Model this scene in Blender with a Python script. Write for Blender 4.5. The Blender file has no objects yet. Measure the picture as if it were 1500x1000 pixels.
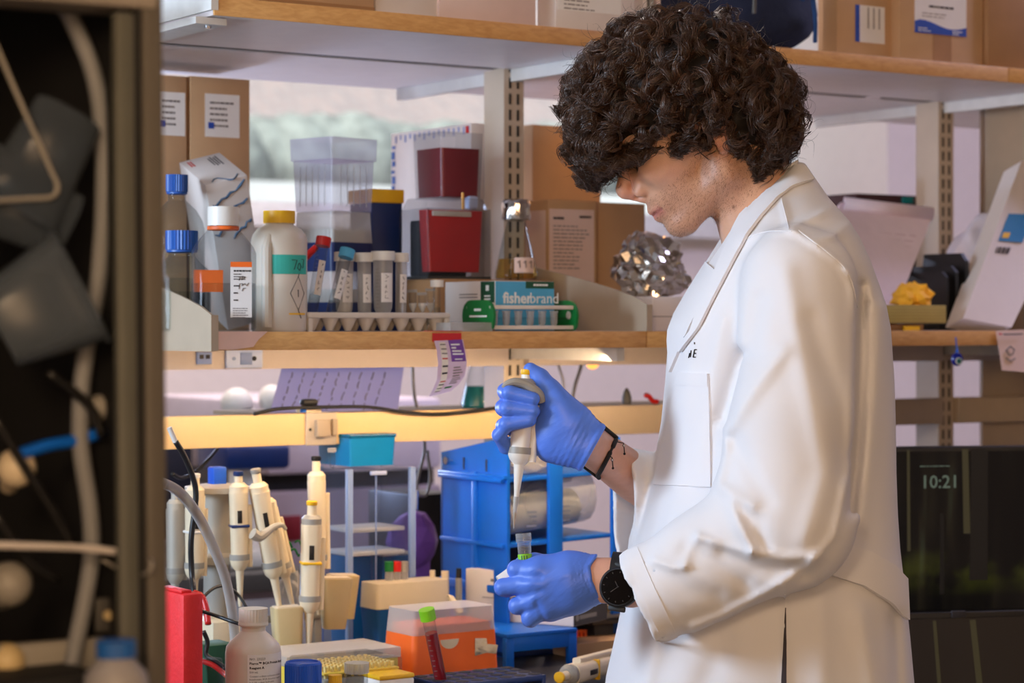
import bpy, bmesh, math, random
import numpy as np
from mathutils import Vector, Matrix, Euler
from mathutils.bvhtree import BVHTree

random.seed(7)
RNG = np.random.default_rng(7)
SC = bpy.context.scene
COL = SC.collection
PI = math.pi

# ------------------------------------------------------------------ camera
F, CX, HY, CZ = 3300.0, 750.0, 478.0, 1.40      # focal length and horizon for a 1500 px wide frame
cam_d = bpy.data.cameras.new('camera')
cam = bpy.data.objects.new('camera', cam_d)
COL.objects.link(cam)
cam.location = (0, 0, CZ)
cam.rotation_euler = (PI / 2, 0, 0)
cam_d.sensor_width = 36
cam_d.lens = F / 1500 * 36
cam_d.shift_y = (HY - 500) / 1500
cam_d.clip_start = 0.05
cam_d.clip_end = 200
cam_d.dof.use_dof = True
cam_d.dof.focus_distance = 2.70
cam_d.dof.aperture_fstop = 6.0
SC.camera = cam

# ------------------------------------------------------------------ world, lamps, exposure
SC.view_settings.view_transform = 'Standard'
SC.view_settings.look = 'None'
SC.view_settings.gamma = 1
SC.view_settings.use_curve_mapping = False
SC.view_settings.exposure = -0.15
world = bpy.data.worlds.new('world')
SC.world = world
world.use_nodes = True
wn = world.node_tree.nodes
wn['Background'].inputs[0].default_value = (0.80, 0.90, 1.0, 1)
wn['Background'].inputs[1].default_value = 1.0


def area(name, loc, target, size, power, color, spread=180, size_y=None):
    d = bpy.data.lights.new(name, 'AREA')
    d.energy = power
    d.color = color
    d.size = size
    if size_y:
        d.shape = 'RECTANGLE'
        d.size_y = size_y
    d.spread = math.radians(spread)
    o = bpy.data.objects.new(name, d)
    COL.objects.link(o)
    o.location = loc
    o.rotation_euler = (Vector(target) - Vector(loc)).to_track_quat('-Z', 'Y').to_euler()
    return o


def point(name, loc, power, color, r=0.03):
    d = bpy.data.lights.new(name, 'POINT')
    d.energy = power
    d.color = color
    d.shadow_soft_size = r
    o = bpy.data.objects.new(name, d)
    COL.objects.link(o)
    o.location = loc
    return o


# cool flash softbox standing at the left of the bench, warm room lamps, warm lamp behind the shelving
area('softbox_left', (-1.60, 2.10, 1.62), (0.25, 2.8, 1.32), 0.5, 36, (0.64, 0.80, 1.0))
area('softbox_high', (-1.15, 1.25, 2.55), (0.22, 2.8, 1.30), 0.7, 9, (0.84, 0.91, 1.0))
area('room_lamp_front', (0.28, -0.8, 1.60), (0.12, 3.1, 1.25), 0.9, 24, (1.0, 0.62, 0.33))
point('lamp_under_back_shelf', tuple(Vector((0.832 * 2.36 - 0.555 * 3.17, 0.555 * 2.36 + 0.832 * 3.17, 1.765))), 0.3, (1.0, 0.45, 0.12), 0.02)
us = area('under_shelf_strip', tuple(Vector((0.832 * 1.80 - 0.555 * 2.715, 0.555 * 1.80 + 0.832 * 2.715, 1.350))), tuple(Vector((0.832 * 1.80 - 0.555 * 2.95, 0.555 * 1.80 + 0.832 * 2.95, 1.08))), 0.9, 3.3, (1.0, 0.68, 0.38), size_y=0.03)
us.rotation_euler = (Matrix.Rotation(math.radians(33.7), 4, 'Z') @ Matrix.Rotation(math.radians(32), 4, 'X')).to_euler()
area('room_lamp_left', (-0.30, -0.1, 1.80), (0.7, 3.2, 1.5), 0.3, 4, (1.0, 0.68, 0.40), spread=80)
area('room_lamp_warm', (2.3, 0.7, 2.3), (0.5, 3.0, 1.2), 0.8, 4.5, (1.0, 0.64, 0.36))
area('ceiling_lamp_far', (-0.6, 5.0, 2.9), (-0.6, 5.0, 0.0), 1.4, 60, (1.0, 0.86, 0.80))
area('island_back_lamp', (1.9, 4.2, 2.75), (1.5, 5.5, 1.5), 0.6, 58, (0.64, 0.63, 1.0))
area('sheet_backlight', (-0.80, 4.3, 1.33), (-0.25, 3.5, 1.27), 0.22, 9, (0.55, 0.68, 1.0))  # added lamp out of view, brightens the hanging sheet from behind
SUN = bpy.data.lights.new('sun', 'SUN')
SUN.energy = 6.0
SUN.angle = 0.03
SUN.color = (1, 0.96, 0.9)
so = bpy.data.objects.new('sun', SUN)
COL.objects.link(so)
so.rotation_euler = (math.radians(40), math.radians(-14), math.radians(-12))

# ------------------------------------------------------------------ coordinates
YAW = math.radians(33.7)                 # the bench and shelves are turned by this about z
CO, SI = math.cos(YAW), math.sin(YAW)


def W(px, py, Y):
    return Vector(((px - CX) / F * Y, Y, CZ + (HY - py) / F * Y))


def yv(px, v):
    return v / (CO - SI * (px - CX) / F)


def sv(px, v, z=None, py=None):
    """point of the shelf plane v seen in column px"""
    Y = yv(px, v)
    return Vector(((px - CX) / F * Y, Y, z if z is not None else CZ + (HY - py) / F * Y))


def uv(u, v, z=0.0):
    return Vector((CO * u - SI * v, SI * u + CO * v, z))


def u_of(px, v):
    p = sv(px, v, 0)
    return CO * p.x + SI * p.y


def zof(py, px, v):
    return CZ + (HY - py) / F * yv(px, v)


def mpp(px, v):
    return yv(px, v) / F


# ------------------------------------------------------------------ materials
def lin(c):
    out = []
    for x in c[:3]:
        x = x / 255.0
        out.append(x / 12.92 if x <= 0.04045 else ((x + 0.055) / 1.055) ** 2.4)
    return (*out, 1.0)


MATS = {}


def mat(name, c, rough=0.5, metal=0.0, var=0.06, scale=30.0, bump=0.0, bscale=200.0, emit=0.0, spec=0.5,
        sheen=0.0, sss=0.0, coat=0.0):
    """plain procedural surface: base colour with a little noise variation and relief"""
    if name in MATS:
        return MATS[name]
    m = bpy.data.materials.new(name)
    m.use_nodes = True
    nt = m.node_tree
    b = nt.nodes['Principled BSDF']
    b.inputs['Roughness'].default_value = rough
    b.inputs['Metallic'].default_value = metal
    b.inputs['Specular IOR Level'].default_value = spec
    base = lin(c)
    tc = nt.nodes.new('ShaderNodeTexCoord')
    n = nt.nodes.new('ShaderNodeTexNoise')
    n.inputs['Scale'].default_value = scale
    n.inputs['Detail'].default_value = 3
    nt.links.new(tc.outputs['Object'], n.inputs['Vector'])
    r = nt.nodes.new('ShaderNodeValToRGB')
    r.color_ramp.elements[0].position = 0.3
    r.color_ramp.elements[1].position = 0.7
    r.color_ramp.elements[0].color = (*[x * (1 - var) for x in base[:3]], 1)
    r.color_ramp.elements[1].color = (*[min(1, x * (1 + var)) for x in base[:3]], 1)
    nt.links.new(n.outputs[0], r.inputs[0])
    nt.links.new(r.outputs[0], b.inputs['Base Color'])
    if sheen:
        b.inputs['Sheen Weight'].default_value = sheen
    if coat:
        b.inputs['Coat Weight'].default_value = coat
    if sss:
        b.inputs['Subsurface Weight'].default_value = sss
        b.inputs['Subsurface Radius'].default_value = (0.012, 0.005, 0.003)
        b.inputs['Subsurface Scale'].default_value = 0.6
    if emit:
        nt.links.new(r.outputs[0], b.inputs['Emission Color'])
        b.inputs['Emission Strength'].default_value = emit
    if bump:
        n2 = nt.nodes.new('ShaderNodeTexNoise')
        n2.inputs['Scale'].default_value = bscale
        n2.inputs['Detail'].default_value = 4
        nt.links.new(tc.outputs['Object'], n2.inputs['Vector'])
        bp = nt.nodes.new('ShaderNodeBump')
        bp.inputs['Strength'].default_value = bump
        bp.inputs['Distance'].default_value = 0.002
        nt.links.new(n2.outputs[0], bp.inputs['Height'])
        nt.links.new(bp.outputs[0], b.inputs['Normal'])
    MATS[name] = m
    return m


def clear(name, tint=(255, 255, 255), haze=0.12, rough=0.08, body=(235, 238, 240), edge=0.5):
    """thin clear plastic or glass wall: see-through, with sheen that grows at grazing angles"""
    if name in MATS:
        return MATS[name]
    m = bpy.data.materials.new(name)
    m.use_nodes = True
    nt = m.node_tree
    b = nt.nodes['Principled BSDF']
    b.inputs['Base Color'].default_value = lin(body)
    b.inputs['Roughness'].default_value = rough
    b.inputs['Specular IOR Level'].default_value = 0.8
    t = nt.nodes.new('ShaderNodeBsdfTransparent')
    t.inputs[0].default_value = lin(tint)
    lw = nt.nodes.new('ShaderNodeLayerWeight')
    lw.inputs['Blend'].default_value = 0.35
    mr = nt.nodes.new('ShaderNodeMapRange')
    mr.inputs['To Min'].default_value = haze
    mr.inputs['To Max'].default_value = min(1, haze + edge)
    nt.links.new(lw.outputs['Facing'], mr.inputs['Value'])
    tc = nt.nodes.new('ShaderNodeTexCoord')
    n = nt.nodes.new('ShaderNodeTexNoise')
    n.inputs['Scale'].default_value = 25
    nt.links.new(tc.outputs['Object'], n.inputs['Vector'])
    bp = nt.nodes.new('ShaderNodeBump')
    bp.inputs['Strength'].default_value = 0.08
    bp.inputs['Distance'].default_value = 0.003
    nt.links.new(n.outputs[0], bp.inputs['Height'])
    nt.links.new(bp.outputs[0], b.inputs['Normal'])
    mx = nt.nodes.new('ShaderNodeMixShader')
    nt.links.new(mr.outputs[0], mx.inputs[0])
    nt.links.new(t.outputs[0], mx.inputs[1])
    nt.links.new(b.outputs[0], mx.inputs[2])
    nt.links.new(mx.outputs[0], nt.nodes['Material Output'].inputs['Surface'])
    MATS[name] = m
    return m


def wood(name, c1, c2, scale=(3, 60, 60), rough=0.45):
    if name in MATS:
        return MATS[name]
    m = bpy.data.materials.new(name)
    m.use_nodes = True
    nt = m.node_tree
    b = nt.nodes['Principled BSDF']
    b.inputs['Roughness'].default_value = rough
    tc = nt.nodes.new('ShaderNodeTexCoord')
    mp = nt.nodes.new('ShaderNodeMapping')
    mp.inputs['Scale'].default_value = scale
    n = nt.nodes.new('ShaderNodeTexNoise')
    n.inputs['Scale'].default_value = 2.2
    n.inputs['Detail'].default_value = 6
    n.inputs['Distortion'].default_value = 0.6
    r = nt.nodes.new('ShaderNodeValToRGB')
    r.color_ramp.elements[0].position = 0.32
    r.color_ramp.elements[1].position = 0.7
    r.color_ramp.elements[0].color = lin(c1)
    r.color_ramp.elements[1].color = lin(c2)
    nt.links.new(tc.outputs['Object'], mp.inputs[0])
    nt.links.new(mp.outputs[0], n.inputs['Vector'])
    nt.links.new(n.outputs[0], r.inputs[0])
    nt.links.new(r.outputs[0], b.inputs['Base Color'])
    MATS[name] = m
    return m


def paper_through(name, c):
    m = bpy.data.materials.new(name)
    m.use_nodes = True
    nt = m.node_tree
    b = nt.nodes['Principled BSDF']
    b.inputs['Base Color'].default_value = lin(c)
    b.inputs['Roughness'].default_value = 0.9
    t = nt.nodes.new('ShaderNodeBsdfTranslucent')
    t.inputs[0].default_value = lin(c)
    mx = nt.nodes.new('ShaderNodeMixShader')
    mx.inputs[0].default_value = 0.6
    nt.links.new(b.outputs[0], mx.inputs[1])
    nt.links.new(t.outputs[0], mx.inputs[2])
    nt.links.new(mx.outputs[0], nt.nodes['Material Output'].inputs['Surface'])
    MATS[name] = m


def M(key):
    return MATS[key]


# ------------------------------------------------------------------ mesh builder
class MB:
    def __init__(self, mtx=None):
        self.v, self.f = [], []
        self.m = mtx or Matrix.Identity(4)

    def add(self, vs, fs, mtx=None):
        k = len(self.v)
        mm = self.m @ mtx if mtx is not None else self.m
        self.v += [tuple(mm @ Vector(p)) for p in vs]
        self.f += [tuple(i + k for i in f) for f in fs]
        return self

    def box(self, c, s, bev=0.0, mtx=None):
        cx, cy, cz = c
        hx, hy, hz = s[0] / 2, s[1] / 2, s[2] / 2
        b = min(bev, hx * 0.9, hy * 0.9, hz * 0.9)
        if b <= 0:
            vs = [(cx + sx * hx, cy + sy * hy, cz + sz * hz) for sx in (-1, 1) for sy in (-1, 1) for sz in (-1, 1)]
            fs = [(0, 1, 3, 2), (4, 6, 7, 5), (0, 4, 5, 1), (2, 3, 7, 6), (0, 2, 6, 4), (1, 5, 7, 3)]
            return self.add(vs, fs, mtx)
        bm = bmesh.new()
        bmesh.ops.create_cube(bm, size=1)
        bmesh.ops.scale(bm, vec=(2 * hx, 2 * hy, 2 * hz), verts=bm.verts)
        bmesh.ops.bevel(bm, geom=bm.edges[:], offset=b, segments=2, profile=0.5, affect='EDGES')
        bm.verts.index_update()
        vs = [(v.co.x + cx, v.co.y + cy, v.co.z + cz) for v in bm.verts]
        fs = [tuple(v.index for v in f.verts) for f in bm.faces]
        bm.free()
        return self.add(vs, fs, mtx)

    def frustum(self, c, s0, s1, h, bev=0.0, open_top=False, mtx=None):
        """box from rectangle s0 at z=c.z to s1 at c.z+h, corners cut by bev"""
        def ring(s, z):
            a, b2 = s[0] / 2, s[1] / 2
            e = min(bev, a * .9, b2 * .9)
            if e <= 0:
                return [(c[0] - a, c[1] - b2, z), (c[0] + a, c[1] - b2, z), (c[0] + a, c[1] + b2, z), (c[0] - a, c[1] + b2, z)]
            out = []
            for sx, sy, a0 in ((1, -1, -90), (1, 1, 0), (-1, 1, 90), (-1, -1, 180)):
                for k in range(4):
                    t = math.radians(a0 + 30 * k)
                    out.append((c[0] + sx * (a - e) + e * math.cos(t), c[1] + sy * (b2 - e) + e * math.sin(t), z))
            return out
        r0, r1 = ring(s0, c[2]), ring(s1, c[2] + h)
        n = len(r0)
        fs = [(i, (i + 1) % n, n + (i + 1) % n, n + i) for i in range(n)]
        fs.append(tuple(reversed(range(n))))
        if not open_top:
            fs.append(tuple(range(n, 2 * n)))
        return self.add(r0 + r1, fs, mtx)

    def cyl(self, p0, p1, r0, r1=None, seg=16, caps=True, mtx=None):
        r1 = r0 if r1 is None else r1
        p0, p1 = Vector(p0), Vector(p1)
        d = (p1 - p0).normalized()
        a = d.orthogonal().normalized()
        b = d.cross(a)
        vs = []
        for p, r in ((p0, r0), (p1, r1)):
            for i in range(seg):
                t = 2 * PI * i / seg
                vs.append(p + a * (r * math.cos(t)) + b * (r * math.sin(t)))
        fs = [(i, (i + 1) % seg, seg + (i + 1) % seg, seg + i) for i in range(seg)]
        if caps:
            fs += [tuple(reversed(range(seg))), tuple(range(seg, 2 * seg))]
        return self.add(vs, fs, mtx)

    def lathe(self, prof, c=(0, 0, 0), seg=24, sx=1, sy=1, sq=None, mtx=None):
        """prof: (r, z) pairs; sq: superellipse power for square-shouldered bottles"""
        vs, fs = [], []
        for r, z in prof:
            for i in range(seg):
                t = 2 * PI * i / seg
                ct, st = math.cos(t), math.sin(t)
                k = 1.0
                if sq:
                    k = 1.0 / (abs(ct) ** sq + abs(st) ** sq) ** (1.0 / sq)
                vs.append((c[0] + r * k * ct * sx, c[1] + r * k * st * sy, c[2] + z))
        n = len(prof)
        for j in range(n - 1):
            for i in range(seg):
                a, b = j * seg + i, j * seg + (i + 1) % seg
                fs.append((a, b, b + seg, a + seg))
        if prof[0][0] > 1e-5:
            fs.append(tuple(reversed(range(seg))))
        if prof[-1][0] > 1e-5:
            fs.append(tuple(range((n - 1) * seg, n * seg)))
        return self.add(vs, fs, mtx)

    def tube(self, pts, r, seg=8, caps=True, mtx=None):
        pts = [Vector(p) for p in pts]
        n = len(pts)
        rs = r if isinstance(r, (list, tuple)) else [r] * n
        vs, fs = [], []
        nrm = None
        for i, p in enumerate(pts):
            d = (pts[min(i + 1, n - 1)] - pts[max(i - 1, 0)]).normalized()
            if nrm is None:
                nrm = d.orthogonal().normalized()
            nrm = (nrm - d * nrm.dot(d)).normalized()
            b = d.cross(nrm)
            for k in range(seg):
                t = 2 * PI * k / seg
                vs.append(p + nrm * (rs[i] * math.cos(t)) + b * (rs[i] * math.sin(t)))
        for i in range(n - 1):
            for k in range(seg):
                a, c2 = i * seg + k, i * seg + (k + 1) % seg
                fs.append((a, c2, c2 + seg, a + seg))
        if caps:
            fs += [tuple(reversed(range(seg))), tuple(range((n - 1) * seg, n * seg))]
        return self.add(vs, fs, mtx)

    def prism(self, poly, t, mtx=None):
        """polygon in the local x-z plane, thickness t along y (centred)"""
        n = len(poly)
        vs = [(x, -t / 2, z) for x, z in poly] + [(x, t / 2, z) for x, z in poly]
        fs = [tuple(range(n)), tuple(reversed(range(n, 2 * n)))]
        fs += [(i, n + i, n + (i + 1) % n, (i + 1) % n) for i in range(n)]
        return self.add(vs, fs, mtx)

    def sphere(self, c, r, seg=16, rings=10, mtx=None):
        if not isinstance(r, (tuple, list)):
            r = (r, r, r)
        vs, fs = [(c[0], c[1], c[2] - r[2])], []
        for j in range(1, rings):
            ph = -PI / 2 + PI * j / rings
            for i in range(seg):
                t = 2 * PI * i / seg
                vs.append((c[0] + r[0] * math.cos(ph) * math.cos(t), c[1] + r[1] * math.cos(ph) * math.sin(t), c[2] + r[2] * math.sin(ph)))
        vs.append((c[0], c[1], c[2] + r[2]))
        for i in range(seg):
            fs.append((0, 1 + (i + 1) % seg, 1 + i))
            fs.append((len(vs) - 1, 1 + (rings - 2) * seg + i, 1 + (rings - 2) * seg + (i + 1) % seg))
        for j in range(rings - 2):
            for i in range(seg):
                a, b = 1 + j * seg + i, 1 + j * seg + (i + 1) % seg
                fs.append((a, b, b + seg, a + seg))
        return self.add(vs, fs, mtx)

    def build(self, name, material=None, parent=None, smooth=None):
        me = bpy.data.meshes.new(name)
        me.from_pydata(self.v, [], self.f)
        me.validate()
        fix_normals(me)
        return link_mesh(name, me, material, parent, smooth)


def fix_normals(me):
    bm = bmesh.new()
    bm.from_mesh(me)
    bmesh.ops.recalc_face_normals(bm, faces=bm.faces[:])
    bm.to_mesh(me)
    bm.free()


def link_mesh(name, me, material, parent=None, smooth=None):
    o = bpy.data.objects.new(name, me)
    COL.objects.link(o)
    if material is not None:
        me.materials.append(MATS[material] if isinstance(material, str) else material)
    if parent is not None:
        o.parent = parent
    if smooth is not False:
        ang = 0.6 if smooth is None else smooth
        me.polygons.foreach_set('use_smooth', [True] * len(me.polygons))
        if ang < 3:
            me.set_sharp_from_angle(angle=ang)
    return o


def thing(name, label, cat, loc=(0, 0, 0), rot=0.0, group=None):
    o = bpy.data.objects.new(name, None)
    o.empty_display_size = 0.02
    COL.objects.link(o)
    o.location = loc
    o.rotation_euler = rot if isinstance(rot, (tuple, list, Euler)) else (0, 0, rot)
    o['label'] = label
    o['category'] = cat
    if group:
        o['group'] = group
    return o


def tag(o, label, cat, group=None):
    o['label'] = label
    o['category'] = cat
    if group:
        o['group'] = group
    return o


def struct(o):
    o['kind'] = 'structure'
    return o


def dup(root, label, loc=None, rot=None, group=None):
    r = root.copy()
    COL.objects.link(r)
    if loc is not None:
        r.location = loc
    if rot is not None:
        r.rotation_euler = rot if isinstance(rot, (tuple, list)) else (0, 0, rot)
    r['label'] = label
    if group:
        r['group'] = group

    def kids(src, dst):
        for ch in [c for c in bpy.data.objects if c.parent is src]:
            c2 = ch.copy()
            COL.objects.link(c2)
            c2.parent = dst
            kids(ch, c2)
    kids(root, r)
    return r


_TXT = {}


def text(parent, string, size, loc, rot, material, name='lettering', align='LEFT', bold=0.0, ext=0.0002, sx=1.0):
    cu = bpy.data.curves.new('lettering_source', 'FONT')
    cu.body = string
    cu.size = size
    cu.align_x = align
    cu.extrude = ext
    cu.offset = bold
    cu.resolution_u = 2
    t = bpy.data.objects.new('lettering_source', cu)
    COL.objects.link(t)
    bpy.context.view_layer.update()
    me = bpy.data.meshes.new_from_object(t.evaluated_get(bpy.context.evaluated_depsgraph_get()))
    bpy.data.objects.remove(t)
    me.materials.clear()
    o = link_mesh(name, me, material, parent, False)
    o.location = loc
    o.rotation_euler = rot
    o.scale = (sx, 1, 1)
    return o


FRONT = (PI / 2, 0, 0)        # lettering on a face that looks along -y


def lines(parent, x0, z0, w, n, pitch, y, material, h=None, seed=1, name='print_lines', fill=(0.55, 1.0)):
    """rows of fine print too small to read, on a face that looks along -y"""
    r = random.Random(seed)
    b = MB()
    h = h or pitch * 0.4
    for i in range(n):
        x = x0
        end = x0 + w * r.uniform(*fill)
        while x < end:
            ww = min(end - x, w * r.uniform(0.06, 0.2))
            b.box((x + ww / 2, y, z0 - i * pitch), (ww, 0.0004, h))
            x += ww + w * 0.03
    return b.build(name, material, parent, False)


def arc_pts(pts, n=8):
    """Catmull-Rom through the points"""
    P = [Vector(p) for p in pts]
    P = [P[0] * 2 - P[1]] + P + [P[-1] * 2 - P[-2]]
    out = []
    for i in range(1, len(P) - 2):
        for k in range(n):
            t = k / n
            a, b, c, d = P[i - 1], P[i], P[i + 1], P[i + 2]
            out.append(0.5 * ((2 * b) + (c - a) * t + (2 * a - 5 * b + 4 * c - d) * t * t + (3 * b - a - 3 * c + d) * t ** 3))
    out.append(P[-2])
    return out


# ------------------------------------------------------------------ implicit surfaces for the figure
def surface_nets(fn, lo, hi, h):
    ax = [np.arange(lo[i], hi[i] + h, h) for i in range(3)]
    nx, ny, nz = map(len, ax)
    S = np.empty((nx, ny, nz), np.float32)
    step = max(1, int(1.5e6 // (ny * nz)))
    for i in range(0, nx, step):
        X, Y, Z = np.meshgrid(ax[0][i:i + step], ax[1], ax[2], indexing='ij')
        S[i:i + step] = fn(X, Y, Z)
    ins = S < 0
    c = ins[:-1, :-1, :-1].astype(np.int8)
    tot = np.zeros((nx - 1, ny - 1, nz - 1), np.int8)
    for dx in (0, 1):
        for dy in (0, 1):
            for dz in (0, 1):
                tot += ins[dx:nx - 1 + dx, dy:ny - 1 + dy, dz:nz - 1 + dz]
    act = (tot > 0) & (tot < 8)
    I, J, K = np.nonzero(act)
    acc = np.zeros((len(I), 3))
    cnt = np.zeros(len(I))
    corners = [(a, b, d) for a in (0, 1) for b in (0, 1) for d in (0, 1)]
    for a in corners:
        for b in corners:
            if sum(b[i] - a[i] for i in range(3)) == 1 and all(b[i] >= a[i] for i in range(3)):
                s0 = S[I + a[0], J + a[1], K + a[2]]
                s1 = S[I + b[0], J + b[1], K + b[2]]
                m = (s0 < 0) != (s1 < 0)
                t = np.where(m, s0 / np.where(m, s0 - s1, 1), 0)
                for q in range(3):
                    acc[:, q] += np.where(m, a[q] + t * (b[q] - a[q]), 0)
                cnt += m
    acc /= cnt[:, None]
    verts = np.stack([ax[0][I] + acc[:, 0] * h, ax[1][J] + acc[:, 1] * h, ax[2][K] + acc[:, 2] * h], 1)
    idx = -np.ones(act.shape, np.int64)
    idx[I, J, K] = np.arange(len(I))
    quads = []
    for axis in range(3):
        sl0 = [slice(1, -1)] * 3
        sl1 = [slice(1, -1)] * 3
        sl0[axis] = slice(0, -1)
        sl1[axis] = slice(1, None)
        a, b = ins[tuple(sl0)], ins[tuple(sl1)]
        m = a != b
        P = np.nonzero(m)
        flip = a[P]
        off = [p + (0 if q == axis else 1) for q, p in enumerate(P)]
        o1, o2 = [(1, 2), (2, 0), (0, 1)][axis]

        def cell(d1, d2):
            q = [o.copy() for o in off]
            q[o1] += d1
            q[o2] += d2
            return idx[q[0], q[1], q[2]]
        q4 = np.stack([cell(-1, -1), cell(0, -1), cell(0, 0), cell(-1, 0)], 1)
        q4[~flip] = q4[~flip][:, ::-1]
        quads.append(q4)
    quads = np.concatenate(quads)
    quads = quads[(quads >= 0).all(1)]
    return verts, quads


def np_mesh(name, verts, faces):
    verts = np.asarray(verts, np.float32)
    faces = np.asarray(faces, np.int32)
    k = faces.shape[1]
    me = bpy.data.meshes.new(name)
    me.vertices.add(len(verts))
    me.vertices.foreach_set('co', verts.ravel())
    me.loops.add(faces.size)
    me.loops.foreach_set('vertex_index', faces.ravel())
    me.polygons.add(len(faces))
    me.polygons.foreach_set('loop_start', np.arange(0, faces.size, k, dtype=np.int32))
    me.polygons.foreach_set('loop_total', np.full(len(faces), k, np.int32))
    me.update(calc_edges=True)
    me.validate()
    return me


def relax(verts, quads, it=2, lam=0.5):
    for _ in range(it):
        acc = np.zeros_like(verts)
        cnt = np.zeros(len(verts))
        for a, b in ((0, 1), (1, 2), (2, 3), (3, 0)):
            for p, q in ((a, b), (b, a)):
                np.add.at(acc, quads[:, p], verts[quads[:, q]])
                np.add.at(cnt, quads[:, p], 1)
        verts = verts * (1 - lam) + lam * acc / np.maximum(cnt, 1)[:, None]
    return verts


def smin(a, b, k):
    if k <= 0:
        return np.minimum(a, b)
    h = np.maximum(k - np.abs(a - b), 0) / k
    return np.minimum(a, b) - h * h * k * 0.25


def smax(a, b, k):
    return -smin(-a, -b, k)


def cone(p, a, b, ra, rb, ys=1.0):
    """tapered capsule; ys stretches distances along y (values over 1 flatten the limb in y)"""
    X, Y, Z = p
    ax_, ay, az = a
    dx, dy, dz = b[0] - a[0], (b[1] - a[1]) * ys, b[2] - a[2]
    px_, py_, pz = X - ax_, (Y - ay) * ys, Z - az
    dd = dx * dx + dy * dy + dz * dz + 1e-12
    t = np.clip((px_ * dx + py_ * dy + pz * dz) / dd, 0, 1)
    return np.sqrt((px_ - t * dx) ** 2 + (py_ - t * dy) ** 2 + (pz - t * dz) ** 2) - (ra + t * (rb - ra))


def ell(p, c, r):
    X, Y, Z = p
    a, b, d = (X - c[0]) / r[0], (Y - c[1]) / r[1], (Z - c[2]) / r[2]
    k0 = np.sqrt(a * a + b * b + d * d)
    k1 = np.sqrt((a / r[0]) ** 2 + (b / r[1]) ** 2 + (d / r[2]) ** 2) + 1e-9
    return k0 * (k0 - 1) / k1


def poly_dist(px_, py_, pts):
    d = None
    for (x0, y0), (x1, y1) in zip(pts[:-1], pts[1:]):
        dx, dy = x1 - x0, y1 - y0
        t = np.clip(((px_ - x0) * dx + (py_ - y0) * dy) / (dx * dx + dy * dy + 1e-9), 0, 1)
        q = (px_ - x0 - t * dx) ** 2 + (py_ - y0 - t * dy) ** 2
        d = q if d is None else np.minimum(d, q)
    return d
# ================================================================== setting (built in the shelf frame: u along, v into)
mat('wall_paint', (226, 214, 206), 0.9, var=0.02)
mat('floor_vinyl', (150, 140, 128), 0.5, var=0.08)
mat('ceiling_tile', (225, 220, 212), 0.95, var=0.03, bump=0.3, bscale=120)
mat('frame_white', (215, 215, 212), 0.5)
mat('white_laminate', (214, 206, 206), 0.42, var=0.03)
wood('maple_edge', (203, 150, 88), (222, 172, 108), (1.5, 40, 90))
mat('maple_rail', (240, 204, 148), 0.45, var=0.02)
mat('steel_beige', (196, 180, 160), 0.5, var=0.03)
mat('steel_dark', (50, 44, 40), 0.7)
mat('channel_grey', (190, 176, 166), 0.55, var=0.03)
mat('plate_beige', (178, 160, 138), 0.5, var=0.03)
mat('epoxy_black', (44, 44, 48), 0.35)
mat('paper_white', (232, 228, 224), 0.85, var=0.02)
mat('paper_pink', (222, 196, 186), 0.85, var=0.02)
mat('ink', (40, 38, 44), 0.8)
mat('ink_grey', (120, 112, 110), 0.8)
mat('card_brown', (194, 156, 116), 0.85, var=0.05, scale=18)
mat('card_brown_dark', (162, 120, 80), 0.85, var=0.06, scale=18)
mat('white_card', (222, 212, 206), 0.7, var=0.02)
mat('chrome', (200, 200, 205), 0.18, 1.0)

SHELF = Matrix.Rotation(YAW, 4, 'Z')


def sbox(name, u0, u1, v0, v1, z0, z1, material, parent=None, bev=0.0):
    b = MB(SHELF)
    b.box(((u0 + u1) / 2, (v0 + v1) / 2, (z0 + z1) / 2), (u1 - u0, v1 - v0, z1 - z0), bev)
    return b.build(name, material, parent)


U0, U1, V0, V1, ZC = -2.6, 6.4, -2.4, 6.0, 3.05
struct(sbox('floor', U0, U1, V0, V1, -0.05, 0, 'floor_vinyl'))
struct(sbox('ceiling', U0, U1, V0, V1, ZC, ZC + 0.05, 'ceiling_tile'))
struct(sbox('wall_left', U0 - 0.1, U0, V0, V1, 0, ZC, 'wall_paint'))
struct(sbox('wall_right', U1, U1 + 0.1, V0, V1, 0, ZC, 'wall_paint'))
struct(sbox('wall_front', U0, U1, V0 - 0.1, V0, 0, ZC, 'wall_paint'))
wa, wb, wz0, wz1 = u_of(150, V1), u_of(1186, V1), zof(322, 500, V1), 2.75
bk = MB(SHELF)
for a, b, c, d in ((U0, wa, 0, ZC), (wb, U1, 0, ZC), (wa, wb, 0, wz0), (wa, wb, wz1, ZC)):
    bk.box(((a + b) / 2, V1 + 0.06, (c + d) / 2), (b - a, 0.12, d - c))
struct(bk.build('wall_back', 'wall_paint'))
win = MB(SHELF)
fr = 0.05
for a, b, c, d in ((wa, wa + fr, wz0, wz1), (wb - fr, wb, wz0, wz1), (wa, wb, wz0, wz0 + fr), (wa, wb, wz1 - fr, wz1),
                   (u_of(742, V1) - .04, u_of(742, V1) + .04, wz0, wz1)):
    win.box(((a + b) / 2, V1 + 0.03, (c + d) / 2), (b - a, 0.06, d - c), 0.004)
w1 = struct(win.build('window_1', 'frame_white'))
clear('window_glass', (250, 253, 255), 0.02, 0.02, edge=0.25)
um = u_of(742, V1)
for a, b in ((wa + fr, um - .04), (um + .04, wb - fr)):
    sbox('pane', a, b, V1 + 0.03, V1 + 0.036, wz0 + fr, wz1 - fr, 'window_glass', w1)
sbox('window_sill', wa - .05, wb + .05, V1 - 0.12, V1, wz0 - 0.03, wz0, 'frame_white', w1)
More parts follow.
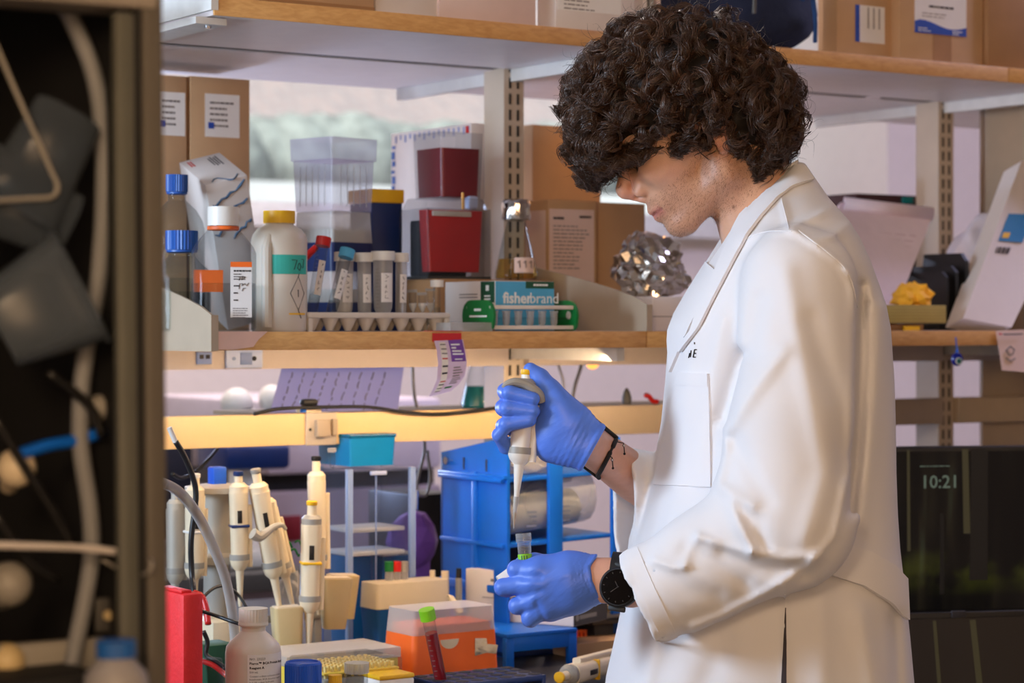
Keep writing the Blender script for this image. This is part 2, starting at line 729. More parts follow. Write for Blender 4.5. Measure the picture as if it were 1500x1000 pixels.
# pier standing out from the right part of the back wall
pu0, pu1 = u_of(1300, 5.55), u_of(1372, 5.55)
struct(sbox('trim_1', pu0, pu1 + 1.2, 5.55, V1, 0, ZC, 'wall_paint'))

# outdoors behind the window
def brick_material():
    m = bpy.data.materials.new('brick_pale')
    m.use_nodes = True
    nt = m.node_tree
    b = nt.nodes['Principled BSDF']
    b.inputs['Roughness'].default_value = 0.9
    br = nt.nodes.new('ShaderNodeTexBrick')
    br.inputs['Color1'].default_value = lin((214, 188, 180))
    br.inputs['Color2'].default_value = lin((196, 176, 172))
    br.inputs['Mortar'].default_value = lin((216, 210, 204))
    br.inputs['Scale'].default_value = 4
    tc = nt.nodes.new('ShaderNodeTexCoord')
    mp = nt.nodes.new('ShaderNodeMapping')
    mp.inputs['Rotation'].default_value = (PI / 2, 0, -YAW)
    nt.links.new(tc.outputs['Object'], mp.inputs[0])
    nt.links.new(mp.outputs[0], br.inputs['Vector'])
    nt.links.new(br.outputs[0], b.inputs['Base Color'])
    MATS['brick_pale'] = m


brick_material()
mat('concrete_pale', (226, 226, 222), 0.9, var=0.05, scale=3)
mat('hedge_leaf', (142, 148, 140), 0.8, var=0.35, scale=9, bump=1.0, bscale=14)
fac = sbox('building', -9, 22, 17, 18, -1, 11, 'brick_pale')
tag(fac, 'pale pinkish brick building wall seen through the window', 'building')
hg = MB(SHELF)
rr = random.Random(3)
for k in range(70):
    u = -2 + k * 0.2
    hg.sphere((u, 13.2 + rr.uniform(-.2, .2), 2.45 + rr.uniform(-.03, .03)), (0.3, 0.45, 0.36 + rr.uniform(-.03, .03)), 10, 7)
hd = hg.build('hedge', 'hedge_leaf', None, 3)
hd['kind'] = 'stuff'
tag(hd, 'blurred grey green hedge outside the window', 'hedge')
gw = sbox('garden_wall', -6, 16, 11.9, 12.2, -1, 2.26, 'concrete_pale')  # garden retaining wall that carries the hedge
tag(gw, 'pale concrete garden wall under the hedge outside the window', 'garden wall')
struct(sbox('ground', -12, 26, 6.2, 17, -1.05, -1, 'concrete_pale'))

# ------------------------------------------------------------------ shelving
ZM, ZU, TH = 1.393, 1.834, 0.0245       # tops of the middle and the upper shelf, board thickness
VF, VB0, VB1 = 2.682, 3.015, 3.35
UJ = [1.317, 2.030, 2.790, 4.3]
shelving = thing('lab_shelving', 'white double-sided laboratory shelving with maple edged shelves above the bench', 'shelving', (0, 0, 0))
SZ = 'z'


def board(u0, u1, v0, v1, zt, edge=True):
    o = sbox('shelf_board', u0 + .001, u1 - .001, v0 + (0.004 if edge else 0), v1, zt - TH, zt, 'white_laminate', shelving)
    if edge:
        sbox('edge_band', u0 + .001, u1 - .001, v0, v0 + 0.004, zt - TH, zt, 'maple_edge', o, 0.0008)
    return o


for a, b in zip(UJ[:-1], UJ[1:]):
    for zt in (ZM, ZU):
        board(a, b, VF, 2.985, zt)
        o = board(a, b, VB0, VB1, zt, False)
    if True:
        sbox('dark_gap_fill', a + .02, b - .02, 2.986, 3.014, ZU - TH + 0.002, ZU - TH + 0.008, 'steel_dark', shelving)  # dark strip added so the gap between the boards reads dark
UPR = [1.2, 1.995, 2.945]
for uu in UPR:
    up = MB(SHELF)
    up.box((uu, VB0, (0.905 + 2.3) / 2), (0.038, 0.058, 2.3 - 0.905))
    o = up.build('upright', 'steel_beige', shelving)
    sl = MB(SHELF)
    z = 1.0
    while z < 2.25:
        for s in (-1, 1):
            sl.box((uu + s * 0.0075, VB0 - 0.0292, z), (0.0045, 0.0012, 0.017))
        z += 0.0254
    s_ = sl.build('slots', 'steel_dark', o)
    s_['kind'] = 'stuff'
    for zt in (ZU, ZM):
        # arms under the boards to both sides
        for v0, v1 in ((2.70, 2.985), (3.045, 3.34)):
            sbox('shelf_arm', uu - 0.007, uu + 0.007, v0, v1, zt - TH - 0.020, zt - TH - 0.0005, 'frame_white', shelving)


def end_plate(u, zt, rise_back, rise_front, drop, material='plate_beige', bulge=0.0):
    n = 10
    poly = [(2.680, zt - drop), (2.680, zt + rise_front)]
    for k in range(1, n + 1):
        t = k / n
        poly.append((2.680 + 0.300 * t, zt + rise_front + (rise_back - rise_front) * (t ** 0.75)))
    poly.append((2.980, zt - drop))
    vs = [(u - 0.0015, v, z) for v, z in poly] + [(u + 0.0015, v, z) for v, z in poly]
    k = len(poly)
    fs = [tuple(range(k)), tuple(reversed(range(k, 2 * k)))] + [(i, k + i, k + (i + 1) % k, (i + 1) % k) for i in range(k)]
    b = MB(SHELF).add(vs, fs)
    # folded flange along the front edge
    b.box((u + 0.004, 2.6805, zt + (rise_front - drop) / 2), (0.010, 0.0015, rise_front + drop))
    return b.build('shelf_end_plate', material, shelving, False)


end_plate(1.314, ZM, 0.085, 0.022, 0.026)
end_plate(2.030, ZM, 0.102, 0.040, 0.0)
end_plate(1.314, ZU, 0.16, 0.10, 0.018, 'frame_white')
# light channel with a screw at the end of the upper shelf
sbox('end_channel', 1.300, 1.345, 2.70, 2.98, ZU - TH - 0.010, ZU - TH - 0.001, 'frame_white', shelving)
o = MB(SHELF).cyl((1.325, 2.715, ZU - TH - 0.014), (1.325, 2.715, ZU - TH - 0.009), 0.005).build('screw', 'chrome', shelving)
# wiring channel under the middle shelf and utility rail below it
for a, b in ((0.8, 1.9755), (2.0145, 2.925), (2.9645, 4.3)):
    sbox('wiring_channel', a, b, 2.972, 2.990, 1.3375, ZM - TH - 0.0005, 'channel_grey', shelving)
    rl = sbox('utility_rail', a, b, 2.972, 2.995, 1.223, 1.270, 'maple_rail' if a < 1 else 'plate_beige', shelving, 0.001)
mat('outlet_blue', (176, 190, 226), 0.35)
mat('outlet_face', (120, 140, 190), 0.4)
op = MB(SHELF)
pc = sv(356, 2.972, py=529)
ru, rz = u_of(356, 2.972), 1.353
op.box((ru, 2.969, rz), (0.060, 0.006, 0.0285), 0.002)
oo = op.build('outlet', 'outlet_blue', shelving)
oo['label'] = 'pale blue outlet cover with a dark socket hole'
MB(SHELF).box((ru + 0.002, 2.9655, rz), (0.019, 0.002, 0.018), 0.0006).build('outlet_insert', 'outlet_face', oo)
MB(SHELF).cyl((ru + 0.015, 2.9662, rz), (ru + 0.015, 2.9645, rz), 0.0035, seg=12).build('socket_hole', 'ink', oo)
MB(SHELF).cyl((ru - 0.018, 2.9662, rz), (ru - 0.018, 2.9650, rz), 0.0028, seg=12).build('socket_hole', 'outlet_face', oo)
r2 = u_of(298, 2.972)
o2 = MB(SHELF).box((r2, 2.970, 1.354), (0.024, 0.004, 0.018), 0.001).build('data_jack', 'outlet_face', shelving)
MB(SHELF).box((r2 - 0.005, 2.9675, 1.356), (0.006, 0.0015, 0.006)).build('jack_hole', 'steel_dark', o2)
MB(SHELF).box((r2 + 0.005, 2.9675, 1.356), (0.006, 0.0015, 0.006)).build('jack_hole', 'ink', o2)
# plate with a clip on the rail
r3 = u_of(469, 2.972)
o3 = MB(SHELF).box((r3, 2.9695, 1.2465), (0.052, 0.005, 0.049), 0.0015).build('rail_plate', 'steel_beige', shelving)
MB(SHELF).box((r3 - 0.002, 2.962, 1.248), (0.022, 0.012, 0.026), 0.002).build('plate_clip', 'plate_beige', o3)
MB(SHELF).box((r3 + 0.020, 2.964, 1.249), (0.009, 0.007, 0.026), 0.002).build('plate_clip', 'plate_beige', o3)
MB(SHELF).cyl((r3 - 0.020, 2.968, 1.246), (r3 - 0.020, 2.9655, 1.246), 0.0022, seg=10).build('screw', 'steel_dark', o3)
# grey end panel at the far right between the shelves
ep0 = u_of(1440, 2.99)
sbox('end_panel', ep0, ep0 + 0.02, 2.70, 2.985, ZM, ZU - TH, 'plate_beige', shelving)
sbox('back_panel', u_of(1442, 3.0), 4.3, 3.005, 3.012, 0.905, ZU - TH, 'plate_beige', shelving)

# ------------------------------------------------------------------ bench, desk
bench = thing('lab_bench', 'long laboratory bench with a dark epoxy top under the shelving', 'bench', (0, 0, 0))
ZB = 0.905
sbox('bench_top', 0.0, 2.10, 2.385, 3.66, ZB - 0.03, ZB, 'epoxy_black', bench, 0.003)
sbox('bench_body', 0.02, 2.08, 2.44, 3.62, 0.10, ZB - 0.03, 'steel_beige', bench)
sbox('toe_kick', 0.04, 2.06, 2.50, 3.56, 0.0, 0.10, 'steel_dark', bench)
for k in range(3):
    d = sbox('door', 0.05 + k * 0.68, 0.70 + k * 0.68, 2.42, 2.44, 0.14, ZB - 0.06, 'maple_rail', bench, 0.002)
    sbox('handle', 0.60 + k * 0.68, 0.615 + k * 0.68, 2.40, 2.42, 0.55, 0.68, 'chrome', d, 0.003)
desk = thing('desk', 'lower dark desk under the computer screens at the right', 'desk', (0, 0, 0))
ZD = 0.74
sbox('desk_top', 2.11, 4.3, 2.30, 3.60, ZD - 0.03, ZD, 'epoxy_black', desk, 0.003)
for uu in (2.16, 4.2):
    for vv in (2.36, 3.54):
        sbox('leg', uu - .03, uu + .03, vv - .03, vv + .03, 0, ZD - 0.03, 'steel_beige', desk)

# ------------------------------------------------------------------ dark cabinet with an open front close to the camera
mat('cab_grey', (86, 80, 72), 0.45, var=0.04)
mat('cab_green', (82, 82, 74), 0.5, var=0.05)
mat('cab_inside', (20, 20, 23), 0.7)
mat('cab_cover', (150, 142, 132), 0.6)
mat('gap_black', (14, 14, 16), 0.6)
VC = 1.423
uc = u_of(243, VC)
cab = thing('open_cabinet', 'dark open-fronted cabinet crammed with plastic ware at the left edge', 'cabinet',
            tuple(uv(uc + 0.0135, VC, 0)), (0, math.radians(-0.55), YAW))


def cbox(name, x0, x1, y0, y1, z0, z1, material, par=None, bev=0.0):
    b = MB()
    b.box(((x0 + x1) / 2, (y0 + y1) / 2, (z0 + z1) / 2), (x1 - x0, y1 - y0, z1 - z0), bev)
    return b.build(name, material, par or cab)


cbox('post', -0.0150, 0.0, 0.0, 0.006, 0.0, 1.70, 'cab_grey', bev=0.002)
cbox('dark_gap_strip', -0.0200, -0.0145, 0.004, 0.010, 0.0, 1.62, 'gap_black')  # black strip put in for the dark gap beside the post
cbox('door_rail', -0.0345, -0.0198, 0.002, 0.012, 0.0, 1.615, 'cab_green', bev=0.003)
cbox('header', -0.80, -0.0040, -0.002, 0.05, 1.6175, 1.76, 'cab_cover', bev=0.004)
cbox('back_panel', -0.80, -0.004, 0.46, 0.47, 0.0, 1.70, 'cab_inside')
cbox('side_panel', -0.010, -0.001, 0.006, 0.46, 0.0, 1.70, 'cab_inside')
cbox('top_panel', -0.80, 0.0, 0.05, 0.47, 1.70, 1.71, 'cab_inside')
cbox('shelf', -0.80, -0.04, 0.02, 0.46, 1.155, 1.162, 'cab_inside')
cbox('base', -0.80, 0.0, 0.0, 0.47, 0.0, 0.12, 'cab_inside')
sh = cbox('lower_shelf', -0.80, -0.04, 0.0, 0.46, 1.128, 1.134, 'cab_inside')
# ================================================================== the person
YP = 2.80                                    # mid plane of the body
person = thing('person', 'young man with curly dark hair in a white lab coat, looking down while pipetting',
               'person', (W(1120, 600, 2.8).x, YP, 0))
P0 = Vector(person.location)


def pchild(o):
    """give an object built in world coordinates to the person"""
    o.parent = person
    o.location = Vector(o.location) - P0
    return o


def to_px(X, Y, Z):
    return CX + X / Y * F, HY - (Z - CZ) / Y * F


def wt(px, py, Y):
    p = W(px, py, Y)
    return (p.x, p.y, p.z)


# ---- skin
def skin_material():
    m = bpy.data.materials.new('skin')
    m.use_nodes = True
    nt = m.node_tree
    b = nt.nodes['Principled BSDF']
    b.inputs['Roughness'].default_value = 0.47
    b.inputs['Subsurface Weight'].default_value = 0.18
    b.inputs['Subsurface Radius'].default_value = (0.012, 0.005, 0.003)
    b.inputs['Subsurface Scale'].default_value = 0.5
    at = nt.nodes.new('ShaderNodeAttribute')
    at.attribute_name = 'tone'
    tc = nt.nodes.new('ShaderNodeTexCoord')
    n = nt.nodes.new('ShaderNodeTexNoise')
    n.inputs['Scale'].default_value = 90
    n.inputs['Detail'].default_value = 5
    nt.links.new(tc.outputs['Object'], n.inputs['Vector'])
    mr = nt.nodes.new('ShaderNodeMapRange')
    mr.inputs['To Min'].default_value = 0.86
    mr.inputs['To Max'].default_value = 1.12
    nt.links.new(n.outputs[0], mr.inputs['Value'])
    mx = nt.nodes.new('ShaderNodeMix')
    mx.data_type = 'RGBA'
    mx.blend_type = 'MULTIPLY'
    mx.inputs[0].default_value = 1
    nt.links.new(at.outputs['Color'], mx.inputs[6])
    nt.links.new(mr.outputs[0], mx.inputs[7])
    nt.links.new(mx.outputs[2], b.inputs['Base Color'])
    n2 = nt.nodes.new('ShaderNodeTexNoise')
    n2.inputs['Scale'].default_value = 700
    nt.links.new(tc.outputs['Object'], n2.inputs['Vector'])
    bp = nt.nodes.new('ShaderNodeBump')
    bp.inputs['Strength'].default_value = 0.25
    bp.inputs['Distance'].default_value = 0.0008
    nt.links.new(n2.outputs[0], bp.inputs['Height'])
    nt.links.new(bp.outputs[0], b.inputs['Normal'])
    MATS['skin'] = m


skin_material()

# head frame: f forward, u up, l lateral, measured in 1/1187 m from the ear opening
HS = 1 / 1187.0
YH = 2.785
EAR = W(1034, 209, YH)
FW = Vector((-0.788, 0, -0.616))
UP = Vector((-0.616, 0, 0.788))


def flu(X, Y, Z):
    dx, dz = (X - EAR.x) / HS, (Z - EAR.z) / HS
    return dx * FW.x + dz * FW.z, (Y - YH) / HS, dx * UP.x + dz * UP.z


def hpt(f, l, u):
    return EAR + FW * (f * HS) + UP * (u * HS) + Vector((0, l * HS, 0))


NECK_A = flu(*wt(1078, 205, YH))
NECK_B = flu(*wt(1128, 370, YH))


def head_sdf(X, Y, Z):
    f, l, u = flu(X, Y, Z)
    la = np.abs(l)
    p = (f, la, u)
    ps = (f, l, u)
    d = ell(ps, (11, 0, 66), (114, 88, 96))
    d = smin(d, ell(ps, (62, 0, 8), (52, 60, 88)), 22)
    d = smin(d, cone(p, (2, 52, -30), (12, 52, -52), 22, 20), 16)
    d = smin(d, cone(p, (10, 50, -52), (92, 16, -72), 23, 19), 22)
    d = smin(d, ell(ps, (101, 0, -68), (23, 26, 22)), 14)
    d = smin(d, ell(ps, (94, 0, -30), (32, 30, 30)), 16)
    d = smin(d, ell(p, (70, 46, 16), (36, 22, 26)), 18)               # cheekbone
    d = smin(d, cone(p, (101, 8, 60), (88, 46, 58), 13, 12), 14)       # brow
    # nose
    n = cone(ps, (103, 0, 54), (137, 0, 20), 8, 12.5)
    n = smin(n, cone(p, (118, 4, 8), (122, 15, 3), 9, 8.5), 8)
    n = smin(n, cone(ps, (136, 0, 14), (124, 0, -6), 10, 7), 6)
    n = smin(n, cone(p, (100, 8, 38), (112, 14, 8), 9, 10), 8)
    d = smin(d, n, 9)
    # eye sockets, eyeballs under lowered lids
    d = smax(d, -ell(p, (112, 30, 41), (17, 20, 13)), 9)
    d = smin(d, ell(p, (87, 30, 41), (17, 17, 15)), 4)
    d = smax(d, -cone(p, (104, 18, 36), (97, 46, 38), 2.0, 2.0), 3)
    # lips
    d = smin(d, cone(p, (123, 0, -30), (108, 22, -33), 7.5, 4), 6)
    d = smin(d, cone(p, (120, 0, -43), (107, 20, -37), 8.5, 4), 6)
    d = smax(d, -cone(p, (132, 0, -37), (106, 27, -33), 2.0, 1.6), 3)
    d = smax(d, -ell(p, (129, 7.5, -1), (8, 4.5, 4.5)), 3)            # nostrils
    # ear
    e = ell(p, (-14, 84, 10), (19, 7, 33))
    e = smax(e, -ell(p, (-10, 91, 10), (10, 6, 18)), 4)
    e = smin(e, ell(p, (-6, 80, -22), (9, 6, 10)), 6)
    d = smin(d, e, 5)
    # neck and nape
    d = smin(d, cone(ps, NECK_A, NECK_B, 60, 64), 20)
    d = smin(d, cone(p, tuple(flu(*wt(1060, 250, YH))[:1]) + (38,) + tuple(flu(*wt(1060, 250, YH))[2:]),
                     tuple(flu(*wt(1085, 370, YH))[:1]) + (14,) + tuple(flu(*wt(1085, 370, YH))[2:]), 16, 14), 18)
    return d * HS


def tone_of(v):
    f, l, u = flu(v[:, 0], v[:, 1], v[:, 2])
    la = np.abs(l)
    base = np.array(lin((206, 160, 132))[:3])
    out = np.tile(base, (len(v), 1))

    def blend(w, c):
        nonlocal out
        w = np.clip(w, 0, 1)[:, None]
        out = out * (1 - w) + np.array(lin(c)[:3]) * w
    g = lambda q, s: np.exp(-(q / s) ** 2)
    nose = np.exp(-(((f - 136) / 22) ** 2 + ((u - 12) / 22) ** 2 + (la / 22) ** 2))
    blend(0.55 * nose, (200, 120, 100))
    blend(0.35 * np.exp(-(((f - 80) / 25) ** 2 + ((u - 5) / 25) ** 2 + ((la - 52) / 25) ** 2)), (205, 140, 115))
    # beard shadow along jaw, chin, upper lip
    jaw = 1 / (1 + np.exp((u + 22 + 0.10 * (f - 50)) / 9)) * (1 / (1 + np.exp((f - 128) / 4))) * (1 / (1 + np.exp(-(f + 14) / 6)))
    side = np.exp(-((f - 14) / 24) ** 2) * (1 / (1 + np.exp((u - 16) / 10))) * (u > -70)
    ulip = np.exp(-(((u + 20) / 7) ** 2 + ((f - 122) / 16) ** 2))
    below = 1 / (1 + np.exp(-(u + 98) / 5))
    st = np.clip(np.maximum(np.maximum(jaw * below, side * 0.9), ulip * 0.8), 0, 1)
    blend(0.42 * st, (146, 98, 70))
    lips = np.exp(-((u + 37) / 7.5) ** 2) * (f > 104) * (la < 26) * (1 / (1 + np.exp(-(f - 111) / 2)))
    blend(0.75 * lips, (190, 110, 105))
    ear = np.exp(-(((f + 12) / 22) ** 2 + ((u - 6) / 36) ** 2)) * (la > 74)
    blend(0.6 * ear, (205, 115, 90))
    slit = np.exp(-((u + 36) / 1.6) ** 2) * (f > 108) * (la < 27)
    blend(0.7 * slit, (120, 50, 50))
    lash = np.exp(-((u - 37) / 1.8) ** 2) * (la > 18) * (la < 40) * (f > 84) * (f < 112)
    blend(0.9 * lash, (50, 32, 26))
    brow = np.exp(-(((u - 62) / 5) ** 2)) * (la > 8) * (la < 52) * (f > 80)
    blend(0.8 * brow, (60, 40, 30))
    mole = np.exp(-(((v[:, 0] - W(1076, 302, 2.73).x) / 0.0017) ** 2 + ((v[:, 2] - W(1076, 302, 2.73).z) / 0.0017) ** 2)) * (v[:, 1] < YH)
    blend(0.9 * mole, (95, 50, 35))
    return out, st


hv, hq = surface_nets(head_sdf, (EAR.x - 0.16, YH - 0.098, EAR.z - 0.17), (EAR.x + 0.13, YH + 0.1, EAR.z + 0.17), 0.0021)
hv = relax(hv, hq, 1, 0.4)
tone, stub = tone_of(hv)
head_bvh = BVHTree.FromPolygons([tuple(p) for p in hv], [tuple(q) for q in hq])

# arms and torso under the clothes
WR_R = (wt(868, 647, 2.74), wt(930, 700, 2.86), wt(1090, 790, 3.0))
WR_L = (wt(862, 846, 2.622), wt(925, 852, 2.612), wt(1150, 780, 2.60))


def arms_sdf(X, Y, Z):
    p = (X, Y, Z)
    d = cone(p, wt(850, 640, 2.735), WR_R[1], 0.0235, 0.030)
    d = np.minimum(d, cone(p, WR_R[1], WR_R[2], 0.030, 0.042))
    d = smin(d, cone(p, wt(852, 848, 2.622), WR_L[1], 0.0255, 0.0280, 1.35), 0.006)
    d = smin(d, cone(p, WR_L[1], WR_L[2], 0.0270, 0.036), 0.01)
    return d


av, aq = surface_nets(arms_sdf, (0.06, 2.52, 0.99), (0.37, 3.06, 1.32), 0.0042)


def trunk_sdf(X, Y, Z):
    p = (X, Y, Z)
    d = ell(p, (0.335, YP, 1.27), (0.10, 0.155, 0.27))
    d = smin(d, cone(p, (0.345, YP - 0.13, 1.42), (0.345, YP + 0.13, 1.42), 0.05, 0.05), 0.05)
    d = smin(d, ell(p, (0.32, YP, 0.98), (0.11, 0.16, 0.16)), 0.06)
    for s in (-1, 1):
        d = smin(d, cone(p, (0.345, YP + s * 0.16, 1.42), WR_L[2] if s < 0 else WR_R[2], 0.045, 0.042), 0.03)
        d = smin(d, cone(p, (0.33, YP + s * 0.09, 0.93), (0.31, YP + s * 0.1, 0.5), 0.085, 0.058), 0.04)
        d = smin(d, cone(p, (0.31, YP + s * 0.1, 0.5), (0.33, YP + s * 0.1, 0.09), 0.056, 0.036), 0.02)
    return d


tv, tq = surface_nets(trunk_sdf, (0.15, YP - 0.27, 0.03), (0.52, YP + 0.29, 1.56), 0.011)
allv = np.concatenate([hv, av, tv])
allq = np.concatenate([hq, aq + len(hv), tq + len(hv) + len(av)])
body_me = np_mesh('body', allv, allq)
ca = body_me.color_attributes.new('tone', 'FLOAT_COLOR', 'POINT')
base = np.array(lin((204, 152, 128))[:3])
tn = np.concatenate([tone, np.tile(base, (len(av) + len(tv), 1))])
ca.data.foreach_set('color', np.concatenate([tn, np.ones((len(tn), 1))], 1).astype(np.float32).ravel())
body = pchild(link_mesh('body', body_me, 'skin', None, 4))

# eye under the lowered lid and lashes
lb = MB()
for s in (-1, 1):
    for k in range(16):
        l = 20 + k * 1.35
        st = hpt(200, s * l, 37.5)
        h_ = head_bvh.ray_cast(st, -FW)
        if h_[0] is None:
            continue
        a = h_[0]
        lb.tube([a, a + (FW * 4 - UP * 3.2) * HS, a + (FW * 7 - UP * 8.5) * HS], [0.0004, 0.0003, 0.0001], 4)
mat('hair_dark', (30, 19, 14), 0.5)
pchild(lb.build('eyelashes', 'hair_dark'))

# stubble: short hairs on the jaw
cand = np.nonzero((stub > 0.25) & (hv[:, 1] < YH + 0.03))[0]
sel = RNG.choice(cand, 5000)
sb_v, sb_f = [], []
nrm_tree = head_bvh
for i in sel:
    p = Vector(hv[i] + RNG.normal(0, 0.0012, 3))
    hit = head_bvh.find_nearest(p)
    if hit[0] is None:
        continue
    q, n = hit[0], hit[1]
    if n.y > 0.6:
        continue
    tdir = (n * 0.55 + Vector((-0.25, 0, -0.75)) + Vector(RNG.normal(0, 0.25, 3))).normalized()
    L = 0.0028 * RNG.uniform(0.6, 1.3)
    sd = tdir.cross(n)
    if sd.length < 1e-4:
        continue
    sd = sd.normalized() * 0.00012
    k = len(sb_v)
    sb_v += [q - sd, q + sd, q + tdir * L]
    sb_f.append((k, k + 1, k + 2))
mat('stubble', (112, 76, 54), 0.6)
o = pchild(link_mesh('stubble', np_mesh('stubble', [tuple(p) for p in sb_v], sb_f), 'stubble', None, False))
o['kind'] = 'stuff'

# ---- hair
HC = [  # px, py, lateral offset m, radii in px (x, z) and lateral m
    ((1010, 135), 0.0, (125, 108), 0.118), ((925, 140), 0.0, (86, 88), 0.098), ((884, 198), 0.0, (46, 66), 0.088),
    ((1108, 168), 0.0, (58, 82), 0.108), ((1000, 75), 0.0, (88, 56), 0.092)]


def hair_sdf(X, Y, Z):
    d = None
    for (cx, cy), dl, (rx, rz), ry in HC:
        c = W(cx, cy, YH)
        e = ell((X, Y, Z), (c.x, YH + dl, c.z), (rx * HS, ry, rz * HS))
        d = e if d is None else smin(d, e, 0.035)
    d = d + 0.0065 * np.sin(X * 118 + 1.3) * np.sin(Z * 104 + 0.7 + 22 * (Y - YH)) + 0.003 * np.sin(X * 61 - Z * 213) * np.cos(Y * 90)
    # cut the face free: everything below the fringe line
    px_, py_ = to_px(X, Y, Z)
    fringe = np.interp(px_, [820, 850, 880, 905, 935, 955, 985, 1008, 1026, 1045, 1062, 1100, 1150, 1180],
                       [264, 272, 266, 244, 228, 220, 222, 206, 190, 228, 244, 254, 252, 242])
    d = smax(d, (py_ - fringe) * HS, 0.012)
    # opening over the near ear
    e = W(1034, 186, 2.68)
    d = smax(d, -ell((X, Y, Z), (e.x, 2.665, e.z), (0.012, 0.03, 0.020)), 0.008)
    return d


gv, gq = surface_nets(lambda X, Y, Z: hair_sdf(X, Y, Z) + 0.012, (0.04, YH - 0.14, 1.55), (0.39, YH + 0.14, 1.82), 0.005)
mat('hair_under', (24, 15, 11), 0.75)
scalp = pchild(link_mesh('hair', np_mesh('hair', relax(gv, gq, 2), gq), 'hair_under', None, 4))


def hair_material():
    m = bpy.data.materials.new('hair_curls')
    m.use_nodes = True
    nt = m.node_tree
    b = nt.nodes['Principled BSDF']
    b.inputs['Roughness'].default_value = 0.30
    b.inputs['Specular IOR Level'].default_value = 0.6
    at = nt.nodes.new('ShaderNodeAttribute')
    at.attribute_name = 'tone'
    nt.links.new(at.outputs['Color'], b.inputs['Base Color'])
    MATS['hair_curls'] = m


hair_material()
ov, oq = surface_nets(hair_sdf, (0.03, YH - 0.145, 1.55), (0.40, YH + 0.145, 1.83), 0.006)
shell = BVHTree.FromPolygons([tuple(p) for p in ov], [tuple(q) for q in oq])
CROWN = W(1045, 40, YH)
SV, SF, ST = [], [], []
rh = random.Random(5)
SEG = 20


def strand(pts, r, col_):
    k = len(SV)
    n = len(pts)
    side = None
    for i in range(n):
        d = (pts[min(i + 1, n - 1)] - pts[max(i - 1, 0)])
        d.normalize()
        if side is None:
            side = d.orthogonal().normalized()
        side = (side - d * side.dot(d)).normalized()
        b = d.cross(side)
        rr = r * (1 - 0.75 * (i / (n - 1)) ** 3)
        for a in (0, 2.094, 4.189):
            SV.append(pts[i] + side * (rr * math.cos(a)) + b * (rr * math.sin(a)))
            ST.append(col_)
    for i in range(n - 1):
        for a in range(3):
            c = (a + 1) % 3
            SF.append((k + i * 3 + a, k + i * 3 + c, k + i * 3 + 3 + c, k + i * 3 + 3 + a))


areas = None
q0 = ov[oq]
ar = np.linalg.norm(np.cross(q0[:, 2] - q0[:, 0], q0[:, 3] - q0[:, 1]), axis=1)
near = (q0[:, :, 1].mean(1) < YH + 0.055)
ar = ar * np.where(near, 1.0, 0.35)
prob = ar / ar.sum()
N_CLUMP = 560
for ci, fi in enumerate(RNG.choice(len(oq), N_CLUMP, p=prob)):
    c0 = Vector(ov[oq[fi]].mean(0))
    hit = shell.find_nearest(c0)
    n = hit[1]
    away = (c0 - CROWN)
    if away.length < 1e-4:
        continue
    flow = away.normalized() + Vector((0, 0, -0.55)) + Vector((rh.uniform(-.35, .35), rh.uniform(-.35, .35), rh.uniform(-.3, .3)))
    L = rh.uniform(0.060, 0.120)
    turns = L / rh.uniform(0.030, 0.055)
    R = rh.uniform(0.0060, 0.0130)
    if away.length < 0.06:
        R *= 0.45
    ph = rh.uniform(0, 6.28)
    hand = rh.choice((-1, 1))
    # path crawling over the shell
    path, p = [], c0 - n * rh.uniform(0.0, 0.010)
    step = L / SEG
    for i in range(SEG + 1):
        h_ = shell.find_nearest(p)
        nn = h_[1]
        fl = flow + Vector((0, 0, -0.5 * i / SEG))
        t = (fl - nn * fl.dot(nn))
        if t.length < 1e-5:
            t = nn.orthogonal()
        t.normalize()
        path.append((p.copy(), t, nn))
        p = p + t * step
        over = (p - h_[0]).dot(nn)
        if over > 0.004:
            p -= nn * (over - 0.004)
    tonev = rh.uniform(0.75, 1.3)
    ns = rh.randint(13, 18)
    for s in range(ns):
        off = rh.gauss(0, 0.26)
        rad = R * rh.uniform(0.72, 1.18)
        lift = rh.gauss(0, 0.0016)
        wob = rh.uniform(0.95, 1.06)
        pts = []
        for i, (q, t, nn) in enumerate(path):
            a = ph + hand * (2 * PI * turns * wob * i / SEG) + off
            bb = t.cross(nn)
            grow = min(1.0, 0.35 + 1.3 * i / SEG)
            pts.append(q + (nn * math.cos(a) + bb * math.sin(a)) * (rad * grow) + bb * lift * 1.4 + nn * (lift + 0.002))
        m_ = tonev * rh.uniform(0.8, 1.25)
        c = (0.058 * m_, 0.027 * m_, 0.0145 * m_, 1)
        strand(pts, 0.00042 * rh.uniform(0.75, 1.25), c)
# open ringlets standing off the outline
for fi in RNG.choice(len(oq), 150, p=prob):
    c0 = Vector(ov[oq[fi]].mean(0))
    n = shell.find_nearest(c0)[1]
    if n.z > 0.75:
        continue
    tdir = (Vector((0, 0, -1)) + n * 0.55 + Vector((rh.uniform(-.5, .3), rh.uniform(-.4, .4), 0))).normalized()
    s1 = tdir.orthogonal().normalized()
    s2 = tdir.cross(s1)
    L, R = rh.uniform(0.018, 0.036), rh.uniform(0.005, 0.010)
    turns, ph = rh.uniform(0.6, 1.3), rh.uniform(0, 6.28)
    m_ = rh.uniform(.7, 1.2)
    for s in range(rh.randint(3, 7)):
        rad, off = R * rh.uniform(.85, 1.12), rh.gauss(0, .16)
        pts = []
        for i in range(17):
            a = ph + off + 2 * PI * turns * i / 16
            pts.append(c0 - n * 0.004 + tdir * (L * i / 16) + (s1 * (math.cos(a) - math.cos(ph)) + s2 * (math.sin(a) - math.sin(ph))) * rad)
        strand(pts, 0.00036, (0.050 * m_, 0.024 * m_, 0.0135 * m_, 1))
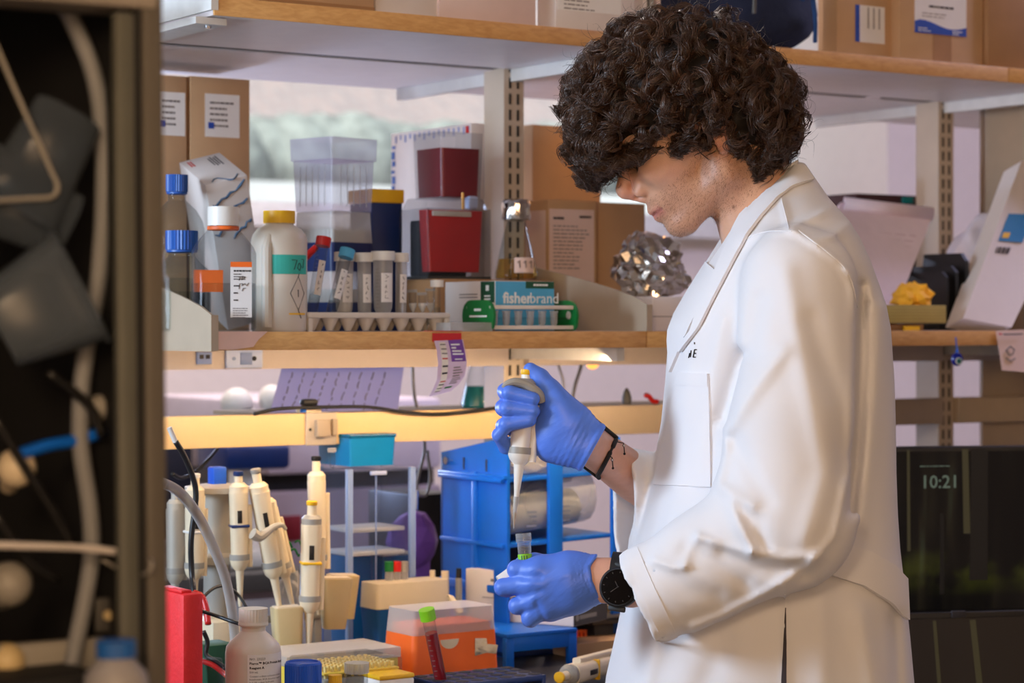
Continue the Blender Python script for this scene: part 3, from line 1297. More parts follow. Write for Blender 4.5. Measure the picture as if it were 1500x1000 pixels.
# loose flyaway hairs around the outline
for fi in RNG.choice(len(oq), 520, p=prob):
    c0 = Vector(ov[oq[fi]].mean(0))
    n = shell.find_nearest(c0)[1]
    bb = n.orthogonal().normalized()
    cc = n.cross(bb)
    R = rh.uniform(0.004, 0.012)
    a0 = rh.uniform(0, 6.28)
    lean = Vector((rh.uniform(-1, 1), rh.uniform(-1, 1), rh.uniform(-1, .5)))
    Lh = rh.uniform(0.008, 0.022)
    tw = rh.uniform(2, 5)
    pts = [c0 + n * (Lh * math.sin(1.6 * i / 10)) + lean * (0.016 * i / 10) + (bb * math.cos(a0 + tw * i / 10) + cc * math.sin(a0 + tw * i / 10)) * R * (i / 10)
           for i in range(11)]
    strand(pts, 0.00020, (0.03, 0.016, 0.009, 1))
hm = np_mesh('curls', np.array([tuple(p) for p in SV]), np.array(SF))
ha = hm.color_attributes.new('tone', 'FLOAT_COLOR', 'POINT')
ha.data.foreach_set('color', np.array(ST, np.float32).ravel())
curls = link_mesh('curls', hm, 'hair_curls', scalp, 4)
curls['kind'] = 'stuff'

# ---- lab coat
T = np.array([  # py, left px, right px, lateral half width
    (238, 1128, 1180, .050), (262, 1108, 1196, .066), (290, 1090, 1214, .092), (320, 1074, 1238, .130), (350, 1058, 1257, .162),
    (385, 1036, 1273, .172), (430, 1008, 1290, .170), (480, 983, 1303, .166), (560, 977, 1309, .162), (620, 971, 1311, .160),
    (690, 959, 1312, .160), (750, 944, 1314, .165), (800, 930, 1317, .174), (880, 915, 1326, .188), (930, 905, 1331, .196),
    (1000, 889, 1337, .205), (1150, 872, 1346, .22), (1300, 860, 1352, .23)], float)
TZ = CZ + (HY - T[:, 0]) / F * 2.78
TX0 = (T[:, 1] - CX) / F * 2.78
TX1 = (T[:, 2] - CX) / F * 2.78
order = np.argsort(TZ)
TZ, TX0, TX1, TL = TZ[order], TX0[order], TX1[order], T[order, 3]

SL = [wt(1170, 416, 2.628), wt(1160, 610, 2.585), wt(1152, 762, 2.565)]
CUFF_L = wt(942, 875, 2.600)
SR = [wt(1150, 430, 2.97), wt(1110, 775, 3.02)]
CUFF_R = wt(925, 728, 2.86)

FOLDS = [  # polyline in the picture, height mm, width px
    ([(1072, 738), (1086, 775), (1103, 806)], 7, 9), ([(1103, 810), (1150, 819), (1198, 813)], 6, 9),
    ([(1062, 808), (1110, 830), (1175, 836)], -7, 13), ([(1024, 786), (1060, 799), (1098, 811)], 6, 7),
    ([(1010, 806), (1045, 822), (1090, 850)], -5, 14), ([(958, 820), (985, 831), (1003, 830)], 4.5, 6),
    ([(965, 838), (1005, 862), (1050, 872)], -3, 14), ([(1003, 828), (1010, 805), (1022, 788)], 3, 7),
    ([(1192, 822), (1125, 866), (1060, 902), (1015, 920)], 5, 8), ([(1247, 680), (1222, 785), (1190, 822)], 3.5, 6),
    ([(1147, 515), (1105, 570), (1064, 628)], 5, 13), ([(1085, 520), (1070, 570), (1060, 612)], -6, 12),
    ([(1062, 650), (1052, 710), (1100, 742)], 5, 10), ([(1075, 640), (1105, 700), (1125, 735)], -3, 12),
    ([(1150, 400), (1178, 540), (1212, 690), (1180, 790)], 4.5, 18), ([(1112, 440), (1100, 520)], -5, 15),
    ([(1190, 470), (1232, 600), (1236, 690)], -4, 16), ([(1075, 740), (1110, 765), (1118, 800)], -4, 12),
    ([(1164, 338), (1215, 372), (1246, 402)], 3, 5), ([(1145, 292), (1156, 336)], 2.5, 4),
    ([(1085, 352), (1125, 338), (1160, 338)], 2, 7), ([(1164, 328), (1195, 318), (1215, 305)], 2.5, 6),
    ([(1196, 352), (1218, 346), (1240, 330)], 2.5, 7),
    ([(1262, 420), (1263, 520), (1258, 640), (1246, 750)], -7, 8), ([(1246, 430), (1249, 520), (1246, 640), (1236, 720)], 1.5, 8), ([(1290, 450), (1284, 560), (1272, 680), (1262, 760)], 2.5, 11),
    ([(1240, 395), (1252, 430), (1256, 480)], 4, 6), ([(1265, 440), (1258, 475)], -4, 8),
    ([(1200, 880), (1205, 1010)], 4, 18), ([(1260, 900), (1280, 1010)], 5, 16), ([(1310, 900), (1315, 1010)], -4, 10),
    ([(1150, 860), (1150, 1000)], 2.5, 5), ([(1060, 940), (1030, 1010)], -4, 20), ([(960, 930), (945, 1010)], 4, 14),
    ([(1000, 500), (975, 700), (935, 860)], -3, 16), ([(1010, 480), (1000, 600)], 3, 16), ([(1060, 470), (1040, 560), (1030, 700)], 3, 12)]


def sleeve_l(p):
    d = cone(p, SL[0], SL[1], 0.068, 0.070, 0.95)
    d = smin(d, cone(p, SL[1], SL[2], 0.070, 0.074, 0.95), 0.02)
    X, Y, Z = p
    c, e = Vector(CUFF_L), Vector(SL[2])
    ax = (c - e).normalized()
    end = c + ax * 0.09
    fore = cone(p, SL[2], tuple(end), 0.071, 0.050)
    cut = (X - c.x) * ax.x + (Y - c.y) * ax.y + (Z - c.z) * ax.z
    fore = np.maximum(fore, cut)
    d = smin(d, fore, 0.03)
    hollow = np.maximum(cone(p, SL[2], tuple(end), 0.057, 0.037), -(cut + 0.07))
    return np.maximum(d, -hollow)


def sleeve_r(p):
    X, Y, Z = p
    d = cone(p, SR[0], SR[1], 0.066, 0.072)
    c, e = Vector(CUFF_R), Vector(SR[1])
    ax = (c - e).normalized()
    end = c + ax * 0.09
    fore = cone(p, SR[1], tuple(end), 0.072, 0.058)
    # the cuff hangs below the wrist
    cn = Vector((-0.97, -0.15, -0.06)).normalized()
    cp = Vector(wt(912, 727, 2.86))
    cut = (X - cp.x) * cn.x + (Y - cp.y) * cn.y + (Z - cp.z) * cn.z
    fore = smin(fore, cone(p, wt(1040, 800, 2.98), wt(890, 765, 2.86), 0.06, 0.046), 0.01)
    fore = np.maximum(fore, cut)
    hollow = np.maximum(np.minimum(cone(p, SR[1], tuple(end), 0.063, 0.049), cone(p, wt(1040, 800, 2.98), wt(890, 765, 2.86), 0.051, 0.037)), -(cut + 0.08))
    return np.maximum(smin(d, fore, 0.02), -hollow)


def torso_sdf(X, Y, Z):
    p = (X, Y, Z)
    x0, x1, la = np.interp(Z, TZ, TX0), np.interp(Z, TZ, TX1), np.interp(Z, TZ, TL)
    ax = np.maximum((x1 - x0) / 2, 0.01)
    ex = 2.35
    r = (np.abs((X - (x0 + x1) / 2) / ax) ** ex + np.abs((Y - YP) / la) ** ex) ** (1 / ex)
    d = (r - 1) * np.minimum(ax, la) * 0.9
    d = np.maximum(d, Z - TZ[-1])
    d = np.maximum(d, TZ[0] - Z)
    # front opening down to the first button, filled by the shirt
    op = cone(p, wt(1050, 325, YP), wt(1000, 450, YP), 0.046, 0.008)
    d = smax(d, -op, 0.006)
    return d


def coat_sdf(X, Y, Z, only=False):
    p = (X, Y, Z)
    d = torso_sdf(X, Y, Z)
    if not only:
        d = smin(d, sleeve_l(p), 0.012)
        d = smin(d, sleeve_r(p), 0.012)
    d = smax(d, -np.maximum(cone(p, wt(1100, 215, YH), wt(1128, 330, YH), 0.052, 0.052), Z - 3), 0.004)
    px_, py_ = to_px(X, Y, Z)
    side = 1 / (1 + np.exp((Y - 2.76) / 0.012))
    disp = np.zeros_like(d)
    band = np.abs(d) < 0.03
    if band.any():
        pb, qb = px_[band], py_[band]
        acc = np.zeros_like(pb)
        for pts, amp, wd in FOLDS:
            acc += amp * 0.00125 * np.exp(-poly_dist(pb, qb, pts) / (wd * wd))
        disp[band] = acc * side[band]
    return d - disp


cv, cq = surface_nets(coat_sdf, (0.07, 2.46, 0.70), (0.53, 3.13, 1.62), 0.0036)
cv = relax(cv, cq, 1, 0.4)


def cloth(name, c, bump=0.12, rough=0.85):
    m = bpy.data.materials.new(name)
    m.use_nodes = True
    nt = m.node_tree
    b = nt.nodes['Principled BSDF']
    b.inputs['Base Color'].default_value = lin(c)
    b.inputs['Roughness'].default_value = rough
    b.inputs['Sheen Weight'].default_value = 0.15
    b.inputs['Specular IOR Level'].default_value = 0.2
    tc = nt.nodes.new('ShaderNodeTexCoord')
    ws = []
    for d_ in ('X', 'Z'):
        w = nt.nodes.new('ShaderNodeTexWave')
        w.bands_direction = d_
        w.inputs['Scale'].default_value = 420
        w.inputs['Distortion'].default_value = 1.5
        nt.links.new(tc.outputs['Object'], w.inputs['Vector'])
        ws.append(w)
    ad = nt.nodes.new('ShaderNodeMath')
    nt.links.new(ws[0].outputs['Fac'], ad.inputs[0])
    nt.links.new(ws[1].outputs['Fac'], ad.inputs[1])
    n = nt.nodes.new('ShaderNodeTexNoise')
    n.inputs['Scale'].default_value = 28
    n.inputs['Detail'].default_value = 5
    nt.links.new(tc.outputs['Object'], n.inputs['Vector'])
    m2 = nt.nodes.new('ShaderNodeMath')
    m2.operation = 'MULTIPLY_ADD'
    m2.inputs[1].default_value = 6.0
    nt.links.new(n.outputs[0], m2.inputs[0])
    nt.links.new(ad.outputs[0], m2.inputs[2])
    bp = nt.nodes.new('ShaderNodeBump')
    bp.inputs['Strength'].default_value = bump
    bp.inputs['Distance'].default_value = 0.0012
    nt.links.new(m2.outputs[0], bp.inputs['Height'])
    nt.links.new(bp.outputs[0], b.inputs['Normal'])
    MATS[name] = m


cloth('coat_cotton', (226, 226, 230))
cloth('coat_hem', (228, 228, 232), 0.1)
cloth('shirt_cotton', (150, 158, 190))
coat = pchild(link_mesh('lab_coat', np_mesh('lab_coat', cv, cq), 'coat_cotton', None, 4))
coat['label'] = 'white cotton lab coat with belt at the back'
coat_bvh = BVHTree.FromPolygons([tuple(p) for p in cv], [tuple(q) for q in cq])
bv_, bq_ = surface_nets(lambda X, Y, Z: coat_sdf(X, Y, Z, True), (0.07, 2.54, 0.70), (0.53, 3.05, 1.62), 0.006)
torso_bvh = BVHTree.FromPolygons([tuple(p) for p in bv_], [tuple(q) for q in bq_])
CAM = Vector((0, 0, CZ))
LAY = [coat_bvh]


def on_coat(px, py, off=0.0):
    d = W(px, py, 1.0) - CAM
    h = LAY[0].ray_cast(CAM, d.normalized())
    if h[0] is None:
        return W(px, py, YP - 0.05), Vector((0, -1, 0))
    n = h[1]
    if n.dot(d) > 0:
        n = -n
    return h[0] + n * off, n


def drape(name, fn, ns, nt_, off, thick, material, parent=None, smooth_it=1):
    """cloth patch laid on the coat: fn(s, t) gives picture coordinates, found on the coat's surface"""
    P = [[on_coat(*fn(i / ns, j / nt_))[0] for j in range(nt_ + 1)] for i in range(ns + 1)]
    for _ in range(smooth_it):
        Q = [[p.copy() for p in r] for r in P]
        for i in range(ns + 1):
            for j in range(nt_ + 1):
                nb = [Q[a][b] for a, b in ((i - 1, j), (i + 1, j), (i, j - 1), (i, j + 1)) if 0 <= a <= ns and 0 <= b <= nt_]
                if 0 < i < ns and 0 < j < nt_:
                    P[i][j] = Q[i][j] * 0.5 + sum(nb, Vector()) * (0.5 / len(nb))
    vs = []
    N = []
    for i in range(ns + 1):
        for j in range(nt_ + 1):
            a = P[min(i + 1, ns)][j] - P[max(i - 1, 0)][j]
            b = P[i][min(j + 1, nt_)] - P[i][max(j - 1, 0)]
            n = a.cross(b).normalized()
            if n.dot(P[i][j] - CAM) > 0:
                n = -n
            N.append(n)
            vs.append(P[i][j] + n * (off + thick))
    k = len(vs)
    vs += [P[i // (nt_ + 1)][i % (nt_ + 1)] + N[i] * (off - 0.002) for i in range(k)]
    fs = []
    W1 = nt_ + 1
    for i in range(ns):
        for j in range(nt_):
            q = (i * W1 + j, i * W1 + j + 1, (i + 1) * W1 + j + 1, (i + 1) * W1 + j)
            fs.append(q)
            fs.append(tuple(x + k for x in reversed(q)))
    rim = [i * W1 for i in range(ns + 1)] + [ns * W1 + j for j in range(1, W1)] + [i * W1 + nt_ for i in range(ns - 1, -1, -1)] + [j for j in range(nt_ - 1, 0, -1)]
    for a, b in zip(rim, rim[1:] + rim[:1]):
        fs.append((a, b, b + k, a + k))
    me = bpy.data.meshes.new(name)
    me.from_pydata([tuple(p) for p in vs], [], fs)
    fix_normals(me)
    o = link_mesh(name, me, material, None, 0.9)
    return pchild(o) if parent is None else coat_child(o, parent)


def coat_child(o, par):
    o.parent = par
    return o


def two_edges(A, B):
    A, B = [Vector((*p, 0)) for p in A], [Vector((*p, 0)) for p in B]

    def at_(E, s):
        x = s * (len(E) - 1)
        i = min(int(x), len(E) - 2)
        return E[i].lerp(E[i + 1], x - i)

    def fn(s, t):
        p = at_(A, s).lerp(at_(B, s), t)
        return p.x, p.y
    return fn


for c in (coat,):
    c.location = -P0
# the coat mesh is in world coordinates; its children are too
o = drape('pocket', two_edges([(996, 545), (983, 600), (968, 660), (958, 710)], [(1039, 547), (1040, 600), (1041, 660), (1042, 713)]),
          18, 10, 0.0, 0.0024, 'coat_hem', coat)
o = drape('pocket_hem', two_edges([(996, 545), (991, 564)], [(1039, 547), (1039, 566)]), 3, 10, 0.0024, 0.0012, 'coat_hem', coat)
LAY[0] = torso_bvh
o = drape('belt', two_edges([(1183, 838), (1215, 843), (1260, 858), (1300, 884), (1324, 908)],
                            [(1205, 793), (1232, 796), (1270, 808), (1303, 828), (1321, 848)]), 24, 6, 0.0050, 0.0030, 'coat_hem', coat)
LAY[0] = coat_bvh
o = drape('collar', two_edges([(1168, 233), (1140, 246), (1115, 272), (1094, 305), (1078, 335), (1064, 368), (1050, 400), (1037, 432), (1020, 468), (996, 512)],
                              [(1189, 266), (1160, 276), (1140, 293), (1118, 318), (1098, 345), (1083, 372), (1066, 404), (1046, 442), (1027, 480), (1000, 516)]),
          40, 6, 0.0035, 0.002, 'coat_hem', coat, 2)
o = drape('lapel', two_edges([(1037, 385), (1022, 408), (1006, 434), (990, 462), (982, 484), (981, 500)],
                             [(1052, 398), (1042, 420), (1030, 446), (1014, 478), (998, 512), (984, 545)]), 20, 4, 0.002, 0.002, 'coat_hem', coat, 2)
o = drape('cuff_hem', two_edges([(914, 809), (924, 832), (942, 874), (957, 910), (972, 941)], [(934, 801), (944, 826), (962, 866), (978, 900), (992, 932)]),
          14, 4, 0.0006, 0.0006, 'coat_hem', coat)


def seam(name, pts, r=0.0008, material='coat_hem', off=0.0004, nsub=8):
    pp = arc_pts([(x, y, 0) for x, y in pts], nsub)
    b = MB()
    b.tube([on_coat(p.x, p.y, off)[0] for p in pp], r, 5)
    return coat_child(b.build(name, material), coat)


mat('seam_dark', (60, 55, 62), 0.9)
seam('sleeve_seam', [(1170, 338), (1215, 372), (1243, 402), (1256, 450)])
seam('shoulder_seam', [(1144, 290), (1150, 312), (1156, 336)])
seam('yoke_seam', [(1085, 352), (1120, 340), (1160, 338)])
seam('side_seam', [(1150, 870), (1149, 895), (1149, 930)])
# slit of the side pocket
LAY[0] = coat_bvh
o = drape('side_slit', two_edges([(1150, 890), (1147, 950), (1144, 1010)], [(1151, 890), (1152, 950), (1152, 1010)]), 24, 2, 0.0006, 0.0006, 'seam_dark', coat)
# dark embroidery near the lapel: the end of a word, letters A and E
mat('embroidery', (22, 22, 30), 0.8)


def stroke(pts, r=0.0007):
    b = MB()
    for seg in pts:
        b.tube([on_coat(x, y, 0.0008)[0] for x, y in seg], r, 5)
    return b


b = stroke([[(1018, 512), (1016, 523)], [(1018, 512), (1021, 512)], [(1017, 517.5), (1020, 517.5)], [(1016, 523), (1019.5, 523)],
            [(1013, 513), (1012, 523)], [(1011, 517), (1009.5, 524)], [(1018, 501), (1018, 504)]])
coat_child(b.build('embroidered_letters', 'embroidery'), coat)


# ---- shirt under the coat
def shirt_sdf(X, Y, Z):
    p = (X, Y, Z)
    d = cone(p, wt(1090, 385, YP), wt(1042, 520, YP), 0.044, 0.05)
    d = smin(d, cone(p, wt(1112, 345, YP), wt(1112, 430, YP), 0.050, 0.056), 0.02)
    d = smax(d, -cone(p, wt(1078, 205, YH), wt(1092, 352, YH), 0.054, 0.056), 0.006)
    return smin(d, ell(p, (0.32, YP, 1.30), (0.105, 0.16, 0.16)), 0.03)


sv_, sq_ = surface_nets(shirt_sdf, (0.18, YP - 0.18, 1.1), (0.5, YP + 0.18, 1.62), 0.006)
pchild(link_mesh('shirt', np_mesh('shirt', relax(sv_, sq_, 2), sq_), 'shirt_cotton', None, 4))


# ---- trousers and shoes (below the frame)
def trousers_sdf(X, Y, Z):
    p = (X, Y, Z)
    d = ell(p, (0.32, YP, 0.95), (0.125, 0.17, 0.16))
    for s in (-1, 1):
        d = smin(d, cone(p, (0.33, YP + s * 0.09, 0.93), (0.31, YP + s * 0.1, 0.5), 0.098, 0.075), 0.03)
        d = smin(d, cone(p, (0.31, YP + s * 0.1, 0.5), (0.33, YP + s * 0.1, 0.10), 0.075, 0.065), 0.02)
    return np.maximum(d, 0.07 - Z)


qv, qq = surface_nets(trousers_sdf, (0.12, YP - 0.24, 0.05), (0.5, YP + 0.24, 1.12), 0.012)
mat('denim', (38, 44, 62), 0.9)
pchild(link_mesh('trousers', np_mesh('trousers', relax(qv, qq, 1), qq), 'denim', None, 4))
mat('shoe_leather', (40, 34, 32), 0.5)
for s in (-1, 1):
    v_, q_ = surface_nets(lambda X, Y, Z: np.maximum(smin(cone((X, Y, Z), (0.345, YP + s * .1, .055), (0.17, YP + s * .105, .03), .05, .04),
                                                         cone((X, Y, Z), (0.34, YP + s * .1, .05), (0.335, YP + s * .1, .11), .05, .05), .02), -Z),
                         (0.10, YP + s * .1 - .08, -0.01), (0.42, YP + s * .1 + .08, 0.18), 0.008)
    pchild(link_mesh('shoe', np_mesh('shoe', v_, q_), 'shoe_leather', None, 4))


# ---- gloves
def glove_material():
    m = bpy.data.materials.new('nitrile')
    m.use_nodes = True
    nt = m.node_tree
    b = nt.nodes['Principled BSDF']
    b.inputs['Base Color'].default_value = lin((82, 122, 220))
    b.inputs['Roughness'].default_value = 0.42
    b.inputs['Specular IOR Level'].default_value = 0.4
    tc = nt.nodes.new('ShaderNodeTexCoord')
    mp = nt.nodes.new('ShaderNodeMapping')
    mp.inputs['Rotation'].default_value = (0, math.radians(35), 0)
    nt.links.new(tc.outputs['Object'], mp.inputs[0])
    n = nt.nodes.new('ShaderNodeTexNoise')
    n.inputs['Scale'].default_value = 60
    n.inputs['Detail'].default_value = 4
    mp2 = nt.nodes.new('ShaderNodeMapping')
    mp2.inputs['Scale'].default_value = (1, 1, 3.2)
    nt.links.new(mp.outputs[0], mp2.inputs[0])
    nt.links.new(mp2.outputs[0], n.inputs['Vector'])
    bp = nt.nodes.new('ShaderNodeBump')
    bp.inputs['Strength'].default_value = 0.35
    bp.inputs['Distance'].default_value = 0.0018
    nt.links.new(n.outputs[0], bp.inputs['Height'])
    nt.links.new(bp.outputs[0], b.inputs['Normal'])
    MATS['nitrile'] = m


glove_material()
YR, YL = 2.70, 2.62                          # depth of the right and the left hand
mr_, ml_ = F / YR, F / YL


def hp(Y0):
    return lambda x, y, d=0.0: wt(x, y, Y0 + d * 0.001)


R_ = hp(YR)
L_ = hp(YL)
mm = 0.001


def chain(p, pts, k=0.003):
    d = None
    for a, b in zip(pts[:-1], pts[1:]):
        e = cone(p, a[0], b[0], a[1] * mm, b[1] * mm)
        d = e if d is None else smin(d, e, k)
    return d


FR = [  # index, middle, ring, little of the right hand: knuckle, middle joint, end joint, tip
    [(R_(790, 583, 22), 11), (R_(741, 573, 6), 10), (R_(746, 575, -17), 9.3), (R_(781, 584, -21), 8.2)],
    [(R_(788, 606, 24), 11), (R_(738, 597, 6), 10.2), (R_(743, 598, -18), 9.6), (R_(781, 602, -21), 8.4)],
    [(R_(788, 632, 23), 10.5), (R_(738, 624, 6), 9.6), (R_(742, 621, -17), 9.2), (R_(776, 615, -21), 8.2)],
    [(R_(786, 655, 18), 9.5), (R_(741, 654, 2), 8.8), (R_(731, 637, -12), 8.4), (R_(743, 622, -18), 7.6)]]


def glove_r(X, Y, Z):
    p = (X, Y, Z)
    ys = 1.55
    palm = cone(p, R_(865, 654, 0), R_(826, 632, 6), 0.0300, 0.0375, 1.25)
    palm = smin(palm, cone(p, R_(826, 634, 8), R_(796, 608, 14), 0.0350, 0.0290, ys), 0.012)
    palm = smin(palm, cone(p, R_(800, 590, 18), R_(803, 650, 16), 0.0150, 0.0150, 1.1), 0.012)
    palm = smin(palm, cone(p, R_(838, 618, -3), R_(816, 592, -4), 0.0220, 0.0160), 0.012)
    palm = smin(palm, cone(p, R_(838, 655, -2), R_(806, 655, 4), 0.0200, 0.0150), 0.012)
    th = chain(p, [(R_(822, 596, -3), 16), (R_(806, 572, 2), 13.5), (R_(791, 553, 6), 11), (R_(777, 541, 7), 8.6)], 0.004)
    d = smin(palm, th, 0.010)
    fg = None
    for f in FR:
        c = chain(p, f, 0.003)
        fg = c if fg is None else smin(fg, c, 0.0015)
    d = smin(d, fg, 0.004)
    # cuff end
    px_, py_ = to_px(X, Y, Z)
    # line (886,628)-(852,690)
    nx, ny = 62 / 70.7, 34 / 70.7
    s = ((px_ - 886) * nx + (py_ - 628) * ny) / mr_
    flare = 0.0018 * np.exp(-((s + 0.003) / 0.004) ** 2)
    wr = 0.0006 * np.sin(s * 900 + 0.05 * px_) * np.exp(-((s + 0.02) / 0.02) ** 2)
    return np.maximum(d - flare - wr, s)


v_, q_ = surface_nets(glove_r, (-0.035, YR - 0.05, 1.20), (0.125, YR + 0.075, 1.375), 0.0019)
gr = pchild(link_mesh('glove', np_mesh('glove', relax(v_, q_, 1, 0.3), q_), 'nitrile', None, 4))
gr['label'] = 'blue nitrile glove gripping the pipette'

FL = [
    [(L_(790, 836, 0), 13), (L_(757, 834, 8), 11), (L_(760, 832, 26), 9.5), (L_(782, 824, 34), 8.5)],
    [(L_(788, 852, -4), 13), (L_(737, 860, 8), 10.2), (L_(742, 862, 28), 9.6), (L_(770, 858, 38), 8.6)],
    [(L_(790, 872, -4), 12.5), (L_(758, 887, 6), 10.2), (L_(762, 886, 26), 9.4), (L_(785, 878, 36), 8.4)],
    [(L_(800, 886, -2), 12), (L_(777, 905, 4), 10.5), (L_(778, 902, 22), 9.2), (L_(798, 890, 32), 8.0)]]


def glove_l(X, Y, Z):
    p = (X, Y, Z)
    palm = cone(p, L_(880, 848, 2), L_(836, 852, 2), 0.0275, 0.0345, 1.3)
    palm = smin(palm, cone(p, L_(836, 853, 2), L_(800, 857, 2), 0.0345, 0.0330, 1.6), 0.012)
    palm = smin(palm, cone(p, L_(792, 836, 2), L_(802, 888, 4), 0.0150, 0.0140), 0.014)
    palm = smin(palm, cone(p, L_(840, 872, 4), L_(806, 888, 5), 0.0180, 0.0150), 0.012)
    th = chain(p, [(L_(835, 835, 18), 15), (L_(806, 828, 28), 12.5), (L_(784, 823, 36), 10.5), (L_(764, 825, 38), 8.5)], 0.004)
    d = smin(palm, th, 0.008)
    fg = None
    for f in FL:
        c = chain(p, f, 0.003)
        fg = c if fg is None else smin(fg, c, 0.0012)
    d = smin(d, fg, 0.006)
    # tendons and knuckle bumps on the back of the hand
    px_, py_ = to_px(X, Y, Z)
    side = 1 / (1 + np.exp((Y - YL) / 0.004))
    disp = 0.0022 * np.exp(-(((px_ - 782) / 12) ** 2 + ((py_ - 832) / 10) ** 2)) + 0.0025 * np.exp(-(((px_ - 776) / 12) ** 2 + ((py_ - 856) / 9) ** 2))
    disp -= 0.0022 * np.exp(-poly_dist(px_, py_, [(768, 846), (790, 845)]) / 30) + 0.0025 * np.exp(-poly_dist(px_, py_, [(762, 876), (790, 866)]) / 30)
    disp += 0.0012 * np.exp(-poly_dist(px_, py_, [(772, 900), (780, 875), (800, 850), (835, 840)]) / 40)
    disp -= 0.0018 * np.exp(-poly_dist(px_, py_, [(786, 882), (793, 898), (798, 912)]) / 14)
    # cuff line
    cx_ = np.interp(py_, [800, 813, 830, 850, 868, 886, 900], [884, 876, 865, 868, 877, 891, 902])
    s = (px_ - cx_) / ml_
    flare = 0.0016 * np.exp(-((s + 0.0025) / 0.003) ** 2)
    wr = 0.0007 * np.sin(s * 1500) * np.exp(-((s + 0.012) / 0.012) ** 2)
    return np.maximum(d - disp * side - flare - wr, s)


v_, q_ = surface_nets(glove_l, (-0.03, YL - 0.045, 1.04), (0.125, YL + 0.07, 1.16), 0.0019)
gl = pchild(link_mesh('glove', np_mesh('glove', relax(v_, q_, 1, 0.3), q_), 'nitrile', None, 4))
gl['label'] = 'blue nitrile glove closed around the tube'

# ---- wrist watch on the left arm
mat('watch_black', (16, 17, 20), 0.55, var=0.02)
mat('watch_glass', (18, 13, 10), 0.12, var=0.02, spec=0.6)
mat('watch_marks', (58, 48, 42), 0.4)
wc = Vector(L_(908, 860, -29))
wm = Matrix.Translation(wc) @ Euler((math.radians(80), math.radians(6), math.radians(-22))).to_matrix().to_4x4() @ Matrix.Scale(1.14, 4)
watch = pchild(MB(wm).lathe([(0, -0.006), (0.0195, -0.006), (0.0205, -0.002), (0.0205, 0.004), (0.0185, 0.006), (0, 0.006)], seg=40).build('wrist_watch', 'watch_black'))
watch['label'] = 'black round wrist watch'


def sub(b, name, material, par):
    o = b.build(name, material)
    o.parent = par
    return o


sub(MB(wm).lathe([(0, 0.0055), (0.0178, 0.0055), (0.0178, 0.0066), (0, 0.0068)], seg=40), 'watch_face', 'watch_glass', watch)
hb = MB(wm)
for k in range(12):
    a = k * PI / 6
    hb.box((0, 0.0150, 0.0069), (0.0006, 0.0016, 0.0003), mtx=Matrix.Rotation(a, 4, 'Z'))
hb.box((0, 0.004, 0.0069), (0.0006, 0.010, 0.0003), mtx=Matrix.Rotation(2.3, 4, 'Z'))
hb.box((0, 0.003, 0.0069), (0.0006, 0.007, 0.0003), mtx=Matrix.Rotation(0.6, 4, 'Z'))
sub(hb, 'watch_marks', 'watch_marks', watch)
sb = MB()
axis = (Vector(WR_L[1]) - Vector(L_(862, 846, 0))).normalized()
c0 = Vector(L_(908, 848, 0))
e1 = axis.cross(Vector((0, 0, 1))).normalized()
e2 = axis.cross(e1).normalized()
ring = [c0 + (e1 * math.cos(t) + e2 * math.sin(t)) * 0.0292 for t in np.linspace(0, 2 * PI, 33)]
vs, fs = [], []
for i, q in enumerate(ring):
    rad = (q - c0).normalized()
    for (da, dr) in ((-0.010, 0), (0.010, 0), (0.010, 0.0022), (-0.010, 0.0022)):
        vs.append(q + axis * da + rad * dr)
for i in range(32):
    for k in range(4):
        fs.append((i * 4 + k, i * 4 + (k + 1) % 4, i * 4 + 4 + (k + 1) % 4, i * 4 + 4 + k))
sb.add(vs, fs)
sub(sb, 'watch_strap', 'watch_black', watch)
for s in (-1, 1):
    sub(MB(wm).box((0, s * 0.0215, -0.001), (0.018, 0.006, 0.005), 0.0015), 'strap_lug', 'watch_black', watch)

# ---- braided bracelet on the right wrist
mat('cord_black', (20, 18, 18), 0.8, bump=0.4, bscale=900)
mat('bead_silver', (190, 185, 178), 0.25, 1.0)
arm_bvh = BVHTree.FromPolygons([tuple(p) for p in av], [tuple(q) for q in aq])
A0, A1 = Vector(wt(850, 640, 2.735)), Vector(WR_R[1])
adir = (A1 - A0).normalized()
near_, far_ = [], []
for k in range(25):
    f = k / 24
    e_ = 0.5 - 0.5 * math.cos(PI * f)
    px, py = 905 + (873 - 905) * e_, 636 + (701 - 636) * e_
    d = (W(px, py, 1.0) - Vector((0, 0, CZ))).normalized()
    h_ = arm_bvh.ray_cast(Vector((0, 0, CZ)), d)
    if h_[0] is not None:
        near_.append(h_[0] + h_[1] * 0.0018)
for p in near_:
    c = A0 + adir * (p - A0).dot(adir)
    mid = A0 + adir * (near_[len(near_) // 2] - A0).dot(adir)
    far_.append(mid * 2 - p if len(near_) else p)
pts = near_ + far_
pts.append(pts[0])
pts = arc_pts(pts, 2)
NPT = len(pts)
br = MB()
br.tube(pts, [0.0030 if (0.02 < i / NPT < 0.12 or 0.16 < i / NPT < 0.46 or i / NPT > 0.55) else 0.0016 for i in range(NPT)], 8)
bracelet = pchild(br.build('bracelet', 'cord_black'))
bracelet['label'] = 'black braided cord bracelet'
for k, (i0, dx) in enumerate(((int(NPT * .20), 0.004), (int(NPT * .05), 0.010))):
    a = pts[i0]
    tb = MB()
    tb.tube([a, a + Vector((dx, -0.004, -0.002)), a + Vector((dx + 0.001, -0.004, -0.014))], 0.0007, 5)
    tb.sphere(tuple(a + Vector((dx + 0.001, -0.004, -0.015))), 0.0016, 8, 6)
    tl = sub(tb, 'cord_tail', 'cord_black', bracelet)
    sub(MB().sphere(tuple(a + Vector((dx, -0.004, -0.005))), 0.0017, 10, 8), 'silver_bead', 'bead_silver', bracelet)
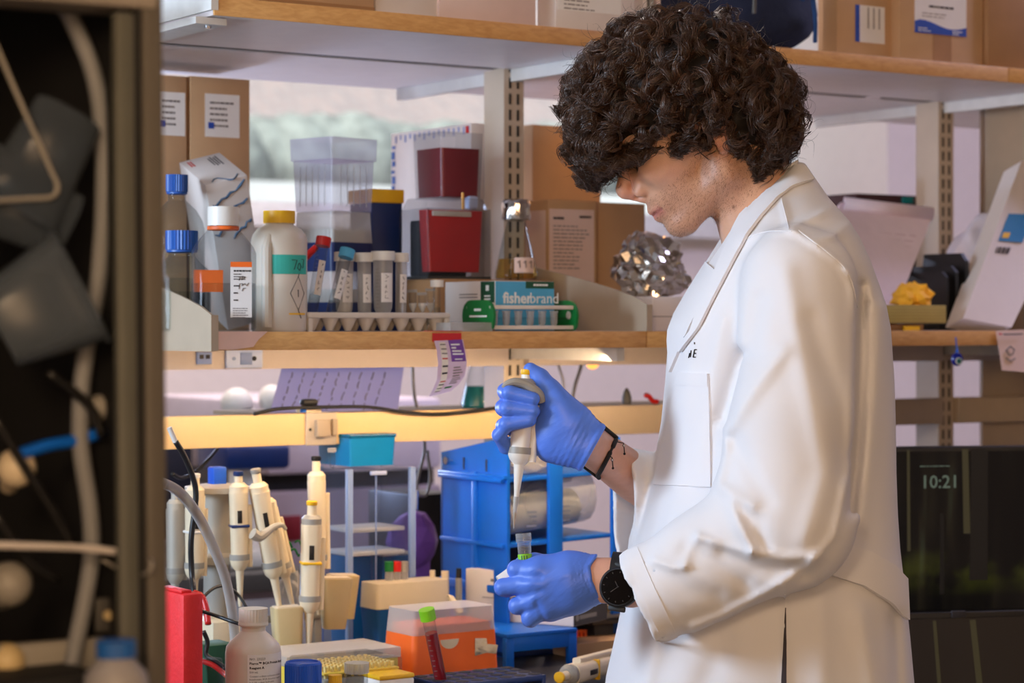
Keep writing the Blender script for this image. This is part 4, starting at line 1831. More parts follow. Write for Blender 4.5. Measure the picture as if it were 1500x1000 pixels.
# ================================================================== helpers for things on shelves and bench
def abox(px_corner, px_right, px_left, py_top, v, zb):
    """carton standing along the shelf: front left edge seen in px_corner, right edge, far left edge, top"""
    u1, u2 = u_of(px_corner, v), u_of(px_right, v)
    dx = (px_left - CX) / F
    v2 = u1 * (CO - dx * SI) / (SI + dx * CO)
    return tuple(uv(u1, v, zb)), u2 - u1, max(0.004, v2 - v), zof(py_top, px_corner, v) - zb


def carton(name, label, cat, A, material, tape=None, bev=0.0012, group=None, rot=YAW):
    loc, w, d, h = A
    t = thing(name, label, cat, loc, rot, group)
    MB().box((w / 2, d / 2, h / 2), (w, d, h), bev).build('carton', material, t)
    if tape:
        MB().box((w / 2, -0.0004, h / 2), (w * 0.22, 0.0006, h), 0).build('tape', tape, t, False)
    return t, w, d, h


mat('lettering_white', (232, 232, 228), 0.6)
mat('blue_cap', (20, 84, 168), 0.4)
mat('navy_plastic', (20, 44, 96), 0.35)
mat('blue_plastic', (10, 100, 210), 0.35, var=0.04)
mat('yellow_plastic', (238, 184, 30), 0.4)
mat('yellow_soft', (240, 206, 74), 0.5)
mat('red_plastic', (196, 26, 22), 0.35)
mat('darkred_plastic', (120, 22, 34), 0.4)
mat('orange_plastic', (240, 106, 36), 0.4, var=0.03)
mat('orange_bright', (246, 110, 30), 0.5)
mat('green_plastic', (14, 110, 46), 0.35)
mat('lime_plastic', (126, 196, 30), 0.4)
mat('teal_tape', (52, 176, 158), 0.6)
mat('teal_liquid', (16, 128, 132), 0.25)
mat('white_plastic', (226, 222, 214), 0.4, var=0.02)
mat('rack_white', (214, 204, 190), 0.5, var=0.03)
mat('beige_plastic', (208, 186, 138), 0.45, var=0.04)
mat('beige_light', (222, 206, 176), 0.42, var=0.03)
mat('grey_plastic', (150, 146, 138), 0.45, var=0.03)
mat('grey_dark', (74, 72, 70), 0.5)
mat('black_plastic', (20, 20, 22), 0.4)
mat('hdpe', (216, 206, 190), 0.38, var=0.03, sss=0.1)
mat('red_liquid', (138, 12, 22), 0.2)
mat('foil', (205, 198, 190), 0.16, 1.0, bump=0.5, bscale=60)
mat('purple_print', (112, 66, 150), 0.7)
mat('purple_plastic', (126, 84, 190), 0.4)
mat('amber_glass', (222, 160, 70), 0.2)
mat('navy_cloth', (22, 34, 66), 0.85, var=0.2, scale=14, bump=0.5, bscale=80)
mat('blue_cloth', (38, 78, 138), 0.8)
mat('logo_blue', (32, 72, 170), 0.6)
mat('sky_print', (78, 166, 206), 0.6)
mat('dark_green_print', (20, 76, 48), 0.6)
mat('ruler_blue', (70, 110, 190), 0.6)
clear('clear_plastic', (248, 249, 250), 0.05, 0.10, (84, 86, 92), 0.38)
clear('clear_bright', (246, 248, 250), 0.12, 0.06, (196, 200, 204), 0.5)
clear('clear_tub', (242, 242, 248), 0.20, 0.25, (206, 200, 222), 0.30)
clear('clear_glass', (246, 250, 250), 0.03, 0.03, (70, 74, 80), 0.45)
clear('clear_frost', (238, 240, 242), 0.34, 0.3, (216, 212, 208), 0.4)
clear('acrylic', (246, 248, 252), 0.05, 0.04, (84, 92, 112), 0.35)
clear('acrylic_edge', (206, 222, 250), 0.50, 0.08, (176, 200, 240))
clear('water', (242, 245, 246), 0.03, 0.02, (60, 62, 66), 0.2)
clear('amber_liquid', (244, 214, 140), 0.10, 0.03, (214, 180, 110), 0.2)
clear('clear_teal', (60, 170, 205), 0.45, 0.15, (20, 130, 190), 0.3)


def wrap(r, z0, z1, a0, a1, off=0.0004, n=10, sq=None, th=0.0003):
    """thin label bent round an upright bottle of radius r (angles in degrees, -90 faces -y)"""
    b = MB()
    vs = []
    for k in range(n + 1):
        t = math.radians(a0 + (a1 - a0) * k / n)
        kk = 1.0
        if sq:
            kk = 1.0 / (abs(math.cos(t)) ** sq + abs(math.sin(t)) ** sq) ** (1.0 / sq)
        for rr_ in (r * kk + off, r * kk + off + th):
            for z in (z0, z1):
                vs.append((rr_ * math.cos(t), rr_ * math.sin(t), z))
    fs = []
    for k in range(n):
        i = k * 4
        fs += [(i, i + 4, i + 5, i + 1), (i + 2, i + 3, i + 7, i + 6), (i, i + 2, i + 6, i + 4), (i + 1, i + 5, i + 7, i + 3)]
    fs += [(0, 1, 3, 2), (n * 4, n * 4 + 2, n * 4 + 3, n * 4 + 1)]
    return b.add(vs, fs)


def ribbed(b, r, z0, z1, n=36, depth=0.0006, c=(0, 0)):
    vs, fs = [], []
    m = n * 2
    for z in (z0, z1):
        for i in range(m):
            t = 2 * PI * i / m
            q = r + (depth if i % 2 else 0)
            vs.append((c[0] + q * math.cos(t), c[1] + q * math.sin(t), z))
    fs = [(i, (i + 1) % m, m + (i + 1) % m, m + i) for i in range(m)] + [tuple(reversed(range(m))), tuple(range(m, 2 * m))]
    return b.add(vs, fs)


# ------------------------------------------------------------------ on the middle shelf, left part
# printed carton, tipped forward behind the bottles
ex, ez = Vector((0.886, 0.380, 0.264)), Vector((-0.085, -0.428, 0.900))
ex.normalize()
ez = (ez - ex * ez.dot(ex)).normalized()
ey = ez.cross(ex)
top_fr = sv(362, 2.93, py=256)
Rm = Matrix((ex, ey, ez)).transposed()
cw, cd, ch = 0.064, 0.115, 0.232
org = top_fr - ex * cw - ez * ch
t = thing('printed_carton', 'tipped white carton with a blue marbled pattern behind the clear bottle', 'box', org, Rm.to_euler())
MB().box((cw / 2, cd / 2, ch / 2), (cw, cd, ch), 0.001).build('carton', 'white_card', t)
mat('marble_blue', (58, 92, 124), 0.6)
b = MB()
r_ = random.Random(2)
for (x0, z0, x1, z1) in ((0.004, 0.196, 0.058, 0.223), (0.010, 0.168, 0.060, 0.200), (0.002, 0.150, 0.040, 0.172), (0.030, 0.140, 0.062, 0.165)):
    pts = [(x0 + (x1 - x0) * k / 7 + r_.uniform(-.002, .002), -0.0004, z0 + (z1 - z0) * k / 7 + r_.uniform(-.004, .004)) for k in range(8)]
    b.tube(pts, [0.0008 + 0.0016 * abs(math.sin(k * 1.3)) for k in range(8)], 5)
b.tube([(0.0, 0.01 + .002 * k, ch + 0.0003) if 0 else (0.012 + k * 0.006, 0.006 + 0.010 * math.sin(k), ch + 0.0002) for k in range(8)], 0.0012, 5)
o = b.build('marble_print', 'marble_blue', t)
o['kind'] = 'stuff'
b = MB()
for k in range(4):
    b.box((0.052 - k * 0.004, 0.085, ch + 0.0002), (0.0016, 0.040 - 0.008 * (k % 2), 0.0004))
b.build('print_lines', 'ink', t, False)['kind'] = 'stuff'
b = MB()
for k in range(2):
    b.box((0.010 + k * 0.004, 0.095, ch + 0.0002), (0.0020, 0.022, 0.0004))
b.build('red_print', 'red_plastic', t, False)['kind'] = 'stuff'


def glass_bottle(name, label, px, v, r, cap_r, py_cap0, py_cap1, py_sh, zb=ZM, liquid=0.5):
    s0 = sv(px, v, zb)
    t = thing(name, label, 'bottle', s0, YAW)
    zt, zc = zof(py_cap0, px, v) - zb, zof(py_cap1, px, v) - zb
    zs = zof(py_sh, px, v) - zb
    n = cap_r * 0.85
    MB().lathe([(r * 0.9, 0), (r, 0.004), (r, zs * 0.96), (r * 0.93, zs + 0.006), (r * 0.7, zs + (zc - zs) * 0.45), (n, zs + (zc - zs) * 0.75), (n, zc)], seg=32).build('glass_body', 'clear_glass', t)
    if liquid:
        MB().lathe([(r * 0.88, 0.002), (r * 0.95, 0.005), (r * 0.95, zs * liquid), (0, zs * liquid)], seg=28).build('water', 'water', t)
    b = MB()
    ribbed(b, cap_r, zc, zt, 30, 0.0010)
    b.build('cap', 'blue_cap', t)
    MB().lathe([(n * 1.0, zc - 0.004), (cap_r * 1.0, zc - 0.003), (cap_r, zc - 0.0005), (n, zc)], seg=24).build('pour_ring', 'blue_cap', t)
    return t


glass_bottle('media_bottle', 'tall glass bottle with ribbed blue cap behind, next to the dark cabinet', 259, 2.945, 0.040, 0.0150, 256, 281, 330)
glass_bottle('media_bottle', 'short glass bottle with wide ribbed blue cap at the left end of the shelf', 266, 2.830, 0.040, 0.0215, 338, 366, 402, liquid=0.7)

# clear square bottle with a white cap
v = 2.742
s0 = sv(327, v, ZM)
k = mpp(327, v)
t = thing('square_bottle', 'clear square bottle with white cap, orange ring and a white label', 'bottle', s0, YAW - 0.35)
zc0, zc1 = zof(333, 327, v) - ZM, zof(303, 327, v) - ZM
zs = zof(372, 327, v) - ZM
R = 0.0425
MB().lathe([(R * .92, 0), (R, 0.005), (R, zs), (R * 0.93, zs + 0.008), (R * 0.72, zs + 0.021), (0.021, zs + 0.032), (0.0195, zc0 + 0.002)], seg=40, sq=4.5).build('bottle_body', 'clear_plastic', t)
MB().lathe([(R * .9, 0.002), (R * .965, 0.006), (R * .965, zs * 0.62), (0, zs * 0.62)], seg=40, sq=4.5).build('liquid', 'water', t)
ribbed(MB(), 0.0205, zc0 + 0.002, zc1, 40, 0.0004).build('cap', 'white_plastic', t)
MB().lathe([(0.0205, zc0 - 0.004), (0.0216, zc0 - 0.003), (0.0216, zc0 + 0.001), (0.0205, zc0 + 0.0015)], seg=32).build('tamper_ring', 'orange_bright', t)
lab = MB()
fx = R + 0.0004
Rl = Matrix.Rotation(0.0, 4, 'Z')
lw, lz0, lz1 = 0.0285, 0.019, 0.093
lx = 0.019
p = MB().box((lx, -fx, (lz0 + lz1) / 2), (lw, 0.0005, lz1 - lz0)).build('label', 'paper_white', t, False)
MB().box((lx, -fx - 0.0003, lz1 - 0.0035), (lw, 0.0004, 0.007)).build('label_band', 'orange_bright', p, False)
lines(p, lx - 0.010, 0.081, 0.024, 1, 0.003, -fx - 0.0004, 'ink', 0.0022, 3, fill=(0.95, 1))
lines(p, lx - 0.010, 0.0765, 0.016, 3, 0.0033, -fx - 0.0004, 'ink', 0.0012, 4)
lines(p, lx - 0.010, 0.061, 0.010, 3, 0.0095, -fx - 0.0004, 'ink', 0.0018, 5)
lines(p, lx - 0.011, 0.031, 0.022, 5, 0.0030, -fx - 0.0004, 'ink_grey', 0.0011, 6)
b = MB()
for st in ([(0.000, 0.068), (0.001, 0.073), (0.004, 0.069), (0.005, 0.074)], [(0.006, 0.071), (0.009, 0.073)], [(0.000, 0.057), (0.001, 0.064), (0.005, 0.064), (0.004, 0.061)],
           [(0.005, 0.062), (0.008, 0.064), (0.010, 0.061), (0.013, 0.065)], [(0.004, 0.054), (0.006, 0.058), (0.009, 0.058)]):
    b.tube([(lx - 0.003 + x, -fx - 0.0006, z) for x, z in st], 0.0005, 4)
b.build('handwriting', 'ink', p)['kind'] = 'stuff'
MB().box((-0.016, R * .9, zs * 0.66), (0.040, 0.0006, 0.030)).build('back_label', 'orange_bright', t, False)

# white plastic bottle with a yellow cap
v = 2.765
s0 = sv(409, v, ZM)
t = thing('wash_bottle', 'frosted white plastic bottle with yellow cap and teal tape', 'bottle', s0, math.radians(-6))
R = 41 * mpp(409, v)
zs, zc0, zc1 = zof(352, 409, v) - ZM, zof(327, 409, v) - ZM, zof(309, 409, v) - ZM
MB().lathe([(R * .94, 0), (R, 0.004), (R, zs), (R * 0.94, zs + 0.008), (R * 0.78, zs + 0.016), (0.0205, zs + 0.021), (0.0195, zc0)], seg=36).build('bottle_body', 'hdpe', t)
ribbed(MB(), 0.0215, zc0, zc1, 34, 0.0005).build('cap', 'yellow_plastic', t)
MB().tube([(-0.009, -R * 0.985, 0.006), (-0.009, -R * 0.985, zs * 0.9), (-0.007, -R * 0.85, zs + 0.004), (-0.004, -R * .66, zs + 0.012)], [0.0075, 0.0075, 0.006, 0.003], 10).build('side_tube', 'hdpe', t)
tz0, tz1 = zof(402, 409, v) - ZM, zof(374, 409, v) - ZM
tp = wrap(R, tz0, tz1, -92, -8).build('tape', 'teal_tape', t, False)
b = MB()


def on_cyl(a, z, off=0.0009):
    a = math.radians(a)
    return ((R + off) * math.cos(a), (R + off) * math.sin(a), z)


zm = (tz0 + tz1) / 2
for st in ([(-52, .006), (-40, .006), (-47, -.007)], [(-36, .001), (-39, -.005), (-34, -.008), (-29, -.003), (-33, .002), (-36, .001)], [(-27, .007), (-20, .007), (-24, -.005)]):
    b.tube([on_cyl(a, zm + z) for a, z in st], 0.0006, 4)
b.build('handwriting', 'ink', tp)
b = MB()
za = zof(430, 409, v) - ZM
for st in ([(-55, 0), (-36, .023), (-17, 0), (-36, -.023), (-55, 0)], [(-36, .023), (-29, .034)], [(-36, -.023), (-28, -.034)], [(-38, .004), (-36, .005), (-36, -.005)]):
    b.tube([on_cyl(a, za + z, 0.0003) for a, z in st], 0.0006, 4)
dm = b.build('hazard_diamond', 'ink', t)
wrap(R, zof(461, 409, v) - ZM, zof(458.5, 409, v) - ZM, -58, -14).build('yellow_strip', 'yellow_plastic', t, False)

# rack with conical cups
v = 2.735
ua, ub = u_of(452, v), u_of(660, v)
zr0, zr1 = zof(466, 555, v), zof(457.5, 555, v)
t = thing('tube_rack', 'white plastic tube rack with cone shaped cups on the shelf', 'rack', uv(ua, v, ZM), YAW)
wr_, dr_ = ub - ua, 0.070
h1, h2 = zr0 - ZM, zr1 - ZM
pl = MB()
pl.box((wr_ / 2, dr_ / 2, (h1 + h2) / 2), (wr_, dr_, h2 - h1), 0.002)
pl.build('rack_plate', 'rack_white', t)
ncup = 8
for j in range(2):
    for i in range(ncup):
        x = wr_ * (i + 0.5) / ncup
        MB().lathe([(0.0035, 0.0008), (0.0045, 0.001), (0.0125, h1), (0.0125, h1 + 0.001)], c=(x, 0.018 + j * 0.034, 0), seg=14).build('cup', 'rack_white', t)
for x in (0.004, wr_ - 0.004):
    for y in (0.004, dr_ - 0.004):
        MB().box((x, y, h1 / 2), (0.006, 0.006, h1)).build('foot', 'rack_white', t)


def conical_tube(label, cap, px_top, py_top, px_bot, py_bot, v, r, capmat, capr=None, fill=None, fillmat='water', group=None, label_strip=True, cap_h=0.013,
                 name='centrifuge_tube', grads=True, seed=1, dv=0.0, body='clear_plastic'):
    """screw-cap tube from its foot to its cap as two points of the plane v"""
    a, b2 = sv(px_bot, v, py=py_bot), sv(px_top, v + dv, py=py_top)
    d = b2 - a
    L = d.length
    q = d.to_track_quat('Z', 'X').to_euler()
    t = thing(name, label, 'tube', a, q, group)
    capr = capr or r * 1.22
    lc = L - cap_h
    MB().lathe([(0.0012, 0), (r * 0.30, 0.0006), (r * 0.92, r * 1.6), (r * 0.97, r * 2.4), (r, lc + 0.004)], seg=20).build('tube_wall', body, t)
    if fill:
        z = lc * fill
        MB().lathe([(0.001, 0.001), (r * 0.26, 0.0014), (r * 0.88, r * 1.6), (r * 0.94, r * 2.4), (r * 0.965, z), (0, z)], seg=18).build('liquid', fillmat, t)
    if cap:
        b = MB()
        ribbed(b, capr, lc, L, 26, 0.0004)
        b.build('cap', capmat, t)
    inv = q.to_matrix().inverted()
    tocam = inv @ (Vector((0, 0, CZ)) - a)
    a0 = math.degrees(math.atan2(tocam.y, tocam.x))
    if label_strip:
        st = wrap(r, lc * 0.34, lc * 0.80, a0 - 10, a0 + 62).build('write_panel', 'paper_white', t, False)
        rs = random.Random(seed)
        b = MB()
        for k in range(5):
            z = lc * (0.42 + 0.08 * k)
            pts = []
            for s in range(4):
                a_ = math.radians(a0 + 18 + rs.uniform(-8, 16))
                pts.append(((r + 0.001) * math.cos(a_), (r + 0.001) * math.sin(a_), z + rs.uniform(-0.003, 0.003)))
            b.tube(pts, 0.0004, 4)
        b.build('handwriting', 'ink', st)['kind'] = 'stuff'
    if grads:
        b = MB()
        for k in range(12):
            z = lc * (0.25 + 0.055 * k)
            b.v, b.f = b.v, b.f
            w2 = wrap(r, z, z + 0.0006, a0 - 44, a0 - (22 if k % 2 else 14), n=3)
            b.add(w2.v, w2.f)
        b.build('graduations', 'ink_grey', t, False)['kind'] = 'stuff'
    return t


conical_tube('clear tube with red screw cap leaning in the white rack', True, 474.5, 347.5, 455, 470, 2.770, 0.0082, 'red_plastic', 0.0102, 0.35, grads=True, seed=4, dv=0.01)
conical_tube('clear tube with light blue screw cap leaning in the white rack', True, 509.5, 365, 482, 470, 2.760, 0.0082, 'sky_print', 0.0105, 0.3, seed=5, dv=0.01)
conical_tube('white capped tube standing right behind the blue capped tube', True, 505, 369, 504, 474, 2.790, 0.0125, 'white_plastic', 0.0148, 0.7, 'white_plastic', seed=6, grads=False, body='clear_frost')
conical_tube('white capped tube of medium width, second of the upright row', True, 533.5, 370, 534, 474, 2.775, 0.0100, 'white_plastic', 0.0120, 0.6, seed=7, grads=False, body='clear_frost')
conical_tube('widest white capped tube with handwritten panel in the rack', True, 561, 368, 561, 474, 2.765, 0.0140, 'white_plastic', 0.0168, 0.6, seed=8, body='clear_frost')
conical_tube('slim white capped tube at the right end of the upright row', True, 588, 370.5, 587, 474, 2.770, 0.0082, 'white_plastic', 0.0103, 0.7, seed=9, grads=False, body='clear_frost')
conical_tube('short thin tube with flat white cap at the right of the rack', True, 640, 410, 640.5, 480, 2.760, 0.0050, 'white_plastic', 0.0092, 0.5, grads=False, label_strip=False, cap_h=0.010, name='small_tube')
for (px, py0, py1, vv, lb) in ((604, 424, 458, 2.775, 'clear microtube nearest the upright tubes, cap white'), (618, 428, 458, 2.765, 'middle one of the clear microtubes on the rack'),
                               (630, 422, 458, 2.785, 'clear microtube just left of the thin white capped tube')):
    conical_tube(lb, True, px, py0, px + 1, py1, vv, 0.0058, 'clear_frost', 0.0066, 0.4, 'white_plastic', grads=False, label_strip=False, cap_h=0.004, name='microtube')
# red marker seen between bottle and tubes
a, b2 = sv(440, 2.83, py=384), sv(463, 2.83, py=362)
b = MB().cyl(a, a.lerp(b2, 0.3), 0.0048, seg=14)
t = b.build('marker_pen', 'white_plastic')
tag(t, 'red and white marker pen leaning behind the yellow capped bottle', 'pen')
cp_ = MB().cyl(a.lerp(b2, 0.3), b2, 0.0054, 0.0046, seg=14).build('pen_cap', 'red_plastic', t)

# ------------------------------------------------------------------ back row of the middle shelf
# two pipette tip boxes with a tall clear tub on top
vv = 2.93
ctr = sv(487, vv, ZM)
zt = zof(308, 487, vv)
th48 = math.radians(48)
hb_ = (zt - ZM) / 2
for k in range(2):
    t = thing('tip_box', ['lower navy pipette tip box under the tall clear tub', 'upper pipette tip box with clear lid under the tall clear tub'][k], 'box',
              ctr + Vector((0, 0, k * hb_)), th48, 'stacked tip boxes on the shelf')
    wbx = 0.086
    MB().frustum((wbx / 2, wbx / 2, 0), (wbx * .94, wbx * .94), (wbx, wbx), hb_ * 0.48, 0.006).build('box_base', 'navy_plastic', t)
    MB().frustum((wbx / 2, wbx / 2, hb_ * 0.48), (wbx, wbx), (wbx * .95, wbx * .95), hb_ * 0.515, 0.006).build('lid', 'clear_frost', t)
    b = MB()
    for i in range(8):
        for j in range(8):
            b.cyl((0.012 + i * 0.0089, 0.012 + j * 0.0089, hb_ * .48), (0.012 + i * 0.0089, 0.012 + j * 0.0089, hb_ * .70), 0.003, 0.0035, 6)
    b.build('tips', 'white_plastic', t)['kind'] = 'stuff'
t = thing('clear_tub', 'tall empty clear plastic tub on top of the tip boxes', 'tub', ctr + Vector((0, 0, 2 * hb_ + 0.0005)), th48)
ht = zof(199, 487, vv) - zt
wt_ = 0.0885
MB().frustum((wt_ / 2, wt_ / 2, 0), (wt_ * .93, wt_ * .93), (wt_, wt_), ht * 0.70, 0.004).build('tub_body', 'clear_tub', t)
MB().frustum((wt_ / 2, wt_ / 2, ht * 0.69), (wt_ * 1.06, wt_ * 1.06), (wt_ * 1.08, wt_ * 1.08), ht * 0.30, 0.004).build('lid', 'clear_tub', t)
b = MB()
for k in range(5):
    b.box((wt_ * (0.2 + 0.15 * k), 0.0005, ht * 0.34), (0.0012, 0.001, ht * 0.55))
    b.box((0.0005, wt_ * (0.2 + 0.15 * k), ht * 0.34), (0.001, 0.0012, ht * 0.55))
b.build('ribs', 'clear_frost', t, False)['kind'] = 'stuff'
# blue box with a yellow lid
A = abox(545, 590, 530, 278, 2.99, ZM)
t = thing('storage_box', 'blue box with a yellow lid behind the clear gel tank', 'box', A[0], YAW)
h = A[3]
MB().box((A[1] / 2, 0.035, h * 0.46), (A[1], 0.07, h * 0.92), 0.003).build('box_base', 'navy_plastic', t)
MB().box((A[1] / 2, 0.035, h * 0.96), (A[1] + .004, 0.074, h * 0.08 + 0.004), 0.002).build('lid', 'yellow_plastic', t)

# carton standing on edge with ruler-like print
A = abox(690, 742, 573, 180, 3.062, ZM)
t, w_, d_, h_ = carton('patterned_carton', 'pale carton with blue ruler print behind the container with the red bag', 'box', A, 'white_card')
b = MB()
for k in range(16):
    b.box((-0.0004, 0.006 + d_ * k / 16.5, h_ - 0.008 - 0.003 * (k % 2)), (0.0004, 0.003, 0.008 + 0.004 * (k % 2)))
for k in range(22):
    b.box((-0.0004, d_ - 0.007 - 0.002 * (k % 2), 0.02 + (h_ - 0.03) * k / 22), (0.0004, 0.010, 0.005 + 0.004 * (k % 3)))
b.build('ruler_print', 'ruler_blue', t, False)['kind'] = 'stuff'
MB().box((-0.0004, 0.010, h_ - 0.010), (0.0004, 0.010, 0.012)).build('red_mark', 'red_plastic', t, False)

# support carton, gel tank and flask on it
A = abox(640, 790, 600, 408, 2.885, ZM)
spt, w_, d_, h_s = carton('flat_carton', 'flat brown carton under the red gel tank, mostly hidden', 'box', (A[0], A[1] + 0.02, 0.10, A[3]), 'card_brown_dark')
zs_ = ZM + h_s + 0.0005
A = abox(627, 719, 574, 304, 2.900, zs_)
t = thing('gel_tank', 'clear electrophoresis tank with a red front panel and black core', 'tank', A[0], YAW)
w_, d_, h_ = A[1], 0.085, A[3]
wall = MB()
tk = 0.0025
for c, s in (((w_ / 2, tk / 2, h_ / 2), (w_, tk, h_)), ((w_ / 2, d_ - tk / 2, h_ / 2), (w_, tk, h_)), ((tk / 2, d_ / 2, h_ / 2), (tk, d_, h_)), ((w_ - tk / 2, d_ / 2, h_ / 2), (tk, d_, h_))):
    wall.box(c, s)
wall.build('tank_wall', 'clear_plastic', t, False)
MB().box((w_ / 2, d_ / 2, 0.002), (w_, d_, 0.004)).build('tank_base', 'grey_dark', t)
MB().frustum((w_ * 0.48, 0.022, h_ * 0.10), (w_ * 0.80, 0.024), (w_ * 0.90, 0.026), h_ * 0.88, 0.004).build('red_panel', 'red_plastic', t)
MB().box((w_ * 0.45, d_ * 0.62, h_ * 0.44), (w_ * 0.78, d_ * 0.30, h_ * 0.80), 0.003).build('black_core', 'black_plastic', t)
MB().box((w_ * 0.42, 0.012, h_ * 0.93), (w_ * 0.62, 0.010, 0.008), 0.001).build('white_bar', 'rack_white', t)
MB().frustum((w_ * 0.5, d_ * 0.5, h_ + 0.0005), (w_ * 0.98, d_ * .9), (w_ * 0.86, d_ * .8), 0.016, 0.004).build('lid', 'clear_plastic', t)
MB().cyl((w_ * 0.66, 0.02, h_), (w_ * 0.66, 0.02, h_ + 0.026), 0.0022, seg=10).build('electrode', 'amber_glass', t)
MB().box((w_ * 0.86, 0.03, h_ + 0.012), (0.018, 0.014, 0.020), 0.004).build('plug', 'outlet_blue', t)
zl = zs_ + h_ + 0.018
A = abox(646, 709, 596, 192, 2.925, zl)
t = thing('bag_container', 'clear container with a dark red bag inside on the gel tank', 'tub', A[0], YAW)
w_, d_, h_ = A[1], min(A[2], 0.085), A[3]
MB().frustum((w_ / 2, d_ / 2, 0), (w_ * .92, d_ * .92), (w_, d_), h_, 0.004).build('container', 'clear_plastic', t)
MB().frustum((w_ / 2, d_ / 2, 0.002), (w_ * .86, d_ * .86), (w_ * .92, d_ * .90), h_ * 0.74, 0.006).build('red_bag', 'darkred_plastic', t)
# flask with a foil cap
v = 2.915
s0 = sv(756, v, zs_)
t = thing('foil_capped_flask', 'glass conical flask with amber liquid and a crumpled foil cap', 'flask', s0, YAW - 0.5)
hf = zof(300, 750, v) - zs_
R = 0.034
MB().lathe([(R * .9, 0), (R, 0.004), (R, 0.010), (R * 0.62, hf * 0.56), (0.0135, hf * 0.80), (0.0135, hf * 0.98)], seg=30).build('flask_glass', 'clear_glass', t)
MB().lathe([(R * .86, 0.002), (R * .95, 0.005), (R * .94, 0.011), (R * .80, hf * 0.28), (0, hf * .28)], seg=28).build('liquid', 'amber_liquid', t)
fb = MB()
rs = random.Random(8)
prof = [(0.0235, hf * 0.80), (0.0225, hf * .86), (0.0215, hf * 0.96), (0.0225, hf * 1.02), (0.0190, hf * 1.06), (0.009, hf * 1.08), (0.0, hf * 1.075)]
fb.lathe(prof, seg=22)
fb.v = [(x * rs.uniform(.93, 1.08), y * rs.uniform(.93, 1.08), z + rs.uniform(-.002, .002)) for x, y, z in fb.v]
fb.build('foil_cap', 'foil', t, 0.2)
nt_ = wrap(R * 0.92, 0.010, 0.034, -100, -40, 0.002).build('label', 'paper_pink', t, False)
b = MB()
for k in range(3):
    a_ = math.radians(-92 + 17 * k)
    b.tube([((R * .92 + .003) * math.cos(a_), (R * .92 + .003) * math.sin(a_), 0.026), ((R * .92 + .003) * math.cos(a_ + .1), (R * .92 + .003) * math.sin(a_ + .1), 0.029),
            ((R * .92 + .003) * math.cos(a_ + .12), (R * .92 + .003) * math.sin(a_ + .12), 0.018)], 0.0007, 4)
b.build('handwriting', 'ink', nt_)['kind'] = 'stuff'

# cartons with packing lists
A = abox(780, 880, 768, 182, 3.22, ZM)
carton('cardboard_box', 'tall plain brown box behind the printed sheet box, right of the upright', 'box', (A[0], A[1], 0.10, A[3]), 'card_brown')
A = abox(803, 874, 767, 292, 3.00, ZM)
t, w_, d_, h_ = carton('cardboard_box', 'box with a printed packing sheet taped to its front', 'box', (A[0], A[1], min(A[2], .10), A[3]), 'card_brown')
p = MB().box((w_ * 0.48, -0.0004, h_ * 0.60), (w_ * 0.92, 0.0005, h_ * 0.66)).build('sheet', 'paper_pink', t, False)
lines(p, w_ * 0.10, h_ * 0.86, w_ * 0.22, 1, 0.004, -0.0009, 'ink', 0.004, 2)
lines(p, w_ * 0.64, h_ * 0.875, w_ * 0.26, 1, 0.004, -0.0009, 'ink', 0.004, 3, fill=(.9, 1))
lines(p, w_ * 0.10, h_ * 0.80, w_ * 0.76, 12, 0.0062, -0.0009, 'ink_grey', 0.0018, 4)
p2 = MB().box((-0.0004, d_ * 0.5, h_ * 0.62), (0.0005, d_ * 0.8, h_ * 0.6)).build('side_sheet', 'paper_pink', t, False)
A = abox(876, 945, 874, 296, 3.02, ZM)
carton('cardboard_box', 'brown box without print just left of the face', 'box', (A[0], A[1], 0.09, A[3]), 'card_brown')

# far boxes with shipping labels at the back left
for (c0, c1, top, lb, lx0, lx1) in ((212, 274, 108, 'brown box with shipping label at the far left of the back row', 0.30, 0.95),
                                    (279, 366, 111, 'brown box with shipping label, right one of the back pair', 0.24, 0.82)):
    A = abox(c0, c1, c0 - 1, top, 3.20, ZM)
    t, w_, d_, h_ = carton('shipping_box', lb, 'box', (A[0], A[1], 0.14, A[3]), 'card_brown')
    p = MB().box((w_ * (lx0 + lx1) / 2, -0.0005, h_ * 0.85), (w_ * (lx1 - lx0), 0.0006, h_ * 0.17)).build('shipping_label', 'paper_white', t, False)
    lines(p, w_ * (lx0 + .08), h_ * 0.90, w_ * (lx1 - lx0) * .7, 5, 0.009, -0.0011, 'ink_grey', 0.003, 2)
    MB().box((w_ * (lx0 + .10), -0.0012, h_ * 0.81), (0.010, 0.0005, 0.010)).build('logo', 'logo_blue', p, False)

# ------------------------------------------------------------------ front row right
A = abox(725, 812, 652, 411, 2.735, ZM)
t = thing('product_box', 'white and blue lettered cardboard box behind the small green rack', 'box', A[0], YAW)
w_, d_, h_ = A[1], A[2], A[3]
MB().box((w_ / 2, d_ / 2, h_ / 2), (w_, d_, h_), 0.0008).build('carton', 'white_card', t)
fp = MB().box((w_ / 2, -0.0003, h_ / 2), (w_ * 0.985, 0.0005, h_ * 0.98)).build('blue_print', 'sky_print', t, False)
text(fp, 'fisher', 0.0225, (w_ * 0.13, -0.0007, h_ * 0.56), FRONT, 'lettering_white', bold=0.0006)
text(fp, 'brand', 0.0225, (w_ * 0.575, -0.0007, h_ * 0.56), FRONT, 'lettering_white')
MB().box((w_ * 0.75, -0.0007, h_ * 0.925), (w_ * 0.48, 0.0004, h_ * 0.14)).build('green_band', 'dark_green_print', fp, False)
lines(fp, w_ * 0.64, h_ * 0.925, w_ * 0.24, 1, 0.003, -0.0010, 'lettering_white', 0.0028, 5, fill=(1, 1))
g = MB().box((-0.0004, d_ * 0.14, h_ * 0.78), (0.0005, d_ * 0.27, h_ * 0.42)).build('green_label', 'dark_green_print', t, False)
